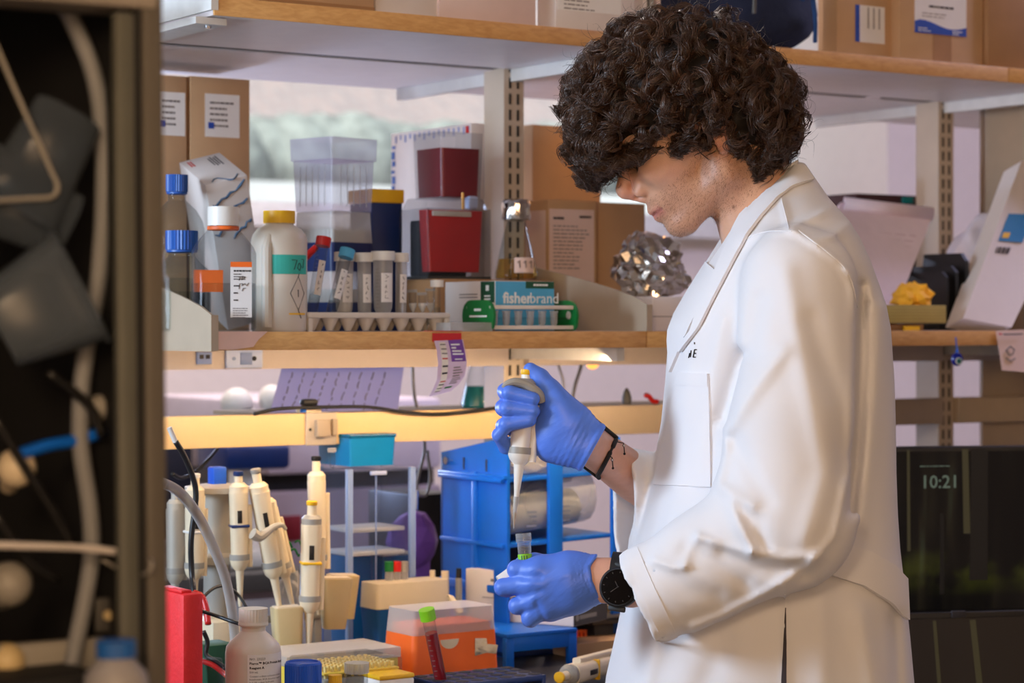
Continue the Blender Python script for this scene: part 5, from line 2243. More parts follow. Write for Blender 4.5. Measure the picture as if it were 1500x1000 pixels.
b = MB()
b.box((-0.0008, d_ * 0.14, h_ * 0.86), (0.0004, 0.008, 0.008), 0)
for k in range(2):
    b.box((-0.0008, d_ * 0.14, h_ * (0.70 - 0.06 * k)), (0.0004, 0.016, 0.0022))
b.build('label_print', 'lettering_white', g, False)
b = MB()
for k in range(2):
    b.box((-0.0006, d_ * 0.52, h_ * (0.74 - 0.06 * k)), (0.0004, d_ * 0.36, 0.0014))
b.build('side_print', 'ink_grey', t, False)

# green floating rack
vr = 2.700
ug = u_of(723, vr)
t = thing('floating_rack', 'small rack with two green end plates and white rods', 'rack', uv(ug, vr, ZM), YAW)
Lg = u_of(835, vr) - ug + 0.012
hg_, wg = zof(437, 745, vr) - ZM, 0.084


def plate(x, th):
    poly = []
    for (cy, cz, a0) in ((wg - 0.016, 0.010, -90), (wg - 0.022, hg_ - 0.024, 0), (0.022, hg_ - 0.024, 90), (0.016, 0.010, 180)):
        rad = 0.010 if cz < 0.02 else 0.022
        for k in range(5):
            a = math.radians(a0 + 22.5 * k)
            poly.append((cy + rad * math.cos(a) * (1.0 if cz > .02 else 1.4), max(0.0003, cz + rad * math.sin(a))))
    n = len(poly)
    vs = [(x, y, z) for y, z in poly] + [(x + th, y, z) for y, z in poly]
    return MB().add(vs, [tuple(range(n)), tuple(reversed(range(n, 2 * n)))] + [(i, n + i, n + (i + 1) % n, (i + 1) % n) for i in range(n)])


pl = plate(0, 0.004).build('end_plate', 'green_plastic', t)
plate(Lg, 0.004).build('end_plate', 'green_plastic', t)
b = MB()
b.box((-0.0004, wg * .5, hg_ * 0.66), (0.0004, 0.018, 0.0035))
b.box((-0.0004, wg * .48, hg_ * 0.46), (0.0004, 0.046, 0.0025))
b.box((-0.0004, wg * .52, hg_ * 0.16), (0.0004, 0.034, 0.0012))
b.build('plate_print', 'lettering_white', pl, False)
for z in (0.0055, hg_ - 0.0125):
    for y in (0.010, wg - 0.012):
        MB().box((Lg / 2, y, z), (Lg, 0.005, 0.0058), 0.001).build('rod', 'rack_white', t)
MB().box((Lg / 2, wg / 2, 0.019), (Lg - 0.008, wg * 0.62, 0.0020)).build('tube_shelf', 'clear_plastic', t)
for i in range(6):
    MB().lathe([(0.002, 0.004), (0.0052, 0.012), (0.0056, 0.027), (0.0064, 0.0275), (0.0064, 0.030), (0, 0.030)], c=(0.014 + i * (Lg - 0.02) / 6, 0.020, 0), seg=14).build('microtube', 'clear_frost', t)
MB().cyl((Lg - 0.001, 0.020, hg_ * 0.5), (Lg - 0.0005, 0.020, hg_ * .5), 0.006, seg=16).build('plate_hole', 'rack_white', t)
# low clear tray
A = abox(660, 722, 648, 472, 2.705, ZM)
t = thing('microplate', 'low clear multi-well plate between the rack and the green rack', 'plate', A[0], YAW)
MB().box((A[1] / 2, 0.02, A[3] / 2), (A[1], 0.04, A[3]), 0.001).build('plate_body', 'clear_frost', t)
b = MB()
for k in range(9):
    b.cyl((A[1] * (k + .5) / 9, 0.008, A[3]), (A[1] * (k + .5) / 9, 0.008, A[3] + 0.0012), 0.0028, seg=10)
b.build('well_rims', 'clear_plastic', t)['kind'] = 'stuff'

# white box with the silver bag on top, in the second bay
A = abox(956, 1075, 950, 434, 2.72, ZM)
t, w_, d_, h_ = carton('white_box', 'white cardboard box under the silver foil bag', 'box', (A[0], A[1], 0.20, A[3]), 'white_card')
MB().box((w_ / 2, -0.0005, h_ * 0.42), (w_, 0.0006, 0.0012)).build('lid_edge', 'ink_grey', t, False)
bm = bmesh.new()
bmesh.ops.create_icosphere(bm, subdivisions=4, radius=1)
from mathutils import noise as mnoise
ca_ = uv(u_of(965, 2.80), 2.82, ZM + h_)
for vtx in bm.verts:
    p = vtx.co.copy()
    n = mnoise.noise(p * 1.7 + Vector((3, 1, 7))) * 0.34 + abs(mnoise.noise(p * 3.6)) * 0.34 + abs(mnoise.noise(p * 8.0)) * 0.10
    q = p * (0.88 + n)
    vtx.co = Vector((q.x * 0.060, q.y * 0.055, max(q.z * 0.052, -0.040) + 0.0405))
    if p.z > 0.3 and p.x < 0:
        vtx.co += Vector((-0.006, 0, 0.020)) * (p.z - .3)
me = bpy.data.meshes.new('foil_bag')
bm.to_mesh(me)
bm.free()
fbg = link_mesh('foil_bag', me, 'foil', None, 0.35)
fbg.location = ca_
fbg.rotation_euler = (0, 0, YAW)
tag(fbg, 'crumpled silver foil bag lying on the white box in front of the face', 'bag')

# ------------------------------------------------------------------ hanging reference strip
ss_l = [(636, 499, -0.002), (640, 515, -0.003), (641.5, 532, -0.008), (640, 556, -0.014), (634, 570, -0.024), (628, 581, -0.034)]
ss_r = [(678, 497, -0.002), (682, 515, -0.003), (684, 530, -0.008), (681, 550, -0.013), (672, 563, -0.022), (660, 573, -0.032)]


def strip_pt(s, t_, off=0.0):
    x = t_ * (len(ss_l) - 1)
    i = min(int(x), len(ss_l) - 2)
    f = x - i
    f = f
    L0 = [ss_l[i][k] * (1 - f) + ss_l[i + 1][k] * f for k in range(3)]
    R0 = [ss_r[i][k] * (1 - f) + ss_r[i + 1][k] * f for k in range(3)]
    px, py, dv = [L0[k] * (1 - s) + R0[k] * s for k in range(3)]
    return sv(px, VF - 0.0015 + dv - off, py=py)


def strip_patch(s0, s1, t0, t1, off, th=0.0003, ns=6, nt_=12):
    vs, fs = [], []
    for o_ in (off, off + th):
        for i in range(ns + 1):
            for j in range(nt_ + 1):
                vs.append(strip_pt(s0 + (s1 - s0) * i / ns, t0 + (t1 - t0) * j / nt_, o_))
    W1, k = nt_ + 1, (ns + 1) * (nt_ + 1)
    for i in range(ns):
        for j in range(nt_):
            q = (i * W1 + j, i * W1 + j + 1, (i + 1) * W1 + j + 1, (i + 1) * W1 + j)
            fs += [q, tuple(x + k for x in reversed(q))]
    return MB().add(vs, fs)


mat('strip_paper', (214, 190, 212), 0.7, var=0.02)
o = strip_patch(0, 1, 0, 1, 0, ns=8, nt_=20).build('reference_card', 'strip_paper', None, 3)
tag(o, 'curled ladder reference strip hanging from the shelf edge by red tape', 'card')
strip_patch(0.48, 0.97, 0.0, 0.38, 0.0005).build('purple_panel', 'purple_print', o, 3)
b = MB()
for k, s1 in enumerate((.85, .70, .86, .92)):
    q = strip_patch(0.54, s1, 0.065 + 0.055 * k, 0.065 + 0.055 * k + 0.026, 0.0009, ns=2, nt_=1)
    b.add(q.v, q.f)
q = strip_patch(0.60, 0.86, 0.33, 0.35, 0.0009, ns=2, nt_=1)
b.add(q.v, q.f)
b.build('panel_lettering', 'lettering_white', o, 3)['kind'] = 'stuff'
mat('gel_grey', (222, 214, 200), 0.7)
strip_patch(0.14, 0.36, 0.03, 0.90, 0.0005).build('gel_lane', 'gel_grey', o, 3)
for k, (tt, c) in enumerate(((.06, 'ink_grey'), (.14, 'ink_grey'), (.22, 'ink_grey'), (.31, 'red_plastic'), (.43, 'ink'), (.52, 'ink'), (.65, 'red_plastic'), (.72, 'ink'), (.80, 'ink'), (.88, 'ink_grey'))):
    strip_patch(0.17, 0.36, tt, tt + 0.022, 0.0009, ns=2, nt_=1).build('band', c, o, 3)
b = MB()
for k in range(8):
    q = strip_patch(0.56, 0.80 + .05 * (k % 3), 0.46 + 0.038 * k, 0.475 + 0.038 * k, 0.0006, ns=2, nt_=1)
    b.add(q.v, q.f)
b.build('print_lines', 'ink_grey', o, 3)['kind'] = 'stuff'
strip_patch(0.48, 0.76, 0.80, 0.85, 0.0006, ns=3, nt_=1).build('green_print', 'green_plastic', o, 3)
b = MB()
ta, tb_ = u_of(634, VF - .003), u_of(676, VF - .003)
b.box(((ta + tb_) / 2, VF - 0.0022, zof(494, 655, VF)), (tb_ - ta, 0.0008, 0.012))
b.box(((ta + tb_) / 2 + .001, VF + 0.010, ZM + 0.0006), (tb_ - ta, 0.024, 0.0008))
o2 = MB(SHELF).add(b.v, b.f).build('red_tape', 'red_plastic', o, False)
# pink paper tag wrapped on the left end of the shelf edge
ta, tb_ = u_of(318, VF), u_of(392, VF)
poly = [(ta, ZM + .0005), (tb_, ZM + .0005), (tb_ - .014, ZM - .010), (tb_ - .022, ZM - 0.020), (tb_ - .05, ZM - TH + .001), (ta, ZM - TH + .001)]
b = MB(SHELF)
n = len(poly)
b.add([(x, VF - .0016, z) for x, z in poly] + [(x, VF - .0004, z) for x, z in poly], [tuple(range(n)), tuple(reversed(range(n, 2 * n)))] + [(i, n + i, n + (i + 1) % n, (i + 1) % n) for i in range(n)])
mat('paper_tape', (226, 188, 172), 0.7)
tag(b.build('torn_tape', 'paper_tape', None, False), 'torn pinkish paper tape on the left end of the shelf edge', 'tape')

# ------------------------------------------------------------------ upper shelf
A = abox(380, 548, 379, -140, 2.69, ZU)
t, w_, d_, h_ = carton('cardboard_box', 'brown corrugated box at the left on the upper shelf', 'box', (A[0], A[1], 0.20, 0.14), 'card_brown')
b = MB().box((w_ / 2, -0.001, 0.003), (w_, 0.002, 0.005)).build('bottom_flap', 'card_brown_dark', t)
A = abox(550, 641, 549, -100, 2.70, ZU)
carton('white_box', 'plain white box on the upper shelf, next to the corrugated box', 'box', (A[0], A[1], 0.22, 0.13), 'white_card')
A = abox(643, 785, 641, -100, 2.695, ZU)
carton('white_box', 'wide pale pinkish box in the middle of the upper shelf', 'box', (A[0], A[1], 0.2, 0.12), 'paper_pink')
A = abox(814, 930, 787, -100, 2.695, ZU)
t, w_, d_, h_ = carton('white_box', 'white box with a cream label on the upper shelf left of the hair', 'box', (A[0], A[1], A[2], 0.12), 'white_card')
p = MB().box((w_ * 0.42, -0.0004, 0.050), (w_ * 0.80, 0.0005, 0.044)).build('label', 'paper_white', t, False)
lines(p, w_ * 0.10, 0.060, w_ * 0.3, 2, 0.005, -0.0008, 'ink', 0.002, 2)
lines(p, w_ * 0.10, 0.043, w_ * 0.5, 3, 0.006, -0.0008, 'ink_grey', 0.0018, 3)
for k in range(3):
    us = u_of(936 + 10 * k, 2.72)
    o = sbox('notebook', us, us + 0.0075, 2.71, 2.90, ZU + .0003, ZU + 0.17, ['white_card', 'grey_plastic', 'paper_pink'][k])
    tag(o, ['white notebook standing beside the labelled white box', 'grey notebook standing between two pale ones above the hair', 'pinkish notebook standing against the navy bag'][k], 'book', 'notebooks on the upper shelf')
# navy bag
bm = bmesh.new()
bmesh.ops.create_icosphere(bm, subdivisions=4, radius=1)
for vtx in bm.verts:
    p = vtx.co.copy()
    n = mnoise.noise(p * 1.5 + Vector((1, 9, 4))) * 0.16 + abs(mnoise.noise(p * 4.0)) * 0.10
    q = p * (0.93 + n)
    sx = math.copysign(abs(q.x) ** 0.7, q.x)
    sz = math.copysign(abs(q.z) ** 0.7, q.z)
    vtx.co = Vector((sx * 0.142, q.y * 0.12, max(sz * 0.10, -0.085 - 0.012 * (p.x > 0.3) * (p.y < -0.2))))
me = bpy.data.meshes.new('bag_body')
bm.to_mesh(me)
bm.free()
bu = (u_of(962, 2.76) + u_of(1205, 2.76)) / 2
bag = thing('duffel_bag', 'navy blue fabric bag slumped on the upper shelf above the hair', 'bag', uv(bu, 2.79, ZU + 0.086), YAW)
link_mesh('bag_body', me, 'navy_cloth', bag, 3)
MB().tube(arc_pts([(0.03, -0.118, 0.07), (0.055, -0.125, 0.02), (0.080, -0.112, -0.03), (0.100, -0.090, -0.07)], 5), 0.0035, 8).build('piping', 'blue_cloth', bag)
MB().tube(arc_pts([(-0.10, -0.10, 0.06), (-0.02, -0.126, 0.012), (0.05, -0.12, -0.01)], 5), 0.004, 8).build('piping', 'blue_cloth', bag)
MB().tube(arc_pts([(-0.06, -0.120, 0.08), (-0.055, -0.128, 0.02), (-0.05, -0.12, -0.04)], 5), 0.0035, 8).build('zip', 'grey_dark', bag)
# labelled boxes at the right
A = abox(1226, 1316, 1205, -60, 2.72, ZU)
t, w_, d_, h_ = carton('cardboard_box', 'brown box with a white and blue label next to the navy bag', 'box', (A[0], A[1], min(A[2], .2), 0.13), 'card_brown')
p = MB().box((w_ * 0.54, -0.0004, 0.056), (w_ * 0.46, 0.0005, 0.060), 0).build('label', 'paper_white', t, False)
MB().box((w_ * 0.325, -0.0007, 0.056), (w_ * 0.07, 0.0004, 0.060)).build('blue_band', 'logo_blue', p, False)
b = MB()
for k in range(3):
    b.box((w_ * (0.50 + 0.09 * k), -0.0008, 0.066), (0.0022, 0.0004, 0.034))
b.build('print_lines', 'ink_grey', p, False)
A = abox(1318, 1440, 1316, -60, 2.70, ZU)
t, w_, d_, h_ = carton('cardboard_box', 'brown box with a white label over a blue wave, at the right', 'box', (A[0], A[1], 0.2, 0.13), 'card_brown', 'card_brown_dark')
p = MB().box((w_ * 0.48, -0.0008, 0.080), (w_ * 0.62, 0.0005, 0.062)).build('label', 'paper_white', t, False)
poly = [(-0.31, 0.0), (-0.31, 0.019)] + [(-0.31 + 0.62 * k / 10, 0.016 + 0.006 * math.cos(k / 10 * 5.2 - 0.6)) for k in range(1, 11)] + [(0.31, 0.0)]
MB().prism([(w_ * (0.48 + x), 0.047 + z) for x, z in poly], 0.0005, Matrix.Translation((0, -0.0012, 0))).build('blue_wave', 'logo_blue', p, False)
lines(p, w_ * 0.34, 0.092, w_ * 0.30, 1, 0.004, -0.0012, 'ink', 0.0035, 2, fill=(1, 1))
lines(p, w_ * 0.26, 0.080, w_ * 0.45, 2, 0.005, -0.0012, 'ink_grey', 0.0012, 3)
lines(p, w_ * 0.21, 0.055, w_ * 0.16, 2, 0.004, -0.0016, 'lettering_white', 0.0016, 4)
lines(p, w_ * 0.62, 0.054, w_ * 0.14, 2, 0.004, -0.0016, 'lettering_white', 0.0018, 5)
A = abox(1448, 1600, 1446, -100, 2.69, ZU)
carton('cardboard_box', 'large dark brown box at the right end of the upper shelf', 'box', (A[0], A[1], 0.24, 0.15), 'card_brown_dark')

# ------------------------------------------------------------------ middle shelf, right bay
A = abox(1255, 1378, 1254, 283, 3.10, ZM)
t, w_, d_, h_ = carton('maroon_box', 'dark maroon box behind the curled papers', 'box', (A[0], A[1], 0.1, A[3]), 'darkred_plastic')
MB().box((w_ * 0.58, -0.004, h_ - 0.009), (0.026, 0.008, 0.014), 0.002).build('teal_tab', 'teal_liquid', t)
mat('maroon', (66, 34, 40), 0.7)
t.children[0].data.materials[0] = M('maroon')


def px_slab(name, pts, v0s, th, material, parent=None):
    """slab whose front face goes through picture points at given shelf depths"""
    q = [sv(px, vv, py=py) for (px, py), vv in zip(pts, v0s)]
    n = (q[1] - q[0]).cross(q[3] - q[0]).normalized()
    if n.dot(q[0] - CAM) < 0:
        n = -n
    vs = q + [p + n * th for p in q]
    return MB().add(vs, [(0, 1, 2, 3), (7, 6, 5, 4), (0, 4, 5, 1), (1, 5, 6, 2), (2, 6, 7, 3), (3, 7, 4, 0)]).build(name, material, parent, False)


CAM = Vector((0, 0, CZ))
mat('paper_lilac', (238, 222, 234), 0.8, var=0.03)
pad = px_slab('paper_pad', [(1232, 296), (1368, 312), (1306, 470), (1170, 470)], [2.92, 2.92, 2.78, 2.78], 0.012, 'paper_lilac')
tag(pad, 'thick pad of printed papers with a curled top page leaning on the shelf', 'papers')
b = MB()
a0, a1 = sv(1236, 2.915, py=300), sv(1366, 2.915, py=315)
ax_ = (a1 - a0).normalized()
nn = Vector((0, -1, 0))
up_ = ax_.cross(nn)
if up_.z < 0:
    up_ = -up_
vs, fs = [], []
for k in range(13):
    a = -0.6 + k * 0.42
    rr_ = 0.017 - 0.0005 * k
    off = nn * (rr_ * math.sin(a) * 1.0) + up_ * (0.004 - rr_ * math.cos(a))
    vs += [a0 + off, a1 + off]
for k in range(12):
    fs.append((2 * k, 2 * k + 1, 2 * k + 3, 2 * k + 2))
b.add(vs, fs)
cpg = b.build('curled_page', 'paper_lilac', pad, 3)
sm = cpg.modifiers.new('thick', 'SOLIDIFY')
sm.thickness = 0.0008
b = MB()
for k in range(14):
    f = 0.22 + 0.05 * k
    l0, r0 = sv(1232 + (1170 - 1232) * f, 2.919 - .14 * f, py=296 + 174 * f), sv(1368 + (1306 - 1368) * f, 2.919 - .14 * f, py=312 + 158 * f)
    rs = random.Random(k)
    s0_ = 0.25
    while s0_ < 0.86:
        s1_ = s0_ + rs.uniform(.06, .2)
        b.tube([l0.lerp(r0, s0_) - Vector((0, .001, 0)), l0.lerp(r0, min(s1_, .9)) - Vector((0, .001, 0))], 0.0006, 4)
        s0_ = s1_ + 0.04
mat('print_rose', (176, 140, 160), 0.8)
b.build('print_lines', 'print_rose', pad)['kind'] = 'stuff'

uo, vo = u_of(1376, 2.80), 2.76
t = thing('file_sorter', 'black file sorter with three upright dividers on the right shelf', 'sorter', uv(uo - 0.02, vo, ZM), YAW)
MB().box((0.055, 0.06, 0.006), (0.16, 0.13, 0.010), 0.003).build('tray', 'black_plastic', t)
for k, (x, h_, th_) in enumerate(((0.000, 0.100, .006), (0.022, 0.110, .007), (0.046, 0.132, .008))):
    MB().prism([(0.0, 0.01), (0.0, h_ * 0.9), (0.012, h_), (0.10, h_), (0.12, 0.01)], th_, Matrix.Translation((x, 0, 0)) @ Matrix.Rotation(PI / 2, 4, 'Z')).build('divider', 'black_plastic', t, False)
    if k < 2:
        MB().box((x + 0.011, 0.07, 0.05), (0.004, 0.10, 0.080)).build('file', 'paper_lilac', t)
# yellow pads under the papers
A = abox(1296, 1386, 1285, 446, 2.70, ZM + 0.012)
t = thing('notepad', 'greenish yellow pad of paper lying on top of a brown one', 'pad', A[0], YAW)
mat('pad_green', (186, 170, 96), 0.8)
MB().box((A[1] / 2 - .03, 0.06, A[3] / 2), (A[1] + .06, 0.12, A[3] - 0.001), 0.0005).build('pages', 'pad_green', t)
b = MB()
for k in range(6):
    b.box((A[1] / 2 - .03, -0.0003, A[3] * (k + .5) / 6), (A[1] + .058, 0.0004, 0.0006))
b.build('page_edges', 'card_brown_dark', t, False)
A2 = abox(1300, 1345, 1299, 474, 2.705, ZM)
t = thing('notepad', 'brown pad of paper lying directly on the right shelf', 'pad', A2[0], YAW)
MB().box((0.02, 0.06, 0.0055), (0.13, 0.11, 0.0105), 0.0005).build('pages', 'card_brown_dark', t)
o = MB().box((0.052, -0.001, 0.004), (0.034, 0.004, 0.0075)).build('sticky_notes', 'yellow_plastic', t)
mat('yellow_cloth', (240, 176, 46), 0.8, var=0.08)
bm = bmesh.new()
bmesh.ops.create_icosphere(bm, subdivisions=3, radius=1)
for vtx in bm.verts:
    p = vtx.co.copy()
    q = p * (0.85 + 0.5 * abs(mnoise.noise(p * 2.1)) + 0.2 * mnoise.noise(p * 5))
    vtx.co = Vector((q.x * 0.034, q.y * 0.03, max(q.z * 0.026, -0.012)))
me = bpy.data.meshes.new('yellow_cloth')
bm.to_mesh(me)
bm.free()
o = link_mesh('yellow_cloth', me, 'yellow_cloth', None, 0.4)
o.location = uv(u_of(1338, 2.755), 2.755, ZM + 0.012 + A[3] + 0.012)
tag(o, 'crumpled yellow paper lying on the greenish yellow pad', 'paper')
# leaning white carton and the plastic bag behind it
lc = px_slab('leaning_carton', [(1496, 236), (1600, 236), (1482, 479), (1411, 466)], [2.80, 2.80, 2.70, 2.70], 0.045, 'white_card')
tag(lc, 'tall white carton leaning to the right with a blue label', 'box')


def lc_pt(s, t_, off):
    q = [sv(px, vv, py=py) for (px, py), vv in zip([(1496, 236), (1600, 236), (1482, 479), (1411, 466)], [2.80, 2.80, 2.70, 2.70])]
    n = (q[1] - q[0]).cross(q[3] - q[0]).normalized()
    if n.dot(q[0] - CAM) > 0:
        n = -n
    return q[0].lerp(q[1], s).lerp(q[3].lerp(q[2], s), t_) + n * off


def lc_patch(s0, s1, t0, t1, off, name, material, par):
    vs = [lc_pt(s, t_, o_) for o_ in (off, off + .0005) for s, t_ in ((s0, t0), (s1, t0), (s1, t1), (s0, t1))]
    return MB().add(vs, [(0, 1, 2, 3), (7, 6, 5, 4), (0, 4, 5, 1), (1, 5, 6, 2), (2, 6, 7, 3), (3, 7, 4, 0)]).build(name, material, par, False)


mat('label_blue', (22, 120, 176), 0.6)
p = lc_patch(0.10, 0.5, 0.345, 0.52, 0.0004, 'blue_label', 'label_blue', lc)
lc_patch(0.13, 0.24, 0.465, 0.50, 0.0010, 'yellow_mark', 'yellow_plastic', p)
b = MB()
for k in range(7):
    q = lc_patch(0.12 + 0.035 * k, 0.135 + 0.035 * k + .01 * (k % 2), 0.555, 0.595, 0.0004, 'barcode', 'ink', lc)
mat('bag_white', (220, 214, 224), 0.3, var=0.1, bump=0.6, bscale=40)
bm = bmesh.new()
bmesh.ops.create_icosphere(bm, subdivisions=4, radius=1)
for vtx in bm.verts:
    p = vtx.co.copy()
    q = p * (0.9 + 0.22 * mnoise.noise(p * 1.6) + 0.12 * abs(mnoise.noise(p * 4.2)))
    zz = max(q.z, -0.86)
    vtx.co = Vector((q.x * 0.055 + zz * 0.030, q.y * 0.05, zz * 0.115))
me = bpy.data.meshes.new('plastic_bag')
bm.to_mesh(me)
bm.free()
o = link_mesh('plastic_bag', me, 'bag_white', None, 0.7)
o.location = uv(u_of(1450, 2.86), 2.905, ZM + 0.10)
o.rotation_euler = (0, 0, YAW)
tag(o, 'white plastic bag wedged behind the leaning white carton', 'bag')
MB().sphere((0.036, -0.030, 0.085), (0.014, 0.012, 0.012), 10, 8).build('red_print', 'red_plastic', o)

# evil eye charm and paper tag hanging from the right shelf edge
ch_ = sv(1402, VF - 0.006, py=526)
t = thing('eye_charm', 'blue glass eye charm hanging from the shelf edge', 'charm', ch_, YAW * 0.6)
MB().lathe([(0, -0.003), (0.009, -0.003), (0.0112, 0), (0.009, 0.003), (0, 0.003)], seg=24, mtx=Matrix.Rotation(PI / 2, 4, 'X')).build('glass_disc', 'cobalt' if 'cobalt' in MATS else mat('cobalt', (16, 32, 140), 0.12), t)
for r_c, m_, y in ((0.0060, 'white_plastic', -0.0034), (0.0044, 'teal_liquid', -0.0040), (0.0022, 'ink', -0.0046)):
    MB().lathe([(0, -0.0006), (r_c, -0.0006), (r_c, 0.0006), (0, 0.0006)], c=(0, 0, 0), seg=20, mtx=Matrix.Translation((0.001, y, -0.003)) @ Matrix.Rotation(PI / 2, 4, 'X')).build('eye_ring', m_, t)
MB().tube([(0, 0, 0.010), (0, 0.001, 0.018), (0, 0.004, 0.036)], 0.0012, 6).build('cord', 'blue_plastic', t)
MB().sphere((0, 0, 0.0135), 0.0028, 10, 8).build('bead', 'blue_plastic', t)
tg = px_slab('paper_tag', [(1459, 484), (1520, 482), (1516, 546), (1468, 542)], [VF - 0.003, VF - 0.003, VF - .012, VF - .012], 0.0006, 'paper_pink')
tag(tg, 'paper tag with a small emblem hanging from the right shelf edge', 'tag')


def tag_mark(pts, r, m_):
    b = MB()
    b.tube([sv(px, VF - 0.0095 + 0.0006 * (520 - py) / 10 - .0012, py=py) for px, py in pts], r, 5)
    return b.build('emblem', m_, tg)


tag_mark([(1478, 520), (1474, 513), (1480, 507), (1486, 512), (1483, 519), (1478, 520)], 0.0012, 'ink_grey')
tag_mark([(1474, 524), (1480, 529), (1487, 525)], 0.0012, 'ink_grey')
tag_mark([(1464, 489), (1467, 489)], 0.0016, 'red_plastic')
tag_mark([(1470, 489.5), (1498, 489)], 0.0010, 'ink')
# ================================================================== held things: pipette, tube, cap
def pipette(name, label, tip, top, L, accent='white_plastic', body='beige_light', hook=True, scale=1.0, turn=0.0, group=None, tip_on=False, window=True, hook_mat='grey_plastic'):
    """air displacement pipette from the end of its cone (local origin) to its button"""
    tip, top = Vector(tip), Vector(top)
    d = top - tip
    L = d.length
    zq = d.normalized()
    yq = Vector((math.sin(turn), math.cos(turn), 0))
    yq = (yq - zq * yq.dot(zq)).normalized()
    xq = yq.cross(zq)
    q = Matrix((xq, yq, zq)).transposed().to_euler()
    t = thing(name, label, 'pipette', tip, q, group)
    r = 0.0135 * scale
    z0 = 0.0
    if tip_on:
        z0 = L * 0.185
        MB().lathe([(0.0004, 0), (0.0010, L * 0.02), (0.0030, L * 0.145), (0.0036, L * 0.20), (0.0033, L * .20), (0.0012, L * .06)], seg=14).build('tip', 'clear_frost', t)
        MB().lathe([(0.0006, L * 0.02), (0.0010, L * 0.03), (0.0022, L * 0.10), (0, L * .10)], seg=12).build('tip_liquid', 'amber_liquid', t)
    zl = z0 + (L - z0) * 0.28
    MB().lathe([(0.0022, z0 - (0.004 if tip_on else 0)), (0.0030, z0 + 0.004), (0.0060 * scale, zl - 0.008), (0.0070 * scale, zl)], seg=20).build('shaft', body, t)
    z1 = zl + (L - z0) * 0.055
    MB().lathe([(0.0075 * scale, zl - 0.002), (0.0125 * scale, zl + 0.004), (0.0145 * scale, z1), (0.0150 * scale, z1 + 0.004)], seg=26).build('collar', body, t)
    z2 = z1 + 0.008
    MB().lathe([(0.0152 * scale, z1 + 0.002), (0.0152 * scale, z2 + 0.002)], seg=26).build('grey_ring', 'grey_plastic', t)
    zt_ = z0 + (L - z0) * 0.845
    b = MB()
    b.frustum((0, 0, z2), (0.0245 * scale, 0.0265 * scale), (0.0275 * scale, 0.0285 * scale), (zt_ - z2), 0.009 * scale)
    b.build('handle', body, t)
    ej = MB()
    ej.frustum((0.0155 * scale, 0.001, zl + 0.002), (0.008 * scale, 0.012 * scale), (0.009 * scale, 0.013 * scale), zt_ - zl - 0.02, 0.003)
    ej.build('ejector_bar', 'white_plastic' if body == 'white_plastic' else body, t)
    if window:
        MB().box((-0.001, -0.0140 * scale, z2 + (zt_ - z2) * 0.62), (0.0070 * scale, 0.0012, (zt_ - z2) * 0.20), 0.0004).build('display_window', 'black_plastic', t)
        MB().box((0, 0, z2 + (zt_ - z2) * 0.47), (0.0285 * scale, 0.0296 * scale, 0.0042), 0.002).build('colour_band', accent, t)
    MB().lathe([(0.0138 * scale, zt_ - 0.002), (0.0142 * scale, zt_ + 0.008), (0.0095 * scale, zt_ + 0.013)], seg=22).build('top_collar', 'grey_plastic' if hook_mat == 'grey_plastic' else body, t)
    MB().lathe([(0.0066 * scale, zt_ + 0.010), (0.0064 * scale, L - 0.006)], seg=18).build('plunger', body, t)
    MB().lathe([(0.0070 * scale, L - 0.0065), (0.0078 * scale, L - 0.005), (0.0078 * scale, L - 0.001), (0.0066 * scale, L)], seg=20).build('button', accent, t)
    if hook:
        hp_ = arc_pts([(0.010, 0.002, zt_ - 0.006), (-0.006, -0.003, zt_ + 0.005), (-0.020, -0.008, zt_ + 0.006), (-0.034, -0.012, zt_ - 0.001), (-0.040, -0.013, zt_ - 0.010)], 5)
        b = MB()
        n = len(hp_)
        b.tube(hp_, [0.0085 * scale * (1 - 0.55 * i / (n - 1)) for i in range(n)], 10, mtx=Matrix.Diagonal((1, 1, 1, 1)))
        b.build('finger_hook', hook_mat, t)
    return t


tipP, topP = wt(752.5, 774, 2.694), wt(772.5, 541, 2.706)
hp_t = pipette('pipette', 'white pipette with yellow button held in the right glove', tipP, topP, 0.19, 'yellow_plastic', 'white_plastic', hook=False, scale=1.0, tip_on=True, turn=0.25)
# grey finger rest over the index finger
inv = hp_t.rotation_euler.to_matrix().to_4x4()
inv.translation = hp_t.location
inv = inv.inverted()
hook_pts = [inv @ Vector(wt(*p)) for p in ((737, 568, 2.682), (743, 562, 2.682), (754, 559, 2.682), (768, 562, 2.684), (780, 569, 2.685), (789, 577, 2.687), (793, 588, 2.690))]
hk = arc_pts(hook_pts, 5)
b = MB()
b.tube(hk, [0.0030 + 0.0030 * math.sin(min(1, i / (len(hk) - 1) * 1.2) * 1.7) for i in range(len(hk))], 10)
b.build('finger_rest', 'grey_plastic', hp_t)

# tube in the left hand
a, b2 = Vector(wt(771, 842, 2.648)), Vector(wt(766.5, 781, 2.655))
d = b2 - a
t = thing('open_tube', 'open clear tube with a green label band held in the left glove', 'tube', a, d.to_track_quat('Z', 'X').to_euler())
Lt = d.length
MB().lathe([(0.002, 0), (0.0072, 0.010), (0.0078, 0.016), (0.0080, Lt - 0.010), (0.0092, Lt - 0.010), (0.0092, Lt), (0.0082, Lt), (0.0076, Lt - 0.004)], seg=24).build('tube_wall', 'clear_bright', t)
qi = t.rotation_euler.to_matrix().inverted()
tc_ = qi @ (CAM - a)
a0 = math.degrees(math.atan2(tc_.y, tc_.x))
gb = wrap(0.0080, 0.012, Lt * 0.50, a0 - 75, a0 + 75).build('green_band', 'lime_plastic', t, False)
b = MB()
for k in range(3):
    q = wrap(0.0083, Lt * .30, Lt * .46, a0 - 30 + 20 * k, a0 - 22 + 20 * k, n=2)
    b.add(q.v, q.f)
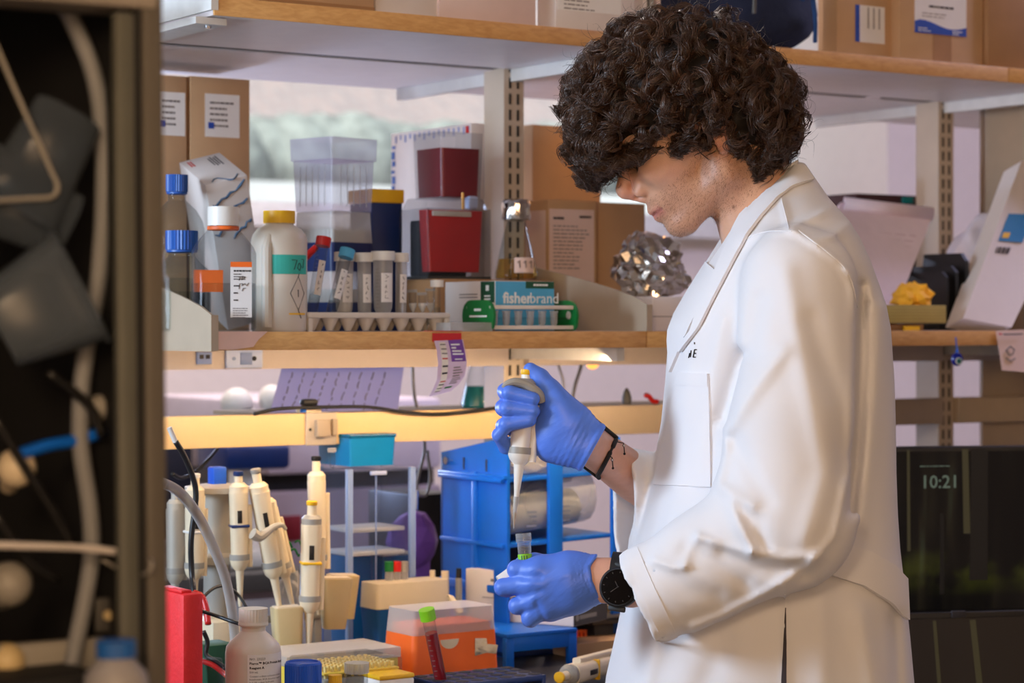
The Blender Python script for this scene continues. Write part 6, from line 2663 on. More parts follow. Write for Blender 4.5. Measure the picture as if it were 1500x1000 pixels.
b.build('print', 'dark_green_print', gb, False)
b = MB()
for k in range(9):
    q = wrap(0.0080, Lt * (0.52 + .030 * k), Lt * (0.52 + .030 * k) + 0.0005, a0 - 45, a0 + (5 if k % 2 else 25), n=4)
    b.add(q.v, q.f)
b.build('graduations', 'ink_grey', t, False)['kind'] = 'stuff'
for k in range(3):
    MB().lathe([(0.0086, Lt - 0.0088 + 0.003 * k), (0.0097, Lt - 0.0080 + .003 * k), (0.0086, Lt - .0072 + .003 * k)], seg=24).build('thread', 'clear_bright', t)
b = MB()
ca0 = Vector(wt(742, 849, 2.640))
cdir = Vector((0.80, 0.2, 0.56)).normalized()
ribbed(MB(), 0.1, 0, 1)
capb = MB(Matrix.Translation(ca0) @ cdir.to_track_quat('Z', 'X').to_matrix().to_4x4())
ribbed(capb, 0.0100, -0.008, 0.008, 28, 0.0004)
o = capb.build('screw_cap', 'white_plastic')  # loose screw cap of the open tube
tag(o, 'white screw cap pinched between two fingers of the left glove', 'cap')

# ================================================================== bench, front row
def zbench(px, v):
    return ZB


# white reagent bottle
v = 2.47
s0 = sv(371, v, ZB)
t = thing('reagent_bottle', 'white plastic bottle with printed label standing in front on the bench', 'bottle', s0, math.radians(-7))
k = mpp(371, v)
R = 41 * k
zsh, zn0, zn1, ztp = [zof(y, 371, v) - ZB for y in (948, 928, 911, 888)]
MB().lathe([(R * .94, 0), (R, 0.005), (R, zsh - 0.006), (R * .96, zsh + 0.002), (R * 0.80, zsh + 0.009), (0.0165, zn0 + 0.002), (0.0150, zn0 + 0.004), (0.0150, zn1)], seg=36).build('bottle_body', 'hdpe', t)
ribbed(MB(), 0.0172, zn1 - 0.002, ztp - 0.002, 30, 0.0006).build('cap', 'hdpe', t)
MB().lathe([(0.0178, zn1 - 0.004), (0.0186, zn1 - 0.002), (0.0178, zn1 + 0.001)], seg=28).build('cap_ring', 'hdpe', t)
zl1 = zof(953, 371, v) - ZB
lb = wrap(R, zl1 - 0.075, zl1, -88, -2, 0.0003, 16).build('label', 'paper_white', t, False)


def cyl_text(s, size, a_start, z, bold=0.0, mat_='ink'):
    """text bent round the bottle"""
    cu = bpy.data.curves.new('lettering_source', 'FONT')
    cu.body = s
    cu.size = size
    cu.offset = bold
    cu.resolution_u = 1
    tt = bpy.data.objects.new('lettering_source', cu)
    COL.objects.link(tt)
    bpy.context.view_layer.update()
    me = bpy.data.meshes.new_from_object(tt.evaluated_get(bpy.context.evaluated_depsgraph_get()))
    bpy.data.objects.remove(tt)
    for vv_ in me.vertices:
        a = math.radians(a_start) + vv_.co.x / R
        vv_.co = ((R + 0.0009) * math.cos(a), (R + 0.0009) * math.sin(a), z + vv_.co.y)
    me.materials.clear()
    return link_mesh('lettering', me, mat_, lb, False)


cyl_text('NO. 23223', 0.0042, -84, zl1 - 0.0065)
cyl_text('Pierce\u2122 BCA Protein Assay', 0.0042, -84, zl1 - 0.0118, 0.00012)
cyl_text('Reagent A', 0.0042, -84, zl1 - 0.0172, 0.00012)
cyl_text('500 mL', 0.0034, -84, zl1 - 0.0222)
for k_, s in enumerate(('Contains sodium carbonate, sodium', 'bicarbonate, BCA detection reagent', 'in 0.1M sodium hydroxide')):
    cyl_text(s, 0.0030, -84, zl1 - 0.0270 - 0.0037 * k_)
for k_, s in enumerate(('Prepare the working reagent by mixing', 'Reagent A with Reagent B, 50 parts', 'A to 1 part B. Stable for one week')):
    cyl_text(s, 0.0030, -84, zl1 - 0.0415 - 0.0037 * k_)

# bottle with the big blue cap, cut by the frame
v = 2.44
s0 = sv(444, v, ZB)
t = thing('blue_capped_bottle', 'bottle with a wide bright blue ribbed cap at the bottom edge', 'bottle', s0, YAW)
zt_ = zof(968, 444, v) - ZB
rc = 26.5 * mpp(444, v)
MB().lathe([(0.030, 0), (0.032, 0.004), (0.032, 0.045), (rc * .92, 0.058), (rc * .92, zt_ - 0.026)], seg=32).build('bottle_body', 'clear_glass', t)
mat('bright_blue', (22, 84, 196), 0.4)
cb = ribbed(MB(), rc, zt_ - 0.028, zt_ - 0.003, 46, 0.0006).build('cap', 'bright_blue', t)
MB().lathe([(rc, zt_ - 0.003), (rc * 0.95, zt_ - 0.0005), (rc * .86, zt_), (rc * .82, zt_ - 0.0025), (0, zt_ - 0.0025)], seg=40).build('cap_top', 'bright_blue', t)
# clear vial
v = 2.46
s0 = sv(522.5, v, ZB)
zt_ = zof(970, 522, v) - ZB
t = thing('clear_vial', 'small clear vial with ribbed clear cap at the bottom edge', 'vial', s0, 0)
r_ = 17.5 * mpp(522, v)
MB().lathe([(r_ * .5, 0), (r_ * .96, 0.004), (r_ * .94, zt_ - 0.010)], seg=24).build('vial_body', 'clear_plastic', t)
ribbed(MB(), r_, zt_ - 0.013, zt_, 30, 0.0005).build('cap', 'clear_frost', t)
b = MB()
for k_ in range(8):
    q = wrap(r_, 0.012 + 0.005 * k_, 0.0126 + 0.005 * k_, -52, -30 if k_ % 2 else -20, n=3)
    b.add(q.v, q.f)
b.build('graduations', 'ink', t, False)['kind'] = 'stuff'

# yellow tip rack with its clear lid open
v = 2.52
A = abox(474, 588, 470, 974, v, ZB)
t = thing('yellow_tip_rack', 'clear box of yellow pipette tips beside the blue cap', 'rack', A[0], YAW)
w_, h_ = A[1], A[3]
MB().box((w_ / 2, 0.045, h_ * 0.35), (w_, 0.09, h_ * 0.7), 0.003).build('rack_base', 'clear_frost', t)
b = MB()
for i in range(11):
    for j in range(8):
        b.lathe([(0.0016, h_ * .5), (0.0030, h_ * .93), (0.0024, h_ * .93)], c=(0.008 + i * (w_ - .016) / 10, 0.010 + j * 0.010, 0), seg=6)
b.build('tips', mat('tip_cream', (238, 216, 140), 0.5), t)['kind'] = 'stuff'
MB().box((w_ / 2, 0.045, h_ * 0.80), (w_ * 1.02, 0.094, h_ * .45), 0.003).build('lid', 'clear_plastic', t)
MB().box((w_ / 2, 0.045, h_ * 0.80), (w_ * .97, 0.086, 0.003), 0.001).build('tip_plate', 'yellow_soft', t)
A2 = abox(420, 588, 440, 962, 2.62, ZB)
t = thing('clear_lid', 'flat clear box with a yellow tray lying behind the yellow tips', 'box', A2[0], YAW)  # open clear lid of the tip rack, over a yellow tray
MB().box((A2[1] / 2, 0.05, A2[3] - 0.007), (A2[1], 0.10, 0.014), 0.002).build('lid_shell', 'clear_frost', t)
MB().box((A2[1] / 2, 0.05, (A2[3] - 0.014) / 2), (A2[1] * .96, 0.096, A2[3] - 0.0145), 0.002).build('tray', 'yellow_soft', t)
A3 = abox(556, 607, 540, 990, 2.48, ZB)
t = thing('yellow_box', 'small yellow lidded box in front of the orange tip box', 'box', A3[0], YAW)
MB().box((A3[1] / 2, 0.03, A3[3] / 2 - .003), (A3[1], 0.06, A3[3] - .006), 0.002).build('box_base', 'paper_white', t)
MB().box((A3[1] / 2, 0.03, A3[3] - 0.003), (A3[1] + .001, 0.061, 0.006), 0.002).build('lid', 'yellow_plastic', t)
s0 = sv(491, 2.44, ZB)
zt_ = zof(988, 491, 2.44) - ZB
t = thing('yellow_capped_vial', 'small vial with a yellow cap between the blue cap and the clear vial', 'vial', s0, 0)
MB().lathe([(0.005, 0), (0.0075, 0.004), (0.0075, zt_ - 0.012)], seg=18).build('vial_body', 'clear_plastic', t)
ribbed(MB(), 0.0080, zt_ - 0.012, zt_, 20, 0.0005).build('cap', 'yellow_plastic', t)

# navy rack with the red tube leaning in it
v = 2.50
A = abox(652, 800, 618, 1003, 2.46, ZB)
t = thing('navy_rack', 'dark blue tube rack at the bottom edge holding the red tube', 'rack', A[0], YAW)
w_, h_ = A[1], A[3]
MB().box((w_ / 2, 0.045, h_ - 0.004), (w_, 0.09, 0.008), 0.002).build('rack_top', 'navy_plastic', t)
MB().box((w_ / 2, 0.045, 0.004), (w_, 0.09, 0.008), 0.002).build('rack_base', 'navy_plastic', t)
for x in (0.003, w_ - 0.003):
    MB().box((x, 0.045, h_ / 2), (0.006, 0.09, h_), 0.001).build('rack_end', 'navy_plastic', t)
b = MB()
for i in range(7):
    for j in range(4):
        b.cyl((w_ * (i + .5) / 7, 0.012 + j * .022, h_ - .0002), (w_ * (i + .5) / 7, 0.012 + j * .022, h_ + 0.0006), 0.0085, seg=14)
b.build('holes', 'ink', t)['kind'] = 'stuff'
conical_tube('tube of red liquid with a lime green cap leaning by the orange box', True, 624.5, 892, 655, 1042, 2.505, 0.0083, 'lime_plastic', 0.0100, 0.86, 'red_liquid', label_strip=False, grads=True, cap_h=0.0145, dv=-0.01, body='clear_glass')

# red block of sponge / rack at the far left
v = 2.42
A = abox(268, 299, 236, 870, v, ZB)
mat('red_sponge', (226, 40, 44), 0.6, var=0.08, bump=0.4, bscale=160, sss=0.3)
t = thing('red_block', 'bright red translucent rack block beside the dark cabinet', 'block', A[0], YAW)
w_, d_, h_ = A[1], 0.075, A[3]
MB().box((w_ / 2, d_ / 2, h_ / 2), (w_, d_, h_), 0.005).build('block', 'red_sponge', t)
MB().box((w_ * 0.30, d_ * .5, h_ + 0.0015), (w_ * .5, d_ * 0.8, 0.004), 0.0015).build('top_ridge', 'red_sponge', t)

# clear tubing from the cabinet, cables
def cable(name, label, pts, r, material, cat='cable', ends=None):
    pp = arc_pts([sv(px, vv, py=py) for px, py, vv in pts], 6)
    o = MB().tube(pp, r, 10).build(name, material, None, 3)
    tag(o, label, cat)
    return o


clear('tubing', (225, 225, 222), 0.42, 0.15, (205, 200, 196))
o = cable('clear_tubing', 'thick clear tubing arching down beside the dark cabinet', [(236, 706, 2.50), (262, 720, 2.53), (288, 752, 2.56), (312, 800, 2.58), (331, 850, 2.59), (341, 905, 2.60), (346, 960, 2.60)], 0.0066, 'tubing', 'tubing')
o = cable('black_cable', 'black cable hanging down in front of the pipette stand', [(257, 646, 2.70), (270, 668, 2.70), (283, 700, 2.70), (287, 730, 2.70), (280, 790, 2.70), (281, 840, 2.70), (284, 880, 2.68), (286, 1020, 2.65)], 0.0038, 'black_plastic')
MB().tube([sv(248, 2.70, py=626), sv(257, 2.70, py=647)], 0.0036, 10).build('white_sleeve', 'white_plastic', o)
cable('black_wire', 'thin black wire looping behind the clear tubing', [(296, 876, 2.72), (312, 862, 2.73), (328, 858, 2.74), (346, 868, 2.74), (358, 884, 2.73), (366, 905, 2.72), (366, 940, 2.7)], 0.0022, 'black_plastic')
cable('black_wire', 'thin black wire running from the red block to the white bottle', [(293, 894, 2.6), (318, 902, 2.6), (340, 910, 2.58), (358, 916, 2.57)], 0.0024, 'black_plastic')
cable('black_wire', 'black wire sagging below the rail at the left', [(318, 658, 3.05), (306, 672, 3.02), (290, 688, 3.0), (268, 700, 2.98), (252, 694, 2.95)], 0.0028, 'black_plastic')
cable('red_wire', 'red wire curling down right of the red block', [(284, 868, 2.66), (296, 874, 2.65), (302, 892, 2.64), (305, 914, 2.63)], 0.0042, 'red_plastic')
cable('red_wire', 'red wire lying low behind the white bottle', [(296, 968, 2.62), (312, 974, 2.61), (328, 986, 2.6), (345, 1000, 2.58)], 0.0035, 'red_plastic')
cable('black_wire', 'thick black wire curving under the red wires', [(298, 924, 2.62), (304, 940, 2.62), (302, 958, 2.62), (316, 968, 2.61), (340, 984, 2.6)], 0.0030, 'black_plastic')
A = abox(312, 352, 298, 912, 2.78, ZB)
t, w_, d_, h_ = carton('beige_box', 'low beige box behind the tubing and the white bottle', 'box', (A[0], A[1], 0.08, A[3]), 'beige_light')
A = abox(304, 346, 300, 946, 2.66, ZB)
t, w_, d_, h_ = carton('green_box', 'dark green box between the red wires and the white bottle', 'box', (A[0], A[1], 0.05, A[3]), 'dark_green_print')
s0 = sv(310, 2.50, ZB)
t = thing('glass_dish', 'small clear glass jar between the red block and the white bottle', 'jar', s0, 0)
zj = zof(964, 310, 2.50) - ZB
MB().lathe([(0.012, 0), (0.0155, 0.003), (0.0155, zj * .8), (0.0125, zj), (0.0118, zj)], seg=24).build('jar_glass', 'clear_glass', t)

# ================================================================== pipette stands
# left carousel with a grey body and blue handle
v = 2.86
s0 = sv(318, v, ZB)
t = thing('pipette_carousel', 'round grey pipette stand with a blue handle on top', 'stand', s0, YAW)
z_ = lambda y: zof(y, 318, v) - ZB
MB().lathe([(0.085, 0), (0.085, 0.010), (0.060, 0.020), (0.024, 0.026)], seg=36).build('base', 'grey_plastic', t)
MB().cyl((0, 0, 0.02), (0, 0, z_(815)), 0.019, seg=24).build('pole', 'grey_plastic', t)
mat('stand_grey', (176, 170, 158), 0.45, var=0.03)
MB().lathe([(0.016, z_(826)), (0.045, z_(822)), (0.045, z_(812)), (0.0225, z_(808)), (0.0225, z_(730)), (0.026, z_(722)), (0.045, z_(720)), (0.045, z_(712)), (0.020, z_(708)), (0.0, z_(708))], seg=32).build('hub', 'stand_grey', t)
MB().box((0, 0, (z_(712) + z_(683)) / 2), (0.021, 0.021, z_(683) - z_(712)), 0.003).build('blue_handle', 'bright_blue', t)
b = MB()
PIP = [('white pipette in the grey stand, left of the blue handle', (284, 905), (286, 693), 2.82, 'white_plastic', 0.0),
       ('white pipette with dark blue band in the grey stand, right of the handle', (352, 888), (349, 690), 2.80, 'navy_plastic', 0.2)]
for lb_, bt, tp, vv, acc, tr in PIP:
    pipette('pipette', lb_, sv(bt[0], vv, py=bt[1]), sv(tp[0], vv, py=tp[1]), 0.2, acc, 'beige_light', hook=False, scale=0.92, turn=-0.5 + tr, group='pipettes on the stands', hook_mat='beige')
pipette('pipette', 'tilted pipette with long finger hook in the grey stand', sv(412, 2.79, py=905), sv(374, 2.79, py=686), 0.2, 'grey_plastic', 'beige_light', hook=False, scale=0.95, turn=-0.4, group='pipettes on the stands', hook_mat='beige')
o = None
tq = [x for x in bpy.data.objects if x.get('label') == 'tilted pipette with long finger hook in the grey stand'][0]
inv = tq.rotation_euler.to_matrix().to_4x4()
inv.translation = tq.location
inv = inv.inverted()
pp = arc_pts([inv @ sv(px, 2.765, py=py) for px, py in ((370, 781), (380, 786), (390, 780), (402, 771), (413, 769), (419, 775))], 5)
MB().tube(pp, [0.008 - 0.0058 * i / (len(pp) - 1) for i in range(len(pp))], 10).build('finger_hook', 'stand_grey', tq)
pipette('pipette', 'slim pipette leaning behind the tilted one with the hook', sv(430, 2.83, py=892), sv(388, 2.83, py=716), 0.18, 'grey_plastic', 'beige_light', hook=False, scale=0.8, turn=-0.4, group='pipettes on the stands', window=False, hook_mat='beige')
pipette('pipette', 'greyish pipette at the left end of the stand beside the cabinet', sv(256, 2.88, py=905), sv(257, 2.88, py=716), 0.18, 'grey_plastic', 'stand_grey', hook=False, scale=0.9, turn=-0.6, group='pipettes on the stands', window=False, hook_mat='beige')

# second stand with beige cups
v = 2.80
s0 = sv(462, 2.86, ZB)
t = thing('pipette_stand', 'pipette stand with a slim post and two beige cups', 'stand', s0, YAW)
MB().box((0, 0.01, 0.006), (0.12, 0.10, 0.012), 0.004).build('base', 'grey_plastic', t)
zc_ = zof(870, 462, 2.86) - ZB
MB().box((0.004, 0.004, zc_ / 2), (0.012, 0.012, zc_), 0.002).build('post', 'grey_plastic', t)
MB().box((-0.02, 0.0, zc_ * 0.72), (0.15, 0.008, 0.010), 0.002).build('cup_bar', 'grey_plastic', t)


def cup(label, px, py0, py1, vv, w0, w1, tilt):
    c0_, c1_ = sv(px, vv, py=py1), sv(px + tilt, vv, py=py0)
    d = c1_ - c0_
    q = (d.to_track_quat('Z', 'Y') @ Euler((0, 0, YAW + PI / 2)).to_quaternion()).to_euler() if 0 else Euler((0, math.radians(tilt * 0.35), YAW * 0.6))
    o = thing('tip_cup', label, 'cup', c0_, q)
    h_ = d.length
    MB().frustum((0, 0, 0), (w0, w0 * 0.8), (w1, w1 * 0.8), h_, 0.006).build('cup_shell', 'beige_plastic', o)
    MB().frustum((0, 0, h_ - 0.0015), (w1 * .84, w1 * .64), (w1 * .86, w1 * .66), 0.003, 0.004).build('cup_opening', 'beige_light', o)
    return o


cup('large beige cup hanging right of the yellow topped pipette', 489, 846, 920, 2.80, 0.031, 0.046, 4)
cup('beige cup tilted behind the large beige cup', 500, 842, 905, 2.86, 0.034, 0.044, 6)
cup('beige cup standing left of the yellow topped pipette', 421, 889, 962, 2.78, 0.036, 0.042, -3)
pipette('pipette', 'pipette with a yellow button standing between the beige cups', sv(452, 2.765, py=958), sv(457, 2.765, py=733), 0.2, 'yellow_plastic', 'beige_light', hook=False, scale=1.0, turn=-0.25, group='pipettes on the stands')
pipette('pipette', 'tall pipette with a dark button right behind the yellow topped one', sv(467, 2.83, py=900), sv(463, 2.83, py=668), 0.2, 'black_plastic', 'beige_light', hook=False, scale=0.92, turn=-0.25, group='pipettes on the stands', window=False, hook_mat='beige')
MB().tube([sv(442, 2.785, py=955), sv(443, 2.785, py=810)], 0.0034, 8).build('blue_rod', 'outlet_blue', t)
bl = [c for c in bpy.data.objects if c.name.startswith('blue_rod')][0]
bl.location = t.matrix_basis.inverted() @ Vector((0, 0, 0))
bl.rotation_euler = (0, 0, -YAW)
# crumpled green-white wipe between the cups
bm = bmesh.new()
bmesh.ops.create_icosphere(bm, subdivisions=3, radius=1)
for vtx in bm.verts:
    p = vtx.co.copy()
    q = p * (0.8 + 0.5 * abs(mnoise.noise(p * 2.4)))
    vtx.co = Vector((q.x * 0.022, q.y * 0.02, q.z * 0.035))
me = bpy.data.meshes.new('plastic_wrap')
bm.to_mesh(me)
bm.free()
o = link_mesh('plastic_wrap', me, 'clear_frost', None, 0.4)
o.location = sv(428, 2.90, py=868)
tag(o, 'crumpled clear plastic wrap behind the left beige cup', 'wrap')
sb_ = MB()
for (x, y, z) in ((0, 0, 0), (0.006, 0, 0.012), (-0.008, 0, 0.010), (0.010, 0, -0.008)):
    sb_.tube(arc_pts([(x, y, z), (x - 0.004, y - .002, z + .008), (x - 0.010, y - .003, z + .006)], 4), 0.0018, 6)
o = sb_.build('green_twist_tie', 'green_plastic', None, 3)
o.location = sv(436, 2.86, py=812)
tag(o, 'small twisted green tie beside the yellow topped pipette', 'tie')

# ================================================================== acrylic cabinet with blue tub on top
v = 2.93
A = abox(511, 603, 468, 690, v, ZB)
t = thing('acrylic_cabinet', 'clear acrylic cabinet with shelves behind the pipettes', 'cabinet', A[0], YAW)
w_, d_, h_ = A[1], A[2], A[3]
tk = 0.004
for nm, c, s in (('front_panel', (w_ / 2, 0, h_ / 2), (w_, tk, h_)), ('side_panel', (0, d_ / 2, h_ / 2), (tk, d_, h_)), ('side_panel', (w_, d_ / 2, h_ / 2), (tk, d_, h_)),
                 ('back_panel', (w_ / 2, d_, h_ / 2), (w_, tk, h_)), ('top_panel', (w_ / 2, d_ / 2, h_), (w_ + tk, d_ + tk, tk))):
    MB().box(c, s).build(nm, 'acrylic', t, False)
for x, y in ((0, 0), (w_, 0), (0, d_)):
    MB().box((x, y - 0.001, h_ / 2), (0.009, 0.009, h_ + 0.006), 0.001).build('corner_strip', 'acrylic_edge', t)
MB().box((w_ * 0.42, -0.0015, h_ / 2), (0.0022, 0.001, h_)).build('door_joint', 'acrylic_edge', t)
for y in (772, 806):
    z = zof(y, 540, v + .05) - ZB
    MB().box((w_ / 2, d_ * .52, z), (w_ - 0.014, d_ * .85, 0.006), 0.001).build('shelf', 'white_plastic', t)
MB().box((w_ + 0.006, -0.004, h_ * 0.83), (0.004, 0.006, 0.03), 0.001).build('latch', 'chrome', t)
MB().box((w_ * .45, -0.003, h_ * 0.985), (w_ * 0.25, 0.005, 0.006), 0.001).build('hinge', 'outlet_blue', t)
for px0, px1, nm in ((488, 538, 'left teal tub inside the acrylic cabinet'), (545, 590, 'right teal tub inside the acrylic cabinet')):
    c_ = sv((px0 + px1) / 2, v + 0.065, ZB + 0.0005)
    o = thing('teal_tub', nm, 'tub', c_, YAW)
    ww = 45 * mpp(px0, v) / CO * .85
    hh = zof(815, px0, v + .05) - ZB
    MB().frustum((0, 0, 0), (ww * .9, 0.05), (ww, 0.055), hh, 0.006).build('tub_body', 'clear_teal', o)
    MB().box((0, 0, hh + 0.003), (ww * 1.05, 0.058, 0.006), 0.002).build('lid', 'white_plastic', o)
for px, c, lb_ in ((570, 'green_plastic', 'vial with green cap in front of the acrylic cabinet'), (581, 'red_plastic', 'vial with red cap in front of the acrylic cabinet'), (592, 'grey_plastic', 'vial with grey cap in front of the acrylic cabinet')):
    s0 = sv(px, 2.90, ZB)
    hh = zof(822, px, 2.90) - ZB
    o = thing('reagent_vial', lb_, 'vial', s0, 0)
    MB().lathe([(0.005, 0), (0.0062, 0.003), (0.0062, hh - 0.014)], seg=14).build('vial_body', 'clear_frost', o)
    MB().lathe([(0.0070, hh - .015), (0.0070, hh)], seg=14).build('cap', c, o)
# blue tub on top
A = abox(512, 580, 464, 652, 2.94, ZB + h_ + 0.006)
t = thing('blue_tub', 'blue plastic tub standing on top of the acrylic cabinet', 'tub', A[0], YAW)
w2, d2, h2 = A[1], A[2], A[3] + 0.010
mat('aqua_plastic', (16, 130, 190), 0.3, var=0.04)
MB().frustum((w2 / 2, d2 / 2, 0), (w2 * .95, d2 * .95), (w2, d2), h2, 0.004).build('tub_body', 'aqua_plastic', t)
MB().box((w2 / 2, d2 / 2, h2 + 0.003), (w2 * 1.03, d2 * 1.03, 0.006), 0.002).build('lid', 'clear_teal', t)
o = conical_tube('clear tube stored upright beside the blue tub', True, 486, 656, 487, 688, 2.90, 0.005, 'clear_frost', 0.006, None, label_strip=False, grads=False, cap_h=0.006, name='small_tube')
# purple ball-like bag behind
bm = bmesh.new()
bmesh.ops.create_icosphere(bm, subdivisions=2, radius=1)
for vtx in bm.verts:
    p = vtx.co.copy()
    vtx.co = Vector((p.x * 0.048, p.y * 0.030, p.z * 0.052)) * (1 + 0.10 * mnoise.noise(p * 2))
me = bpy.data.meshes.new('purple_bag')
bm.to_mesh(me)
bm.free()
o = link_mesh('purple_bag', me, 'purple_plastic', None, False)
o.location = sv(604, 3.20, py=792)
o.rotation_euler = (0, 0, YAW)
tag(o, 'purple faceted plastic bag between the acrylic cabinet and the blue rack', 'bag')
MB().box((0.0, 0, -0.05), (0.055, 0.03, 0.06), 0.004).build('bag_neck', 'purple_plastic', o)
A = abox(606, 668, 600, 724, 3.36, ZB)
t, w_, d_, h_ = carton('dark_filler', 'black instrument standing in the dark behind the purple bag', 'instrument', (A[0], A[1], 0.16, A[3]), 'black_plastic', bev=0.004)  # plain black box put in for the dark opening behind the rack

# ================================================================== blue plastic rack with rolls
v = 2.80
A = abox(743, 905, 646, 640, v, ZB)
t = thing('blue_rack', 'large blue plastic bench rack holding clear sleeves and paper rolls', 'rack', A[0], YAW)
w_, d_, h_ = A[1], A[2], A[3]
hb2 = zof(662, 646, v + d_) - ZB
sp = [(0, 0), (0, h_), (d_, hb2), (d_, 0)]
vs = [(x, y, z) for x in (0, 0.005) for y, z in sp]
MB().add(vs, [(0, 1, 2, 3), (7, 6, 5, 4), (0, 4, 5, 1), (1, 5, 6, 2), (2, 6, 7, 3), (3, 7, 4, 0)]).build('side_panel', 'blue_plastic', t, False)
fr_ = MB()
MB().box((0.0, d_ * 0.5, 0.10), (0.010, d_ * 0.98, 0.012), 0.002).build('side_rib', 'blue_plastic', t)
MB().box((0.0, d_ * 0.46, h_ * 0.42), (0.010, 0.013, h_ * 0.82), 0.002).build('side_rib', 'blue_plastic', t)
MB().box((-0.002, d_ * 0.5, hb2 - 0.030), (0.010, d_, 0.006), 0.002).build('side_rib', 'blue_plastic', t)
MB().cyl((-0.0005, d_ * .90, hb2 - 0.012), (-0.004, d_ * .90, hb2 - 0.012), 0.006, seg=18).build('bolt', 'chrome', t)
b = MB()
for y, z in ((d_ * .30, h_ - .045), (d_ * .64, h_ - .045)):
    o = MB().box((-0.0006, y, z), (0.0016, 0.003, 0.018)).build('slot', 'ink', t)
up = u_of(815, v - 0.0) - u_of(743, v)
for x in (up, up + (w_ - up) * 0.98):
    MB().box((x, 0.004, h_ * 0.5), (0.026 if x == up else 0.016, 0.008, h_ * 1.0 - 0.01), 0.002).build('post', 'blue_plastic', t)
MB().box((w_ / 2, d_ - 0.003, h_ * 0.45), (w_, 0.006, h_ * 0.9), 0.001).build('back_panel', 'navy_plastic', t)
MB().box((w_ / 2, d_ * .5, 0.004), (w_, d_, 0.008), 0.001).build('bottom_panel', 'navy_plastic', t)
sh_z = [zof(797, 800, v) - ZB, zof(702, 800, v) - ZB]
for z in sh_z:
    MB().box((w_ / 2, d_ * .5, z), (w_, d_ - .01, 0.006), 0.001, mtx=Matrix.Translation((0, 0, 0)) @ Matrix.Rotation(math.radians(-2), 4, 'Y')).build('rack_shelf', 'blue_plastic', t)
MB().box((w_ * .93, 0.06, 0.055), (0.02, 0.008, 0.11), 0.002).build('post', 'navy_plastic', t)
rl = thing('paper_roll', 'roll of white printed labels on the lower shelf of the blue rack', 'roll', tuple(Vector(A[0]) + SHELF.to_3x3() @ Vector((0.020, 0.045, sh_z[0] + 0.040))), (0, 0, YAW))
MB().cyl((0.0, 0, 0), (0.128, 0, 0.012), 0.027, seg=28).build('roll', 'paper_white', rl)
b = MB()
for k in range(4):
    b.box((0.036, -0.0272, 0.008 - 0.007 * k), (0.018, 0.0006, 0.003))
    b.box((0.092, -0.0272, 0.014 - 0.007 * k), (0.030, 0.0006, 0.003))
mat('faint_blue', (170, 178, 200), 0.8)
b.build('print_lines', 'faint_blue', rl, False)['kind'] = 'stuff'
sl_ = thing('clear_sleeve', 'clear curved plastic sleeve over the paper roll in the blue rack', 'sleeve', tuple(Vector(A[0]) + SHELF.to_3x3() @ Vector((0.015, 0.045, sh_z[0] + 0.047))), (0, 0, YAW))
vs, fs = [], []
for x, dz in ((0.0, 0.004), (0.155, 0.020)):
    for k in range(13):
        a = math.radians(-60 + 26 * k)
        vs.append((x, 0.038 * math.sin(a) * -1, 0.040 * math.cos(a) + dz))
fs = [(k, k + 1, k + 14, k + 13) for k in range(12)]
o = MB().add(vs, fs).build('sleeve_shell', 'clear_bright', sl_, 3)
o.modifiers.new('thick', 'SOLIDIFY').thickness = 0.001
A_ = Vector(A[0]) + SHELF.to_3x3() @ Vector((0.012, 0.03, sh_z[1] + 0.004))
t2 = thing('bag_stack', 'clear bag of supplies on the upper shelf of the blue rack', 'bag', A_, YAW)
bm = bmesh.new()
bmesh.ops.create_icosphere(bm, subdivisions=3, radius=1)
for vtx in bm.verts:
    p = vtx.co.copy()
    q = p * (0.85 + 0.3 * abs(mnoise.noise(p * 2.7)))
    vtx.co = Vector((q.x * 0.055 + 0.06, q.y * 0.04 + 0.03, max(q.z, -.8) * 0.022 + 0.019))
me = bpy.data.meshes.new('bag_shell')
bm.to_mesh(me)
bm.free()
link_mesh('bag_shell', me, 'clear_frost', t2, 0.5)
c_ = Vector(A[0]) + SHELF.to_3x3() @ Vector((0.085, 0.10, 0.009))
t3 = thing('brown_box', 'brown box at the bottom of the blue rack', 'box', c_, YAW)
MB().box((0.03, 0.02, 0.045), (0.060, 0.04, 0.09), 0.001).build('carton', 'card_brown', t3)
# small round green lid and navy card behind the glove
o = px_slab('navy_card', [(856, 610), (893, 606), (893, 646), (856, 650)], [3.02] * 4, 0.003, 'navy_plastic')
tag(o, 'dark blue card standing on the rail behind the right glove', 'card')
c_ = sv(896, 3.0, py=625)
o = MB(Matrix.Translation(c_) @ SHELF).cyl((0, 0, 0), (0, 0.01, 0), 0.017, seg=24).build('green_lid', 'dark_green_print')
tag(o, 'round green lid behind the right wrist', 'lid')

# ================================================================== boxes on the bench, middle
v = 2.655
A = abox(606, 728, 563, 932, v, ZB)
t = thing('orange_tip_box', 'orange pipette tip box with a translucent lid', 'box', A[0], YAW)
w_, d_, hb3 = A[1], A[2], A[3]
MB().frustum((w_ / 2, d_ / 2, 0), (w_ * 1.06, d_ * 1.06), (w_, d_), hb3, 0.008).build('box_base', 'orange_plastic', t)
hl = zof(896, 606, v) - ZB - hb3
MB().frustum((w_ / 2, d_ / 2, hb3), (w_ * 1.0, d_ * 1.0), (w_ * .95, d_ * .95), hl, 0.008).build('lid', 'clear_frost', t)
MB().frustum((w_ / 2, d_ / 2, hb3), (w_ * .92, d_ * .92), (w_ * .9, d_ * .9), hl * 0.35, 0.008).build('tip_tray', 'orange_plastic', t)
pts = [(0.02 * math.cos(a) * 0.75, 0.013 * math.sin(a)) for a in np.linspace(PI, 2 * PI, 12)]
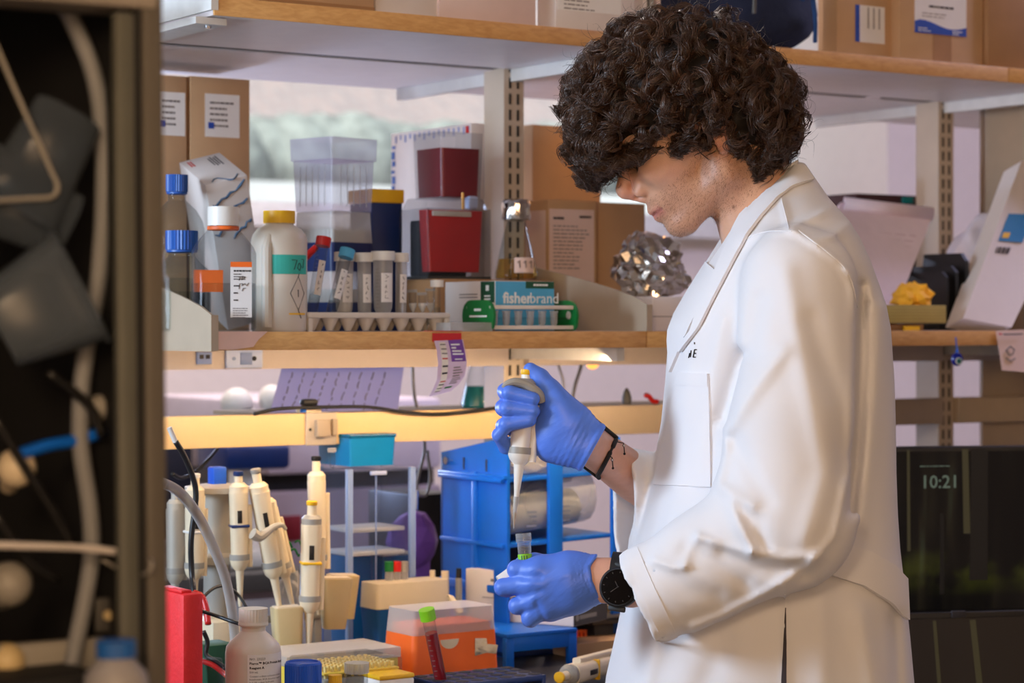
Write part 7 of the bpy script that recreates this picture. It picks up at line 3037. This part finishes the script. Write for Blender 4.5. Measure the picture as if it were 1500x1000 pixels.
MB().prism([(w_ * .42 + x, hb3 * .88 + z) for x, z in pts], 0.001, Matrix.Translation((0, -0.0012, 0))).build('thumb_notch', 'beige_light', t, False)
fo = MB().prism([(w_ * .72, hb3 * .50), (w_ * .72, hb3 * .86), (w_ * .86, hb3 * .84), (w_ * .87, hb3 * .72), (w_ * 1.0, hb3 * .68), (w_ * .98, hb3 * .50), (w_ * .86, hb3 * .54)], 0.001, Matrix.Translation((0, -0.0020, 0))).build('tape_piece', 'foil', t, False)
# blue tip box on a clear tray
v = 2.86
zb_ = zof(942, 556, v)
A = abox(553, 659, 527, 893, v, zb_)
t = thing('blue_tip_box', 'blue tip box with a tall cream lid on a clear tray', 'box', A[0], YAW)
w_, d_, hb3 = A[1], A[2], A[3]
MB().frustum((w_ / 2, d_ / 2, 0), (w_ * .94, d_ * .94), (w_, d_), hb3, 0.005).build('box_base', 'blue_plastic' if 0 else 'navy_blue' if 'navy_blue' in MATS else mat('navy_blue', (20, 84, 148), 0.4), t)
hl = zof(856, 553, v) - zb_ - hb3
MB().frustum((w_ / 2, d_ / 2, hb3), (w_ * 1.02, d_ * 1.02), (w_ * .99, d_ * .99), hl, 0.006).build('lid', 'beige_light', t)
MB().box((w_ * .58, -0.002, hb3 + 0.001), (0.010, 0.004, 0.008), 0.001).build('latch', 'navy_blue', t)
tr = thing('clear_tray', 'clear plastic tray under the blue tip box', 'tray', tuple(uv(u_of(545, v - .01), v - 0.01, ZB)), YAW)
MB().frustum((w_ * .55, d_ * .55, 0), (w_ * 1.05, d_ * 1.0), (w_ * 1.1, d_ * 1.1), zb_ - ZB - 0.0005, 0.004).build('tray_shell', 'clear_frost', tr)

# white carton on a blue step stand
v = 2.76
zst = zof(928, 842, v)
sa = abox(742, 846, 700, 929, 2.70, ZB)
t = thing('blue_step_stand', 'blue plastic step stand carrying the white carton', 'stand', sa[0], YAW)
w_, h_ = sa[1], sa[3]
dd = 0.14
MB().box((w_ / 2, dd / 2, h_ - 0.003), (w_, dd, 0.006), 0.001).build('stand_top', 'blue_plastic', t)
MB().box((w_ / 2, 0.004, h_ * .72), (w_ * .8, 0.005, h_ * .46), 0.001).build('front_rail', 'blue_plastic', t)
for x in (0.007, w_ - 0.007):
    for y in (0.006, dd - 0.006):
        MB().box((x, y, h_ / 2 - 0.003), (0.014, 0.010, h_ - 0.006), 0.001).build('leg', 'blue_plastic', t)
ps = sv(840, 2.71, ZB + h_ + 0.0005)
th_ = math.radians(58)
t = thing('white_carton', 'white carton with a dark grey end panel on the blue step stand', 'box', ps, th_)
kx = mpp(840, 2.71)
Lf = 160 * kx / math.sin(th_)
wf = 0.10
hc = zof(843, 840, 2.71) - ps.z
MB().box((wf / 2, Lf / 2, hc / 2), (wf, Lf, hc), 0.001).build('carton', 'white_card', t)
MB().box((wf / 2, -0.0004, hc * 0.22), (wf * .99, 0.0005, hc * .42)).build('grey_panel', 'grey_dark', t, False)
MB().box((wf * .42, -0.0009, hc * .16), (wf * .5, 0.0004, 0.006)).build('panel_lettering', 'grey_plastic', t, False)
MB().cyl((wf * .10, -0.0006, hc * .16), (wf * .10, -0.0011, hc * .16), 0.005, seg=16).build('round_logo', 'grey_plastic', t)
b = MB()
for k in range(2):
    b.box((-0.0006, Lf * (.52), hc * (.80 - .10 * k)), (0.0005, Lf * (.48 - .1 * k), 0.004))
b.build('side_print', 'ink_grey', t, False)
MB().box((-0.0006, Lf * .42, hc * .45), (0.0004, Lf * .84, 0.001)).build('fold_line', 'ink_grey', t, False)
MB().box((wf * .3, Lf * .75, hc + 0.001), (wf * .3, Lf * .3, 0.0015)).build('opening', 'purple_print', t, False)
# cream flap and sticks
o = px_slab('cream_flap', [(656, 870), (664, 872), (680, 896), (672, 897)], [2.80, 2.80, 2.78, 2.78], 0.004, 'beige_light')
tag(o, 'bent cream plastic strip between the tip boxes', 'strip')
for px, y0, y1, vv, lb_, m_ in ((634.5, 835, 905, 2.90, 'short wooden stick standing behind the blue tip box', 'beige_light'), (653, 836, 905, 2.88, 'wider wooden stick beside the blue tip box corner', 'beige_light')):
    o = MB().tube([sv(px, vv, py=y1), sv(px - 1, vv, py=y0)], 0.0042 if px < 640 else 0.0058, 8).build('wooden_stick', m_)
    tag(o, lb_, 'stick')
a, b2 = sv(672, 2.87, py=905), sv(672, 2.87, py=846)
o = MB().cyl(a, b2, 0.0052, seg=12).build('marker_pen', 'grey_plastic')
tag(o, 'grey marker pen with black cap standing by the blue rack', 'pen')
MB().cyl(b2, sv(672, 2.87, py=832), 0.0046, 0.0040, seg=12).build('pen_cap', 'black_plastic', o)

# dark stand, beakers and packet at the right behind the left hand
A = abox(868, 930, 862, 905, 2.78, ZB + 0.040)
t = thing('dark_instrument', 'dark grey instrument head beside the lab coat hem', 'instrument', A[0], YAW)
h_ = A[3]
MB().box((A[1] / 2, 0.05, h_ / 2), (A[1], 0.10, h_), 0.005).build('head', 'grey_dark', t)
MB().box((A[1] * .5, 0.05, -0.020), (A[1] * .55, 0.06, 0.040), 0.003).build('neck', 'grey_dark', t)
MB().box((A[1] * .5, -0.0006, h_ * .72), (A[1] * .8, 0.0012, h_ * .2)).build('screen', 'black_plastic', t)
zt_ = ZB + 0.040 + h_
for k, (px, r_, hh, lb_) in enumerate(((878, 0.014, 0.020, 'small glass beaker on the dark instrument, left one'), (899, 0.016, 0.026, 'glass beaker on the dark instrument, right one'))):
    s0 = sv(px, 2.82, zt_ + 0.0005)
    o = thing('glass_beaker', lb_, 'beaker', s0, 0)
    MB().lathe([(r_ * .9, 0), (r_, 0.002), (r_, hh), (r_ * 1.08, hh + 0.001), (r_ * .95, hh)], seg=24).build('beaker_glass', 'clear_glass', o)
    MB().lathe([(r_ * .86, 0.002), (r_ * .9, hh * .4), (0, hh * .4)], seg=20).build('liquid', 'amber_liquid', o)
pk = px_slab('orange_packet', [(838, 924), (860, 922), (861, 953), (839, 957)], [2.80] * 4, 0.006, 'orange_plastic')
tag(pk, 'small orange and red packet under the left hand', 'packet')
b = MB()
for k in range(3):
    b.tube([sv(843 + 6 * k, 2.798, py=926), sv(846 + 5 * k, 2.798, py=952)], 0.0012, 5)
b.build('red_stripe', 'red_plastic', pk)['kind'] = 'stuff'
bx = px_slab('black_bin', [(744, 900), (870, 905), (870, 1000), (744, 1000)], [3.05] * 4, 0.05, 'black_plastic')
tag(bx, 'black bin in the shade behind the blue step stand', 'bin')
pipette('pipette', 'beige pipette lying on the bench at the bottom edge', sv(930, 2.60, z=ZB + .020), sv(818, 2.50, z=ZB + 0.020), 0.2, 'yellow_plastic', 'beige_light', hook=False, scale=1.0, turn=0.1)
o = sbox('wooden_board', u_of(838, 2.75), u_of(838, 2.75) + 0.12, 2.74, 2.80, ZB + .0003, ZB + 0.022, 'card_brown')
tag(o, 'pale board lying flat under the orange packet', 'board')

# ================================================================== behind the shelving: rail things, far bench
ledge = sbox('back_ledge', 1.62, 2.92, 2.998, 3.30, 1.258, 1.2645, 'plate_beige', shelving)
s0 = sv(699, 3.12, 1.265)
t = thing('teal_flask', 'conical flask of teal liquid behind the reference strip', 'flask', s0, 0)
h_ = zof(520, 699, 3.12) - 1.265
R_f = 0.027
MB().lathe([(R_f * .9, 0), (R_f, 0.004), (R_f, 0.010), (R_f * .62, h_ * .6), (0.011, h_ * .85), (0.011, h_)], seg=28).build('flask_glass', 'clear_glass', t)
MB().lathe([(R_f * .88, 0.001), (R_f * .97, 0.004), (R_f * .97, 0.010), (R_f * .72, h_ * .42), (0, h_ * .42)], seg=28).build('liquid', 'teal_liquid', t)
hang = px_slab('handwritten_sheet', [(418, 520), (594, 520), (577, 640), (386, 640)], [3.12, 3.12, 3.16, 3.16], 0.0006, 'paper_lilac')
paper_through('sheet_blue', (196, 194, 222))
hang.data.materials[0] = M('sheet_blue')
tag(hang, 'large sheet of handwritten notes hanging behind the rail', 'paper')
b = MB()
rs = random.Random(12)
for k in range(9):
    f = k / 9
    x0 = 430 + 17 * k
    y = 545
    while y < 600:
        y2 = y + rs.uniform(5, 13)
        l0 = sv(x0 - (y - 540) * 0.30, 3.118 + (y - 520) * .0003, py=y)
        l1 = sv(x0 - (y2 - 540) * 0.30 + rs.uniform(-2, 2), 3.118 + (y2 - 520) * .0003, py=y2)
        b.tube([l0, l0.lerp(l1, .5) + Vector((rs.uniform(-.002, .002), 0, 0)), l1], 0.0010, 4)
        y = y2 + rs.uniform(2, 5)
b.build('handwriting', 'ink_grey', hang)['kind'] = 'stuff'
# black clip on the rail and the cable along it
c_ = uv(u_of(453, 2.98), 2.982, 1.2705)
t = thing('black_clip', 'black clip holding the cable on top of the rail', 'clip', c_, YAW)
MB().box((0, 0, 0.005), (0.034, 0.020, 0.010), 0.002).build('clip_base', 'beige_light', t)
MB().box((0, 0, 0.0155), (0.026, 0.018, 0.011), 0.005).build('clip_top', 'black_plastic', t)
MB().box((-0.015, -0.011, 0.004), (0.010, 0.003, 0.006), 0.001).build('blue_tab', 'blue_plastic', t)
cable('black_cable', 'black cable running along the top of the beige rail', [(372, 606, 2.968), (405, 599, 2.968), (440, 597, 2.966), (475, 596, 2.966), (540, 596, 2.966), (590, 603, 2.966), (640, 606, 2.966), (690, 602, 2.966), (735, 596, 2.966), (790, 590, 2.975)], 0.0027, 'black_plastic')
cable('hanging_cord', 'grey cord hanging in a loop left of the blue rack', [(604, 530, 3.22), (607, 580, 3.22), (618, 620, 3.22), (622, 660, 3.22), (612, 700, 3.22), (612, 722, 3.22), (624, 724, 3.22), (630, 700, 3.22), (626, 660, 3.22)], 0.0028, 'grey_plastic')  # plain hanging cord, like the two below
mat('cord_white', (214, 208, 204), 0.5)
cable('hanging_cord', 'curved cord under the shelf right of the pipette', [(812, 512, 3.25), (818, 535, 3.25), (825, 560, 3.25), (824, 585, 3.25), (822, 620, 3.25)], 0.0026, 'cord_white')
cable('hanging_cord', 'straight slanting cord under the shelf right of the pipette', [(856, 512, 3.22), (850, 540, 3.22), (842, 565, 3.22), (836, 600, 3.22)], 0.0032, 'grey_plastic')
# small amber lamp hanging under the shelf
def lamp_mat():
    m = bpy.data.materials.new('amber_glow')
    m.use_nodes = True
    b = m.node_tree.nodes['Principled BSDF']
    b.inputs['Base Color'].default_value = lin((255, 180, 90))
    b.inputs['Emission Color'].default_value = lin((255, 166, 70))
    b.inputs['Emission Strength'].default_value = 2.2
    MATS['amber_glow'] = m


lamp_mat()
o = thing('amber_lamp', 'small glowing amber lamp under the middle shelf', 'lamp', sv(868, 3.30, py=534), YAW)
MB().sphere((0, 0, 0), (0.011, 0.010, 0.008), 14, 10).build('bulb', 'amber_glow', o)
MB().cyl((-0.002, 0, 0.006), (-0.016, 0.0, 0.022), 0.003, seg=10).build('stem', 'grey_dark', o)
# grey cone, red clip on the ledge
s0 = sv(918, 3.02, 1.270)
t = thing('grey_cone', 'small dark grey bullet shaped object on the rail', 'figurine', s0, 0)
MB().lathe([(0.0072, 0), (0.0082, 0.003), (0.0080, 0.012), (0.0050, 0.022), (0.0018, 0.027), (0, 0.028)], seg=20).build('cone', 'grey_dark', t)
s0 = sv(955, 3.02, 1.2705)
t = thing('red_clip', 'small red plastic clip on the rail beside the lab coat', 'clip', s0, YAW)
MB().tube(arc_pts([(-0.012, 0, 0.014), (-0.006, 0, 0.012), (0.002, 0, 0.004), (0.012, 0, 0.003)], 5), 0.0042, 8).build('clip_arm', 'red_plastic', t)
MB().sphere((-0.012, 0, 0.014), 0.0045, 10, 8).build('clip_head', 'red_plastic', t)
# dark objects behind the right bay rail
c_ = sv(1366, 3.14, 1.265)
t = thing('dark_bottle', 'dark rounded bottle with a teal band behind the right rail', 'bottle', c_, 0)
hh = zof(540, 1366, 3.14) - 1.265
MB().lathe([(0.020, -0.02), (0.024, 0), (0.026, hh * .4), (0.022, hh * .8), (0.010, hh), (0, hh)], seg=24).build('bottle_body', 'black_plastic', t)
MB().lathe([(0.0262, hh * .25), (0.0266, hh * .45)], seg=24).build('teal_band', 'teal_liquid', t)
MB().cyl((0, 0, -0.06), (0, 0, -0.01), 0.014, seg=18).build('bottle_foot', 'black_plastic', t)

# far instrument behind the island: pale cabinet with a dark seam
mat('mauve_paint', (206, 194, 204), 0.6, var=0.03)
mat('mauve_low', (150, 136, 146), 0.6, var=0.03)
vi = 4.35
ui0, ui1 = u_of(392, vi), u_of(648, vi)
zi0, zi1, zi2 = zof(716, 500, vi), zof(692, 500, vi), zof(585, 500, vi)
t = thing('incubator', 'pale mauve laboratory incubator with a dark seam far behind the rail', 'incubator', uv(ui0, vi, 0), YAW)
wi = ui1 - ui0
MB().box((wi / 2, 0.3, zi0 / 2), (wi, 0.6, zi0), 0.01).build('lower_body', 'mauve_low', t)
MB().box((wi / 2, 0.31, (zi0 + zi1) / 2), (wi * .98, 0.56, zi1 - zi0), 0.0).build('dark_seam', 'black_plastic', t)
MB().box((wi / 2, 0.3, (zi1 + zi2) / 2), (wi, 0.6, zi2 - zi1), 0.012).build('upper_body', 'mauve_paint', t)
MB().box((0.055, -0.003, zi0 - 0.080), (0.050, 0.006, 0.055), 0.004).build('red_sign', 'darkred_plastic', t)
# microscope-like white instrument at the far left
vi = 4.2
t = thing('white_microscope', 'blurred white microscope far behind the rail at the left', 'microscope', sv(350, vi, 0.905), YAW)
zz = lambda y: zof(y, 350, vi) - 0.905
sc_ = mpp(350, vi)
MB().box((0, 0.02, 0.02), (0.16, 0.2, 0.04), 0.01).build('foot', 'white_plastic', t)
MB().box((0.05, 0.08, zz(600) / 2), (0.05, 0.06, zz(600)), 0.012).build('column', 'white_plastic', t)
MB().sphere((-0.005, 0, zz(590)), (0.034, 0.034, 0.032), 18, 12).build('head', 'white_plastic', t)
MB().sphere((0.075, 0, zz(585)), (0.026, 0.03, 0.030), 16, 10).build('eyepiece', 'white_plastic', t)
MB().cyl((0.0, -0.02, zz(622)), (0.0, 0.0, zz(596)), 0.026, seg=18).build('objective', 'black_plastic', t)
MB().box((0.01, 0, zz(668)), (0.15, 0.14, 0.05), 0.01).build('stage', 'navy_plastic', t)
fb = thing('far_bench', 'far laboratory bench behind the island at the left', 'bench', uv(u_of(150, 4.1), 4.05, 0), YAW)
wb_ = ui0 - u_of(150, 4.1) - 0.03
MB().box((wb_ / 2, 0.35, 0.885), (wb_, 0.7, 0.038), 0.004).build('bench_top', 'grey_dark', fb)
MB().box((wb_ / 2, 0.36, 0.433), (wb_ * .98, 0.64, 0.865), 0.004).build('bench_body', 'mauve_low', fb)
A = abox(262, 330, 250, 655, 3.9, 0.905)
far_box = carton('navy_box', 'dark navy box far behind the rail at the left', 'box', (uv(u_of(215, 4.6), 4.62, 0.925), 0.12, 0.1, zof(655, 290, 4.5) - 0.905), mat('night_blue', (16, 20, 40), 0.6))

# ================================================================== screens on the desk
def forest(name, base_level):
    m = bpy.data.materials.new(name)
    m.use_nodes = True
    nt = m.node_tree
    b = nt.nodes['Principled BSDF']
    b.inputs['Base Color'].default_value = (0.006, 0.006, 0.006, 1)
    b.inputs['Roughness'].default_value = 0.22
    tc = nt.nodes.new('ShaderNodeTexCoord')
    mp = nt.nodes.new('ShaderNodeMapping')
    mp.inputs['Scale'].default_value = (34, 1, 3.0)
    nt.links.new(tc.outputs['Object'], mp.inputs[0])
    n = nt.nodes.new('ShaderNodeTexNoise')
    n.inputs['Scale'].default_value = 1.0
    n.inputs['Detail'].default_value = 4
    nt.links.new(mp.outputs[0], n.inputs['Vector'])
    r = nt.nodes.new('ShaderNodeValToRGB')
    for p_, c in ((0.42, (6, 5, 4)), (0.58, (22, 18, 12)), (0.66, (40, 34, 22)), (0.80, (60, 66, 48))):
        e = r.color_ramp.elements.new(p_)
        e.color = lin(c)
    nt.links.new(n.outputs[0], r.inputs[0])
    # green undergrowth in the lower part of the picture
    n2 = nt.nodes.new('ShaderNodeTexNoise')
    n2.inputs['Scale'].default_value = 14
    n2.inputs['Detail'].default_value = 5
    nt.links.new(tc.outputs['Object'], n2.inputs['Vector'])
    g = nt.nodes.new('ShaderNodeValToRGB')
    g.color_ramp.elements[0].position = 0.45
    g.color_ramp.elements[0].color = (0, 0, 0, 1)
    g.color_ramp.elements[1].position = 0.75
    g.color_ramp.elements[1].color = lin((92, 96, 20))
    nt.links.new(n2.outputs[0], g.inputs[0])
    sx = nt.nodes.new('ShaderNodeSeparateXYZ')
    nt.links.new(tc.outputs['Object'], sx.inputs[0])
    mr = nt.nodes.new('ShaderNodeMapRange')
    mr.inputs['From Min'].default_value = base_level + 0.045
    mr.inputs['From Max'].default_value = base_level + 0.012
    nt.links.new(sx.outputs['Z'], mr.inputs['Value'])
    mr2 = nt.nodes.new('ShaderNodeMapRange')
    mr2.inputs['From Min'].default_value = base_level - 0.035
    mr2.inputs['From Max'].default_value = base_level + 0.005
    nt.links.new(sx.outputs['Z'], mr2.inputs['Value'])
    mm_ = nt.nodes.new('ShaderNodeMath')
    mm_.operation = 'MULTIPLY'
    nt.links.new(mr.outputs[0], mm_.inputs[0])
    nt.links.new(mr2.outputs[0], mm_.inputs[1])
    mx = nt.nodes.new('ShaderNodeMix')
    mx.data_type = 'RGBA'
    mx.blend_type = 'ADD'
    nt.links.new(mm_.outputs[0], mx.inputs[0])
    nt.links.new(r.outputs[0], mx.inputs[6])
    nt.links.new(g.outputs[0], mx.inputs[7])
    nt.links.new(mx.outputs[2], b.inputs['Emission Color'])
    b.inputs['Emission Strength'].default_value = 0.45
    MATS[name] = m


def screen_emit(name, c, s):
    m = bpy.data.materials.new(name)
    m.use_nodes = True
    b = m.node_tree.nodes['Principled BSDF']
    b.inputs['Base Color'].default_value = (0.01, 0.01, 0.01, 1)
    b.inputs['Emission Color'].default_value = lin(c)
    b.inputs['Emission Strength'].default_value = s
    MATS[name] = m


Ym = 3.50
km = Ym / F
mrot = math.radians(10)
pl0 = W(1308, 655, Ym)
hm_ = 246 * km
t = thing('monitor', 'black computer monitor showing a dark forest and the time 10:21', 'monitor', (pl0.x, pl0.y, ZD), mrot)
zb_m = pl0.z - hm_ - ZD
wm_ = hm_ * 1.72
MB().box((wm_ / 2, 0.018, zb_m + hm_ / 2), (wm_, 0.032, hm_), 0.004).build('casing', 'black_plastic', t)
forest('forest_screen', hm_ * 0.24)
s_ = MB().box((wm_ / 2, 0, hm_ * .5), (wm_ - 0.012, 0.003, hm_ - 0.014)).build('screen', 'forest_screen', t, False)
s_.location = (0, 0.0015, zb_m)
screen_emit('screen_text', (112, 128, 112), 0.55)
screen_emit('screen_trunk', (84, 76, 48), 0.40)
screen_emit('screen_trunk_dark', (8, 7, 6), 0.3)
text(s_, '10:21', 0.0285, (0.045, -0.0018, hm_ * 0.755), FRONT, 'screen_text', bold=0.0002)
lines(s_, 0.044, hm_ * 0.885, 0.050, 1, 0.004, -0.0018, 'screen_text', 0.0014, 2, fill=(1, 1))


def trunk(x, w, z0, z1, m_, lean=0.0, par=None, y=-0.0017):
    MB().prism([(x - w / 2, z0), (x + w / 2, z0), (x + lean + w * .45, z1), (x + lean - w * .45, z1)], 0.0003, Matrix.Translation((0, y, 0))).build('tree_trunk', m_, par or s_, False)


trunk(0.121, 0.011, hm_ * .48, hm_ * .985, 'screen_trunk', -0.003)
trunk(0.026, 0.005, hm_ * .38, hm_ * .985, 'screen_trunk', -0.001)
trunk(0.140, 0.030, hm_ * .20, hm_ * .985, 'screen_trunk_dark', 0.002)
trunk(0.080, 0.007, hm_ * .12, hm_ * .6, 'screen_trunk_dark')
MB().box((wm_ / 2, 0.05, zb_m / 2 + .056), (0.06, 0.03, zb_m + .09), 0.004).build('stand_neck', 'black_plastic', t)
MB().box((wm_ / 2, 0.04, 0.006), (0.24, 0.18, 0.012), 0.004).build('stand_foot', 'black_plastic', t)
# laptop in front
Yl = 3.26
pl1 = W(1314, 899, Yl)
t = thing('laptop', 'open black laptop in front of the monitor with a glossy dark screen', 'laptop', (pl1.x, pl1.y, ZD), math.radians(11))
hl_ = pl1.z - ZD - 0.02
MB().box((0.165, -0.11, 0.010), (0.33, 0.23, 0.018), 0.004).build('keyboard_base', 'black_plastic', t)
lid = MB().box((0.165, 0.010, 0.02 + hl_ / 2), (0.33, 0.008, hl_), 0.003).build('lid', 'black_plastic', t)
forest('forest_reflection', -1.0)  # monitor's reflection painted into the laptop screen as faint emission
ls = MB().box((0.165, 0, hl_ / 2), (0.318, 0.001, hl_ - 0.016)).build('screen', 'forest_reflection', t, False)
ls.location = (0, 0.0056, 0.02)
screen_emit('reflection_brown', (44, 32, 24), 0.35)  # brown tint of the painted reflection
MB().box((0.165, -0.0006, hl_ / 2), (0.316, 0.0003, hl_ - 0.018)).build('painted_reflection', 'reflection_brown', ls, False)
trunk(0.075, 0.006, 0.02, hl_ - 0.012, 'screen_trunk', -0.016, ls, -0.0010)  # trunks belong to the painted reflection too
trunk(0.140, 0.010, 0.02, hl_ - 0.012, 'screen_trunk', -0.022, ls, -0.0010)
MB().box((0.096, 0.004, 0.02 + hl_ - 0.003), (0.022, 0.006, 0.010), 0.001).build('webcam', 'ink', t)
kb_ = MB()
for i in range(13):
    for j in range(5):
        kb_.box((0.025 + i * 0.0225, -0.15 + j * 0.019, 0.0195), (0.018, 0.015, 0.002))
kb_.build('keys', 'grey_dark', t, False)['kind'] = 'stuff'

# ================================================================== things in the open cabinet at the left edge
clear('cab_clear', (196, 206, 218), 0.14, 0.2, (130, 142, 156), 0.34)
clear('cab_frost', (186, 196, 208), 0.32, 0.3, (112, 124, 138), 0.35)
mat('hose_grey', (132, 134, 138), 0.55, var=0.03)


def cv_(px, py, dv=0.0):
    return sv(px, VC + 0.03 + dv, py=py)


pp = arc_pts([cv_(60, -40, .05), cv_(105, 30, .05), cv_(140, 120, .05), cv_(152, 240, .05), cv_(147, 380, .05), cv_(134, 470, .05), cv_(120, 560, .05), cv_(118, 650, .05), cv_(131, 740, .05), cv_(134, 810, .05), cv_(124, 880, .05), cv_(106, 970, .05), cv_(92, 1060, .05)], 6)
o = MB().tube(pp, 0.0062, 14).build('grey_hose', 'hose_grey', None, 3)
tag(o, 'thick pale grey hose curving down inside the dark cabinet', 'hose')


def cab_beaker(label, c, q, w0, w1, h, m_, name='plastic_beaker', handle=False):
    t = thing(name, label, 'container', c, q)
    b = MB()
    b.frustum((0, 0, 0), (w0, w0), (w1, w1), h, w0 * .32, open_top=True)
    o = b.build('shell', m_, t)
    o.modifiers.new('thick', 'SOLIDIFY').thickness = 0.0015
    MB().tube([(x * w1 * .5, y * w1 * .5, h) for x, y in ((-.6, -1), (.6, -1), (1, -.6), (1, .6), (.6, 1), (-.6, 1), (-1, .6), (-1, -.6), (-.6, -1))], 0.0018, 6).build('rim', m_, t)
    return t


cab_beaker('tilted clear beaker hanging at the top of the dark cabinet', cv_(96, 172, .05), (0.2, math.radians(-152), 0.3), 0.050, 0.062, 0.085, 'cab_clear')
cab_beaker('clear square beaker lying in the middle of the dark cabinet', cv_(92, 330, .05), (0.3, math.radians(-64), 0.2), 0.050, 0.064, 0.085, 'cab_clear')
cab_beaker('large frosted beaker tilted down in the dark cabinet', cv_(-4, 480, .045), (0.1, math.radians(62), 0.35), 0.060, 0.082, 0.062, 'cab_frost')
b = MB()
b.tube(arc_pts([cv_(-12, 52, .01), cv_(30, 150, .01), cv_(74, 248, .01), cv_(84, 272, .01), cv_(76, 288, .01), cv_(40, 291, .01), cv_(-14, 294, .01)], 6), 0.0016, 8)
o = b.build('wire_bracket', 'grey_plastic', None, 3)
tag(o, 'bent metal wire bracket in the dark cabinet', 'wire')
o = MB().tube(arc_pts([cv_(20, 668, .05), cv_(70, 652, .05), cv_(110, 645, .05), cv_(152, 632, .05)], 5), 0.0045, 8).build('blue_strap', 'blue_plastic', None, 3)
tag(o, 'dark blue strap crossing the inside of the cabinet', 'strap')
for pts, lb_ in (([(-10, 610), (40, 690), (90, 770), (104, 800)], 'lower black cable slanting in the dark cabinet'), ([(70, 545), (110, 575), (135, 600), (150, 640)], 'upper black cable slanting in the dark cabinet'),
                 ([(-10, 750), (40, 820), (85, 850)], 'black cable at the bottom left of the cabinet')):
    o = MB().tube(arc_pts([cv_(x, y, .035) for x, y in pts], 5), 0.0035, 8).build('black_cable', 'black_plastic', None, 3)
    tag(o, lb_, 'cable')
o = MB().tube(arc_pts([cv_(-10, 798, .012), (cv_(60, 800, .012)), cv_(130, 803, .012), cv_(200, 812, .008)], 5), 0.0026, 8).build('white_cable', 'cord_white', None, 3)
tag(o, 'white cord stretched across the dark cabinet', 'cord')
o = MB().tube(arc_pts([cv_(150, 820, .010), cv_(185, 838, .008), cv_(214, 840, -.034), cv_(222, 822, -.036), cv_(204, 812, .006)], 5), 0.0012, 8).build('thin_wire', 'grey_plastic', None, 3)
tag(o, 'thin wire loop hanging over the cabinet post', 'wire')
for (px, py, r_, m_, lb_) in ((24, 685, .014, 'beige_light', 'beige knob fitting at the left in the cabinet'), (14, 855, .016, 'grey_plastic', 'grey valve knob at the lower left of the cabinet'),
                              (10, 968, .013, 'beige_plastic', 'brownish knob at the bottom left of the cabinet'), (146, 598, .010, 'grey_plastic', 'small grey connector beside the hose')):
    t = thing('knob', lb_, 'knob', cv_(px, py, .06), YAW)
    MB().sphere((0, 0, 0), r_, 14, 10).build('knob_head', m_, t)
    MB().cyl((0, 0, 0), (0.006, 0.03, -0.014), r_ * .5, seg=12).build('stem', m_, t)
o = MB(Matrix.Translation(cv_(155, 900, .05)) @ SHELF).box((0, 0, 0), (0.016, 0.004, 0.024), 0.001).build('latch_plate', 'grey_dark')
tag(o, 'small plate with a screw low in the cabinet', 'plate')
MB(SHELF).cyl((0, -0.003, 0), (0, -0.005, 0), 0.0035, seg=10).build('screw', 'beige_plastic', o).location = cv_(155, 900, .05)
o = MB(Matrix.Translation(cv_(64, 962, .06)) @ SHELF).box((0, 0, 0), (0.12, 0.01, 0.022), 0.002).build('metal_bar', 'grey_plastic')
tag(o, 'grey metal bar near the bottom of the cabinet', 'bar')
s0 = cv_(170, 1040, -.065)
zb0 = 1.1345
t = thing('white_bottle', 'small white bottle with a blue cap at the foot of the cabinet', 'bottle', Vector((s0.x, s0.y, s0.z)), YAW)
kk = mpp(170, VC - .03)
zz = lambda y: (1040 - y) * kk
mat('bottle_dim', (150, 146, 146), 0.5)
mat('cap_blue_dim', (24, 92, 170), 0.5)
MB().lathe([(46 * kk, -0.02), (47 * kk, zz(1000)), (44 * kk, zz(985)), (30 * kk, zz(970)), (26 * kk, zz(965)), (26 * kk, zz(960))], seg=28).build('bottle_body', 'bottle_dim', t)
ribbed(MB(), 28 * kk, zz(962), zz(938), 30, 0.0004).build('cap', 'cap_blue_dim', t)
# hand truck shelf the bottle stands on
o = MB(Matrix.Translation(s0 + Vector((0, 0, -0.0245))) @ SHELF).box((-0.02, 0.0, -0.004), (0.14, 0.07, 0.008), 0.002).build('front_ledge', 'cab_grey')
tag(o, 'narrow metal ledge under the small white bottle', 'ledge')
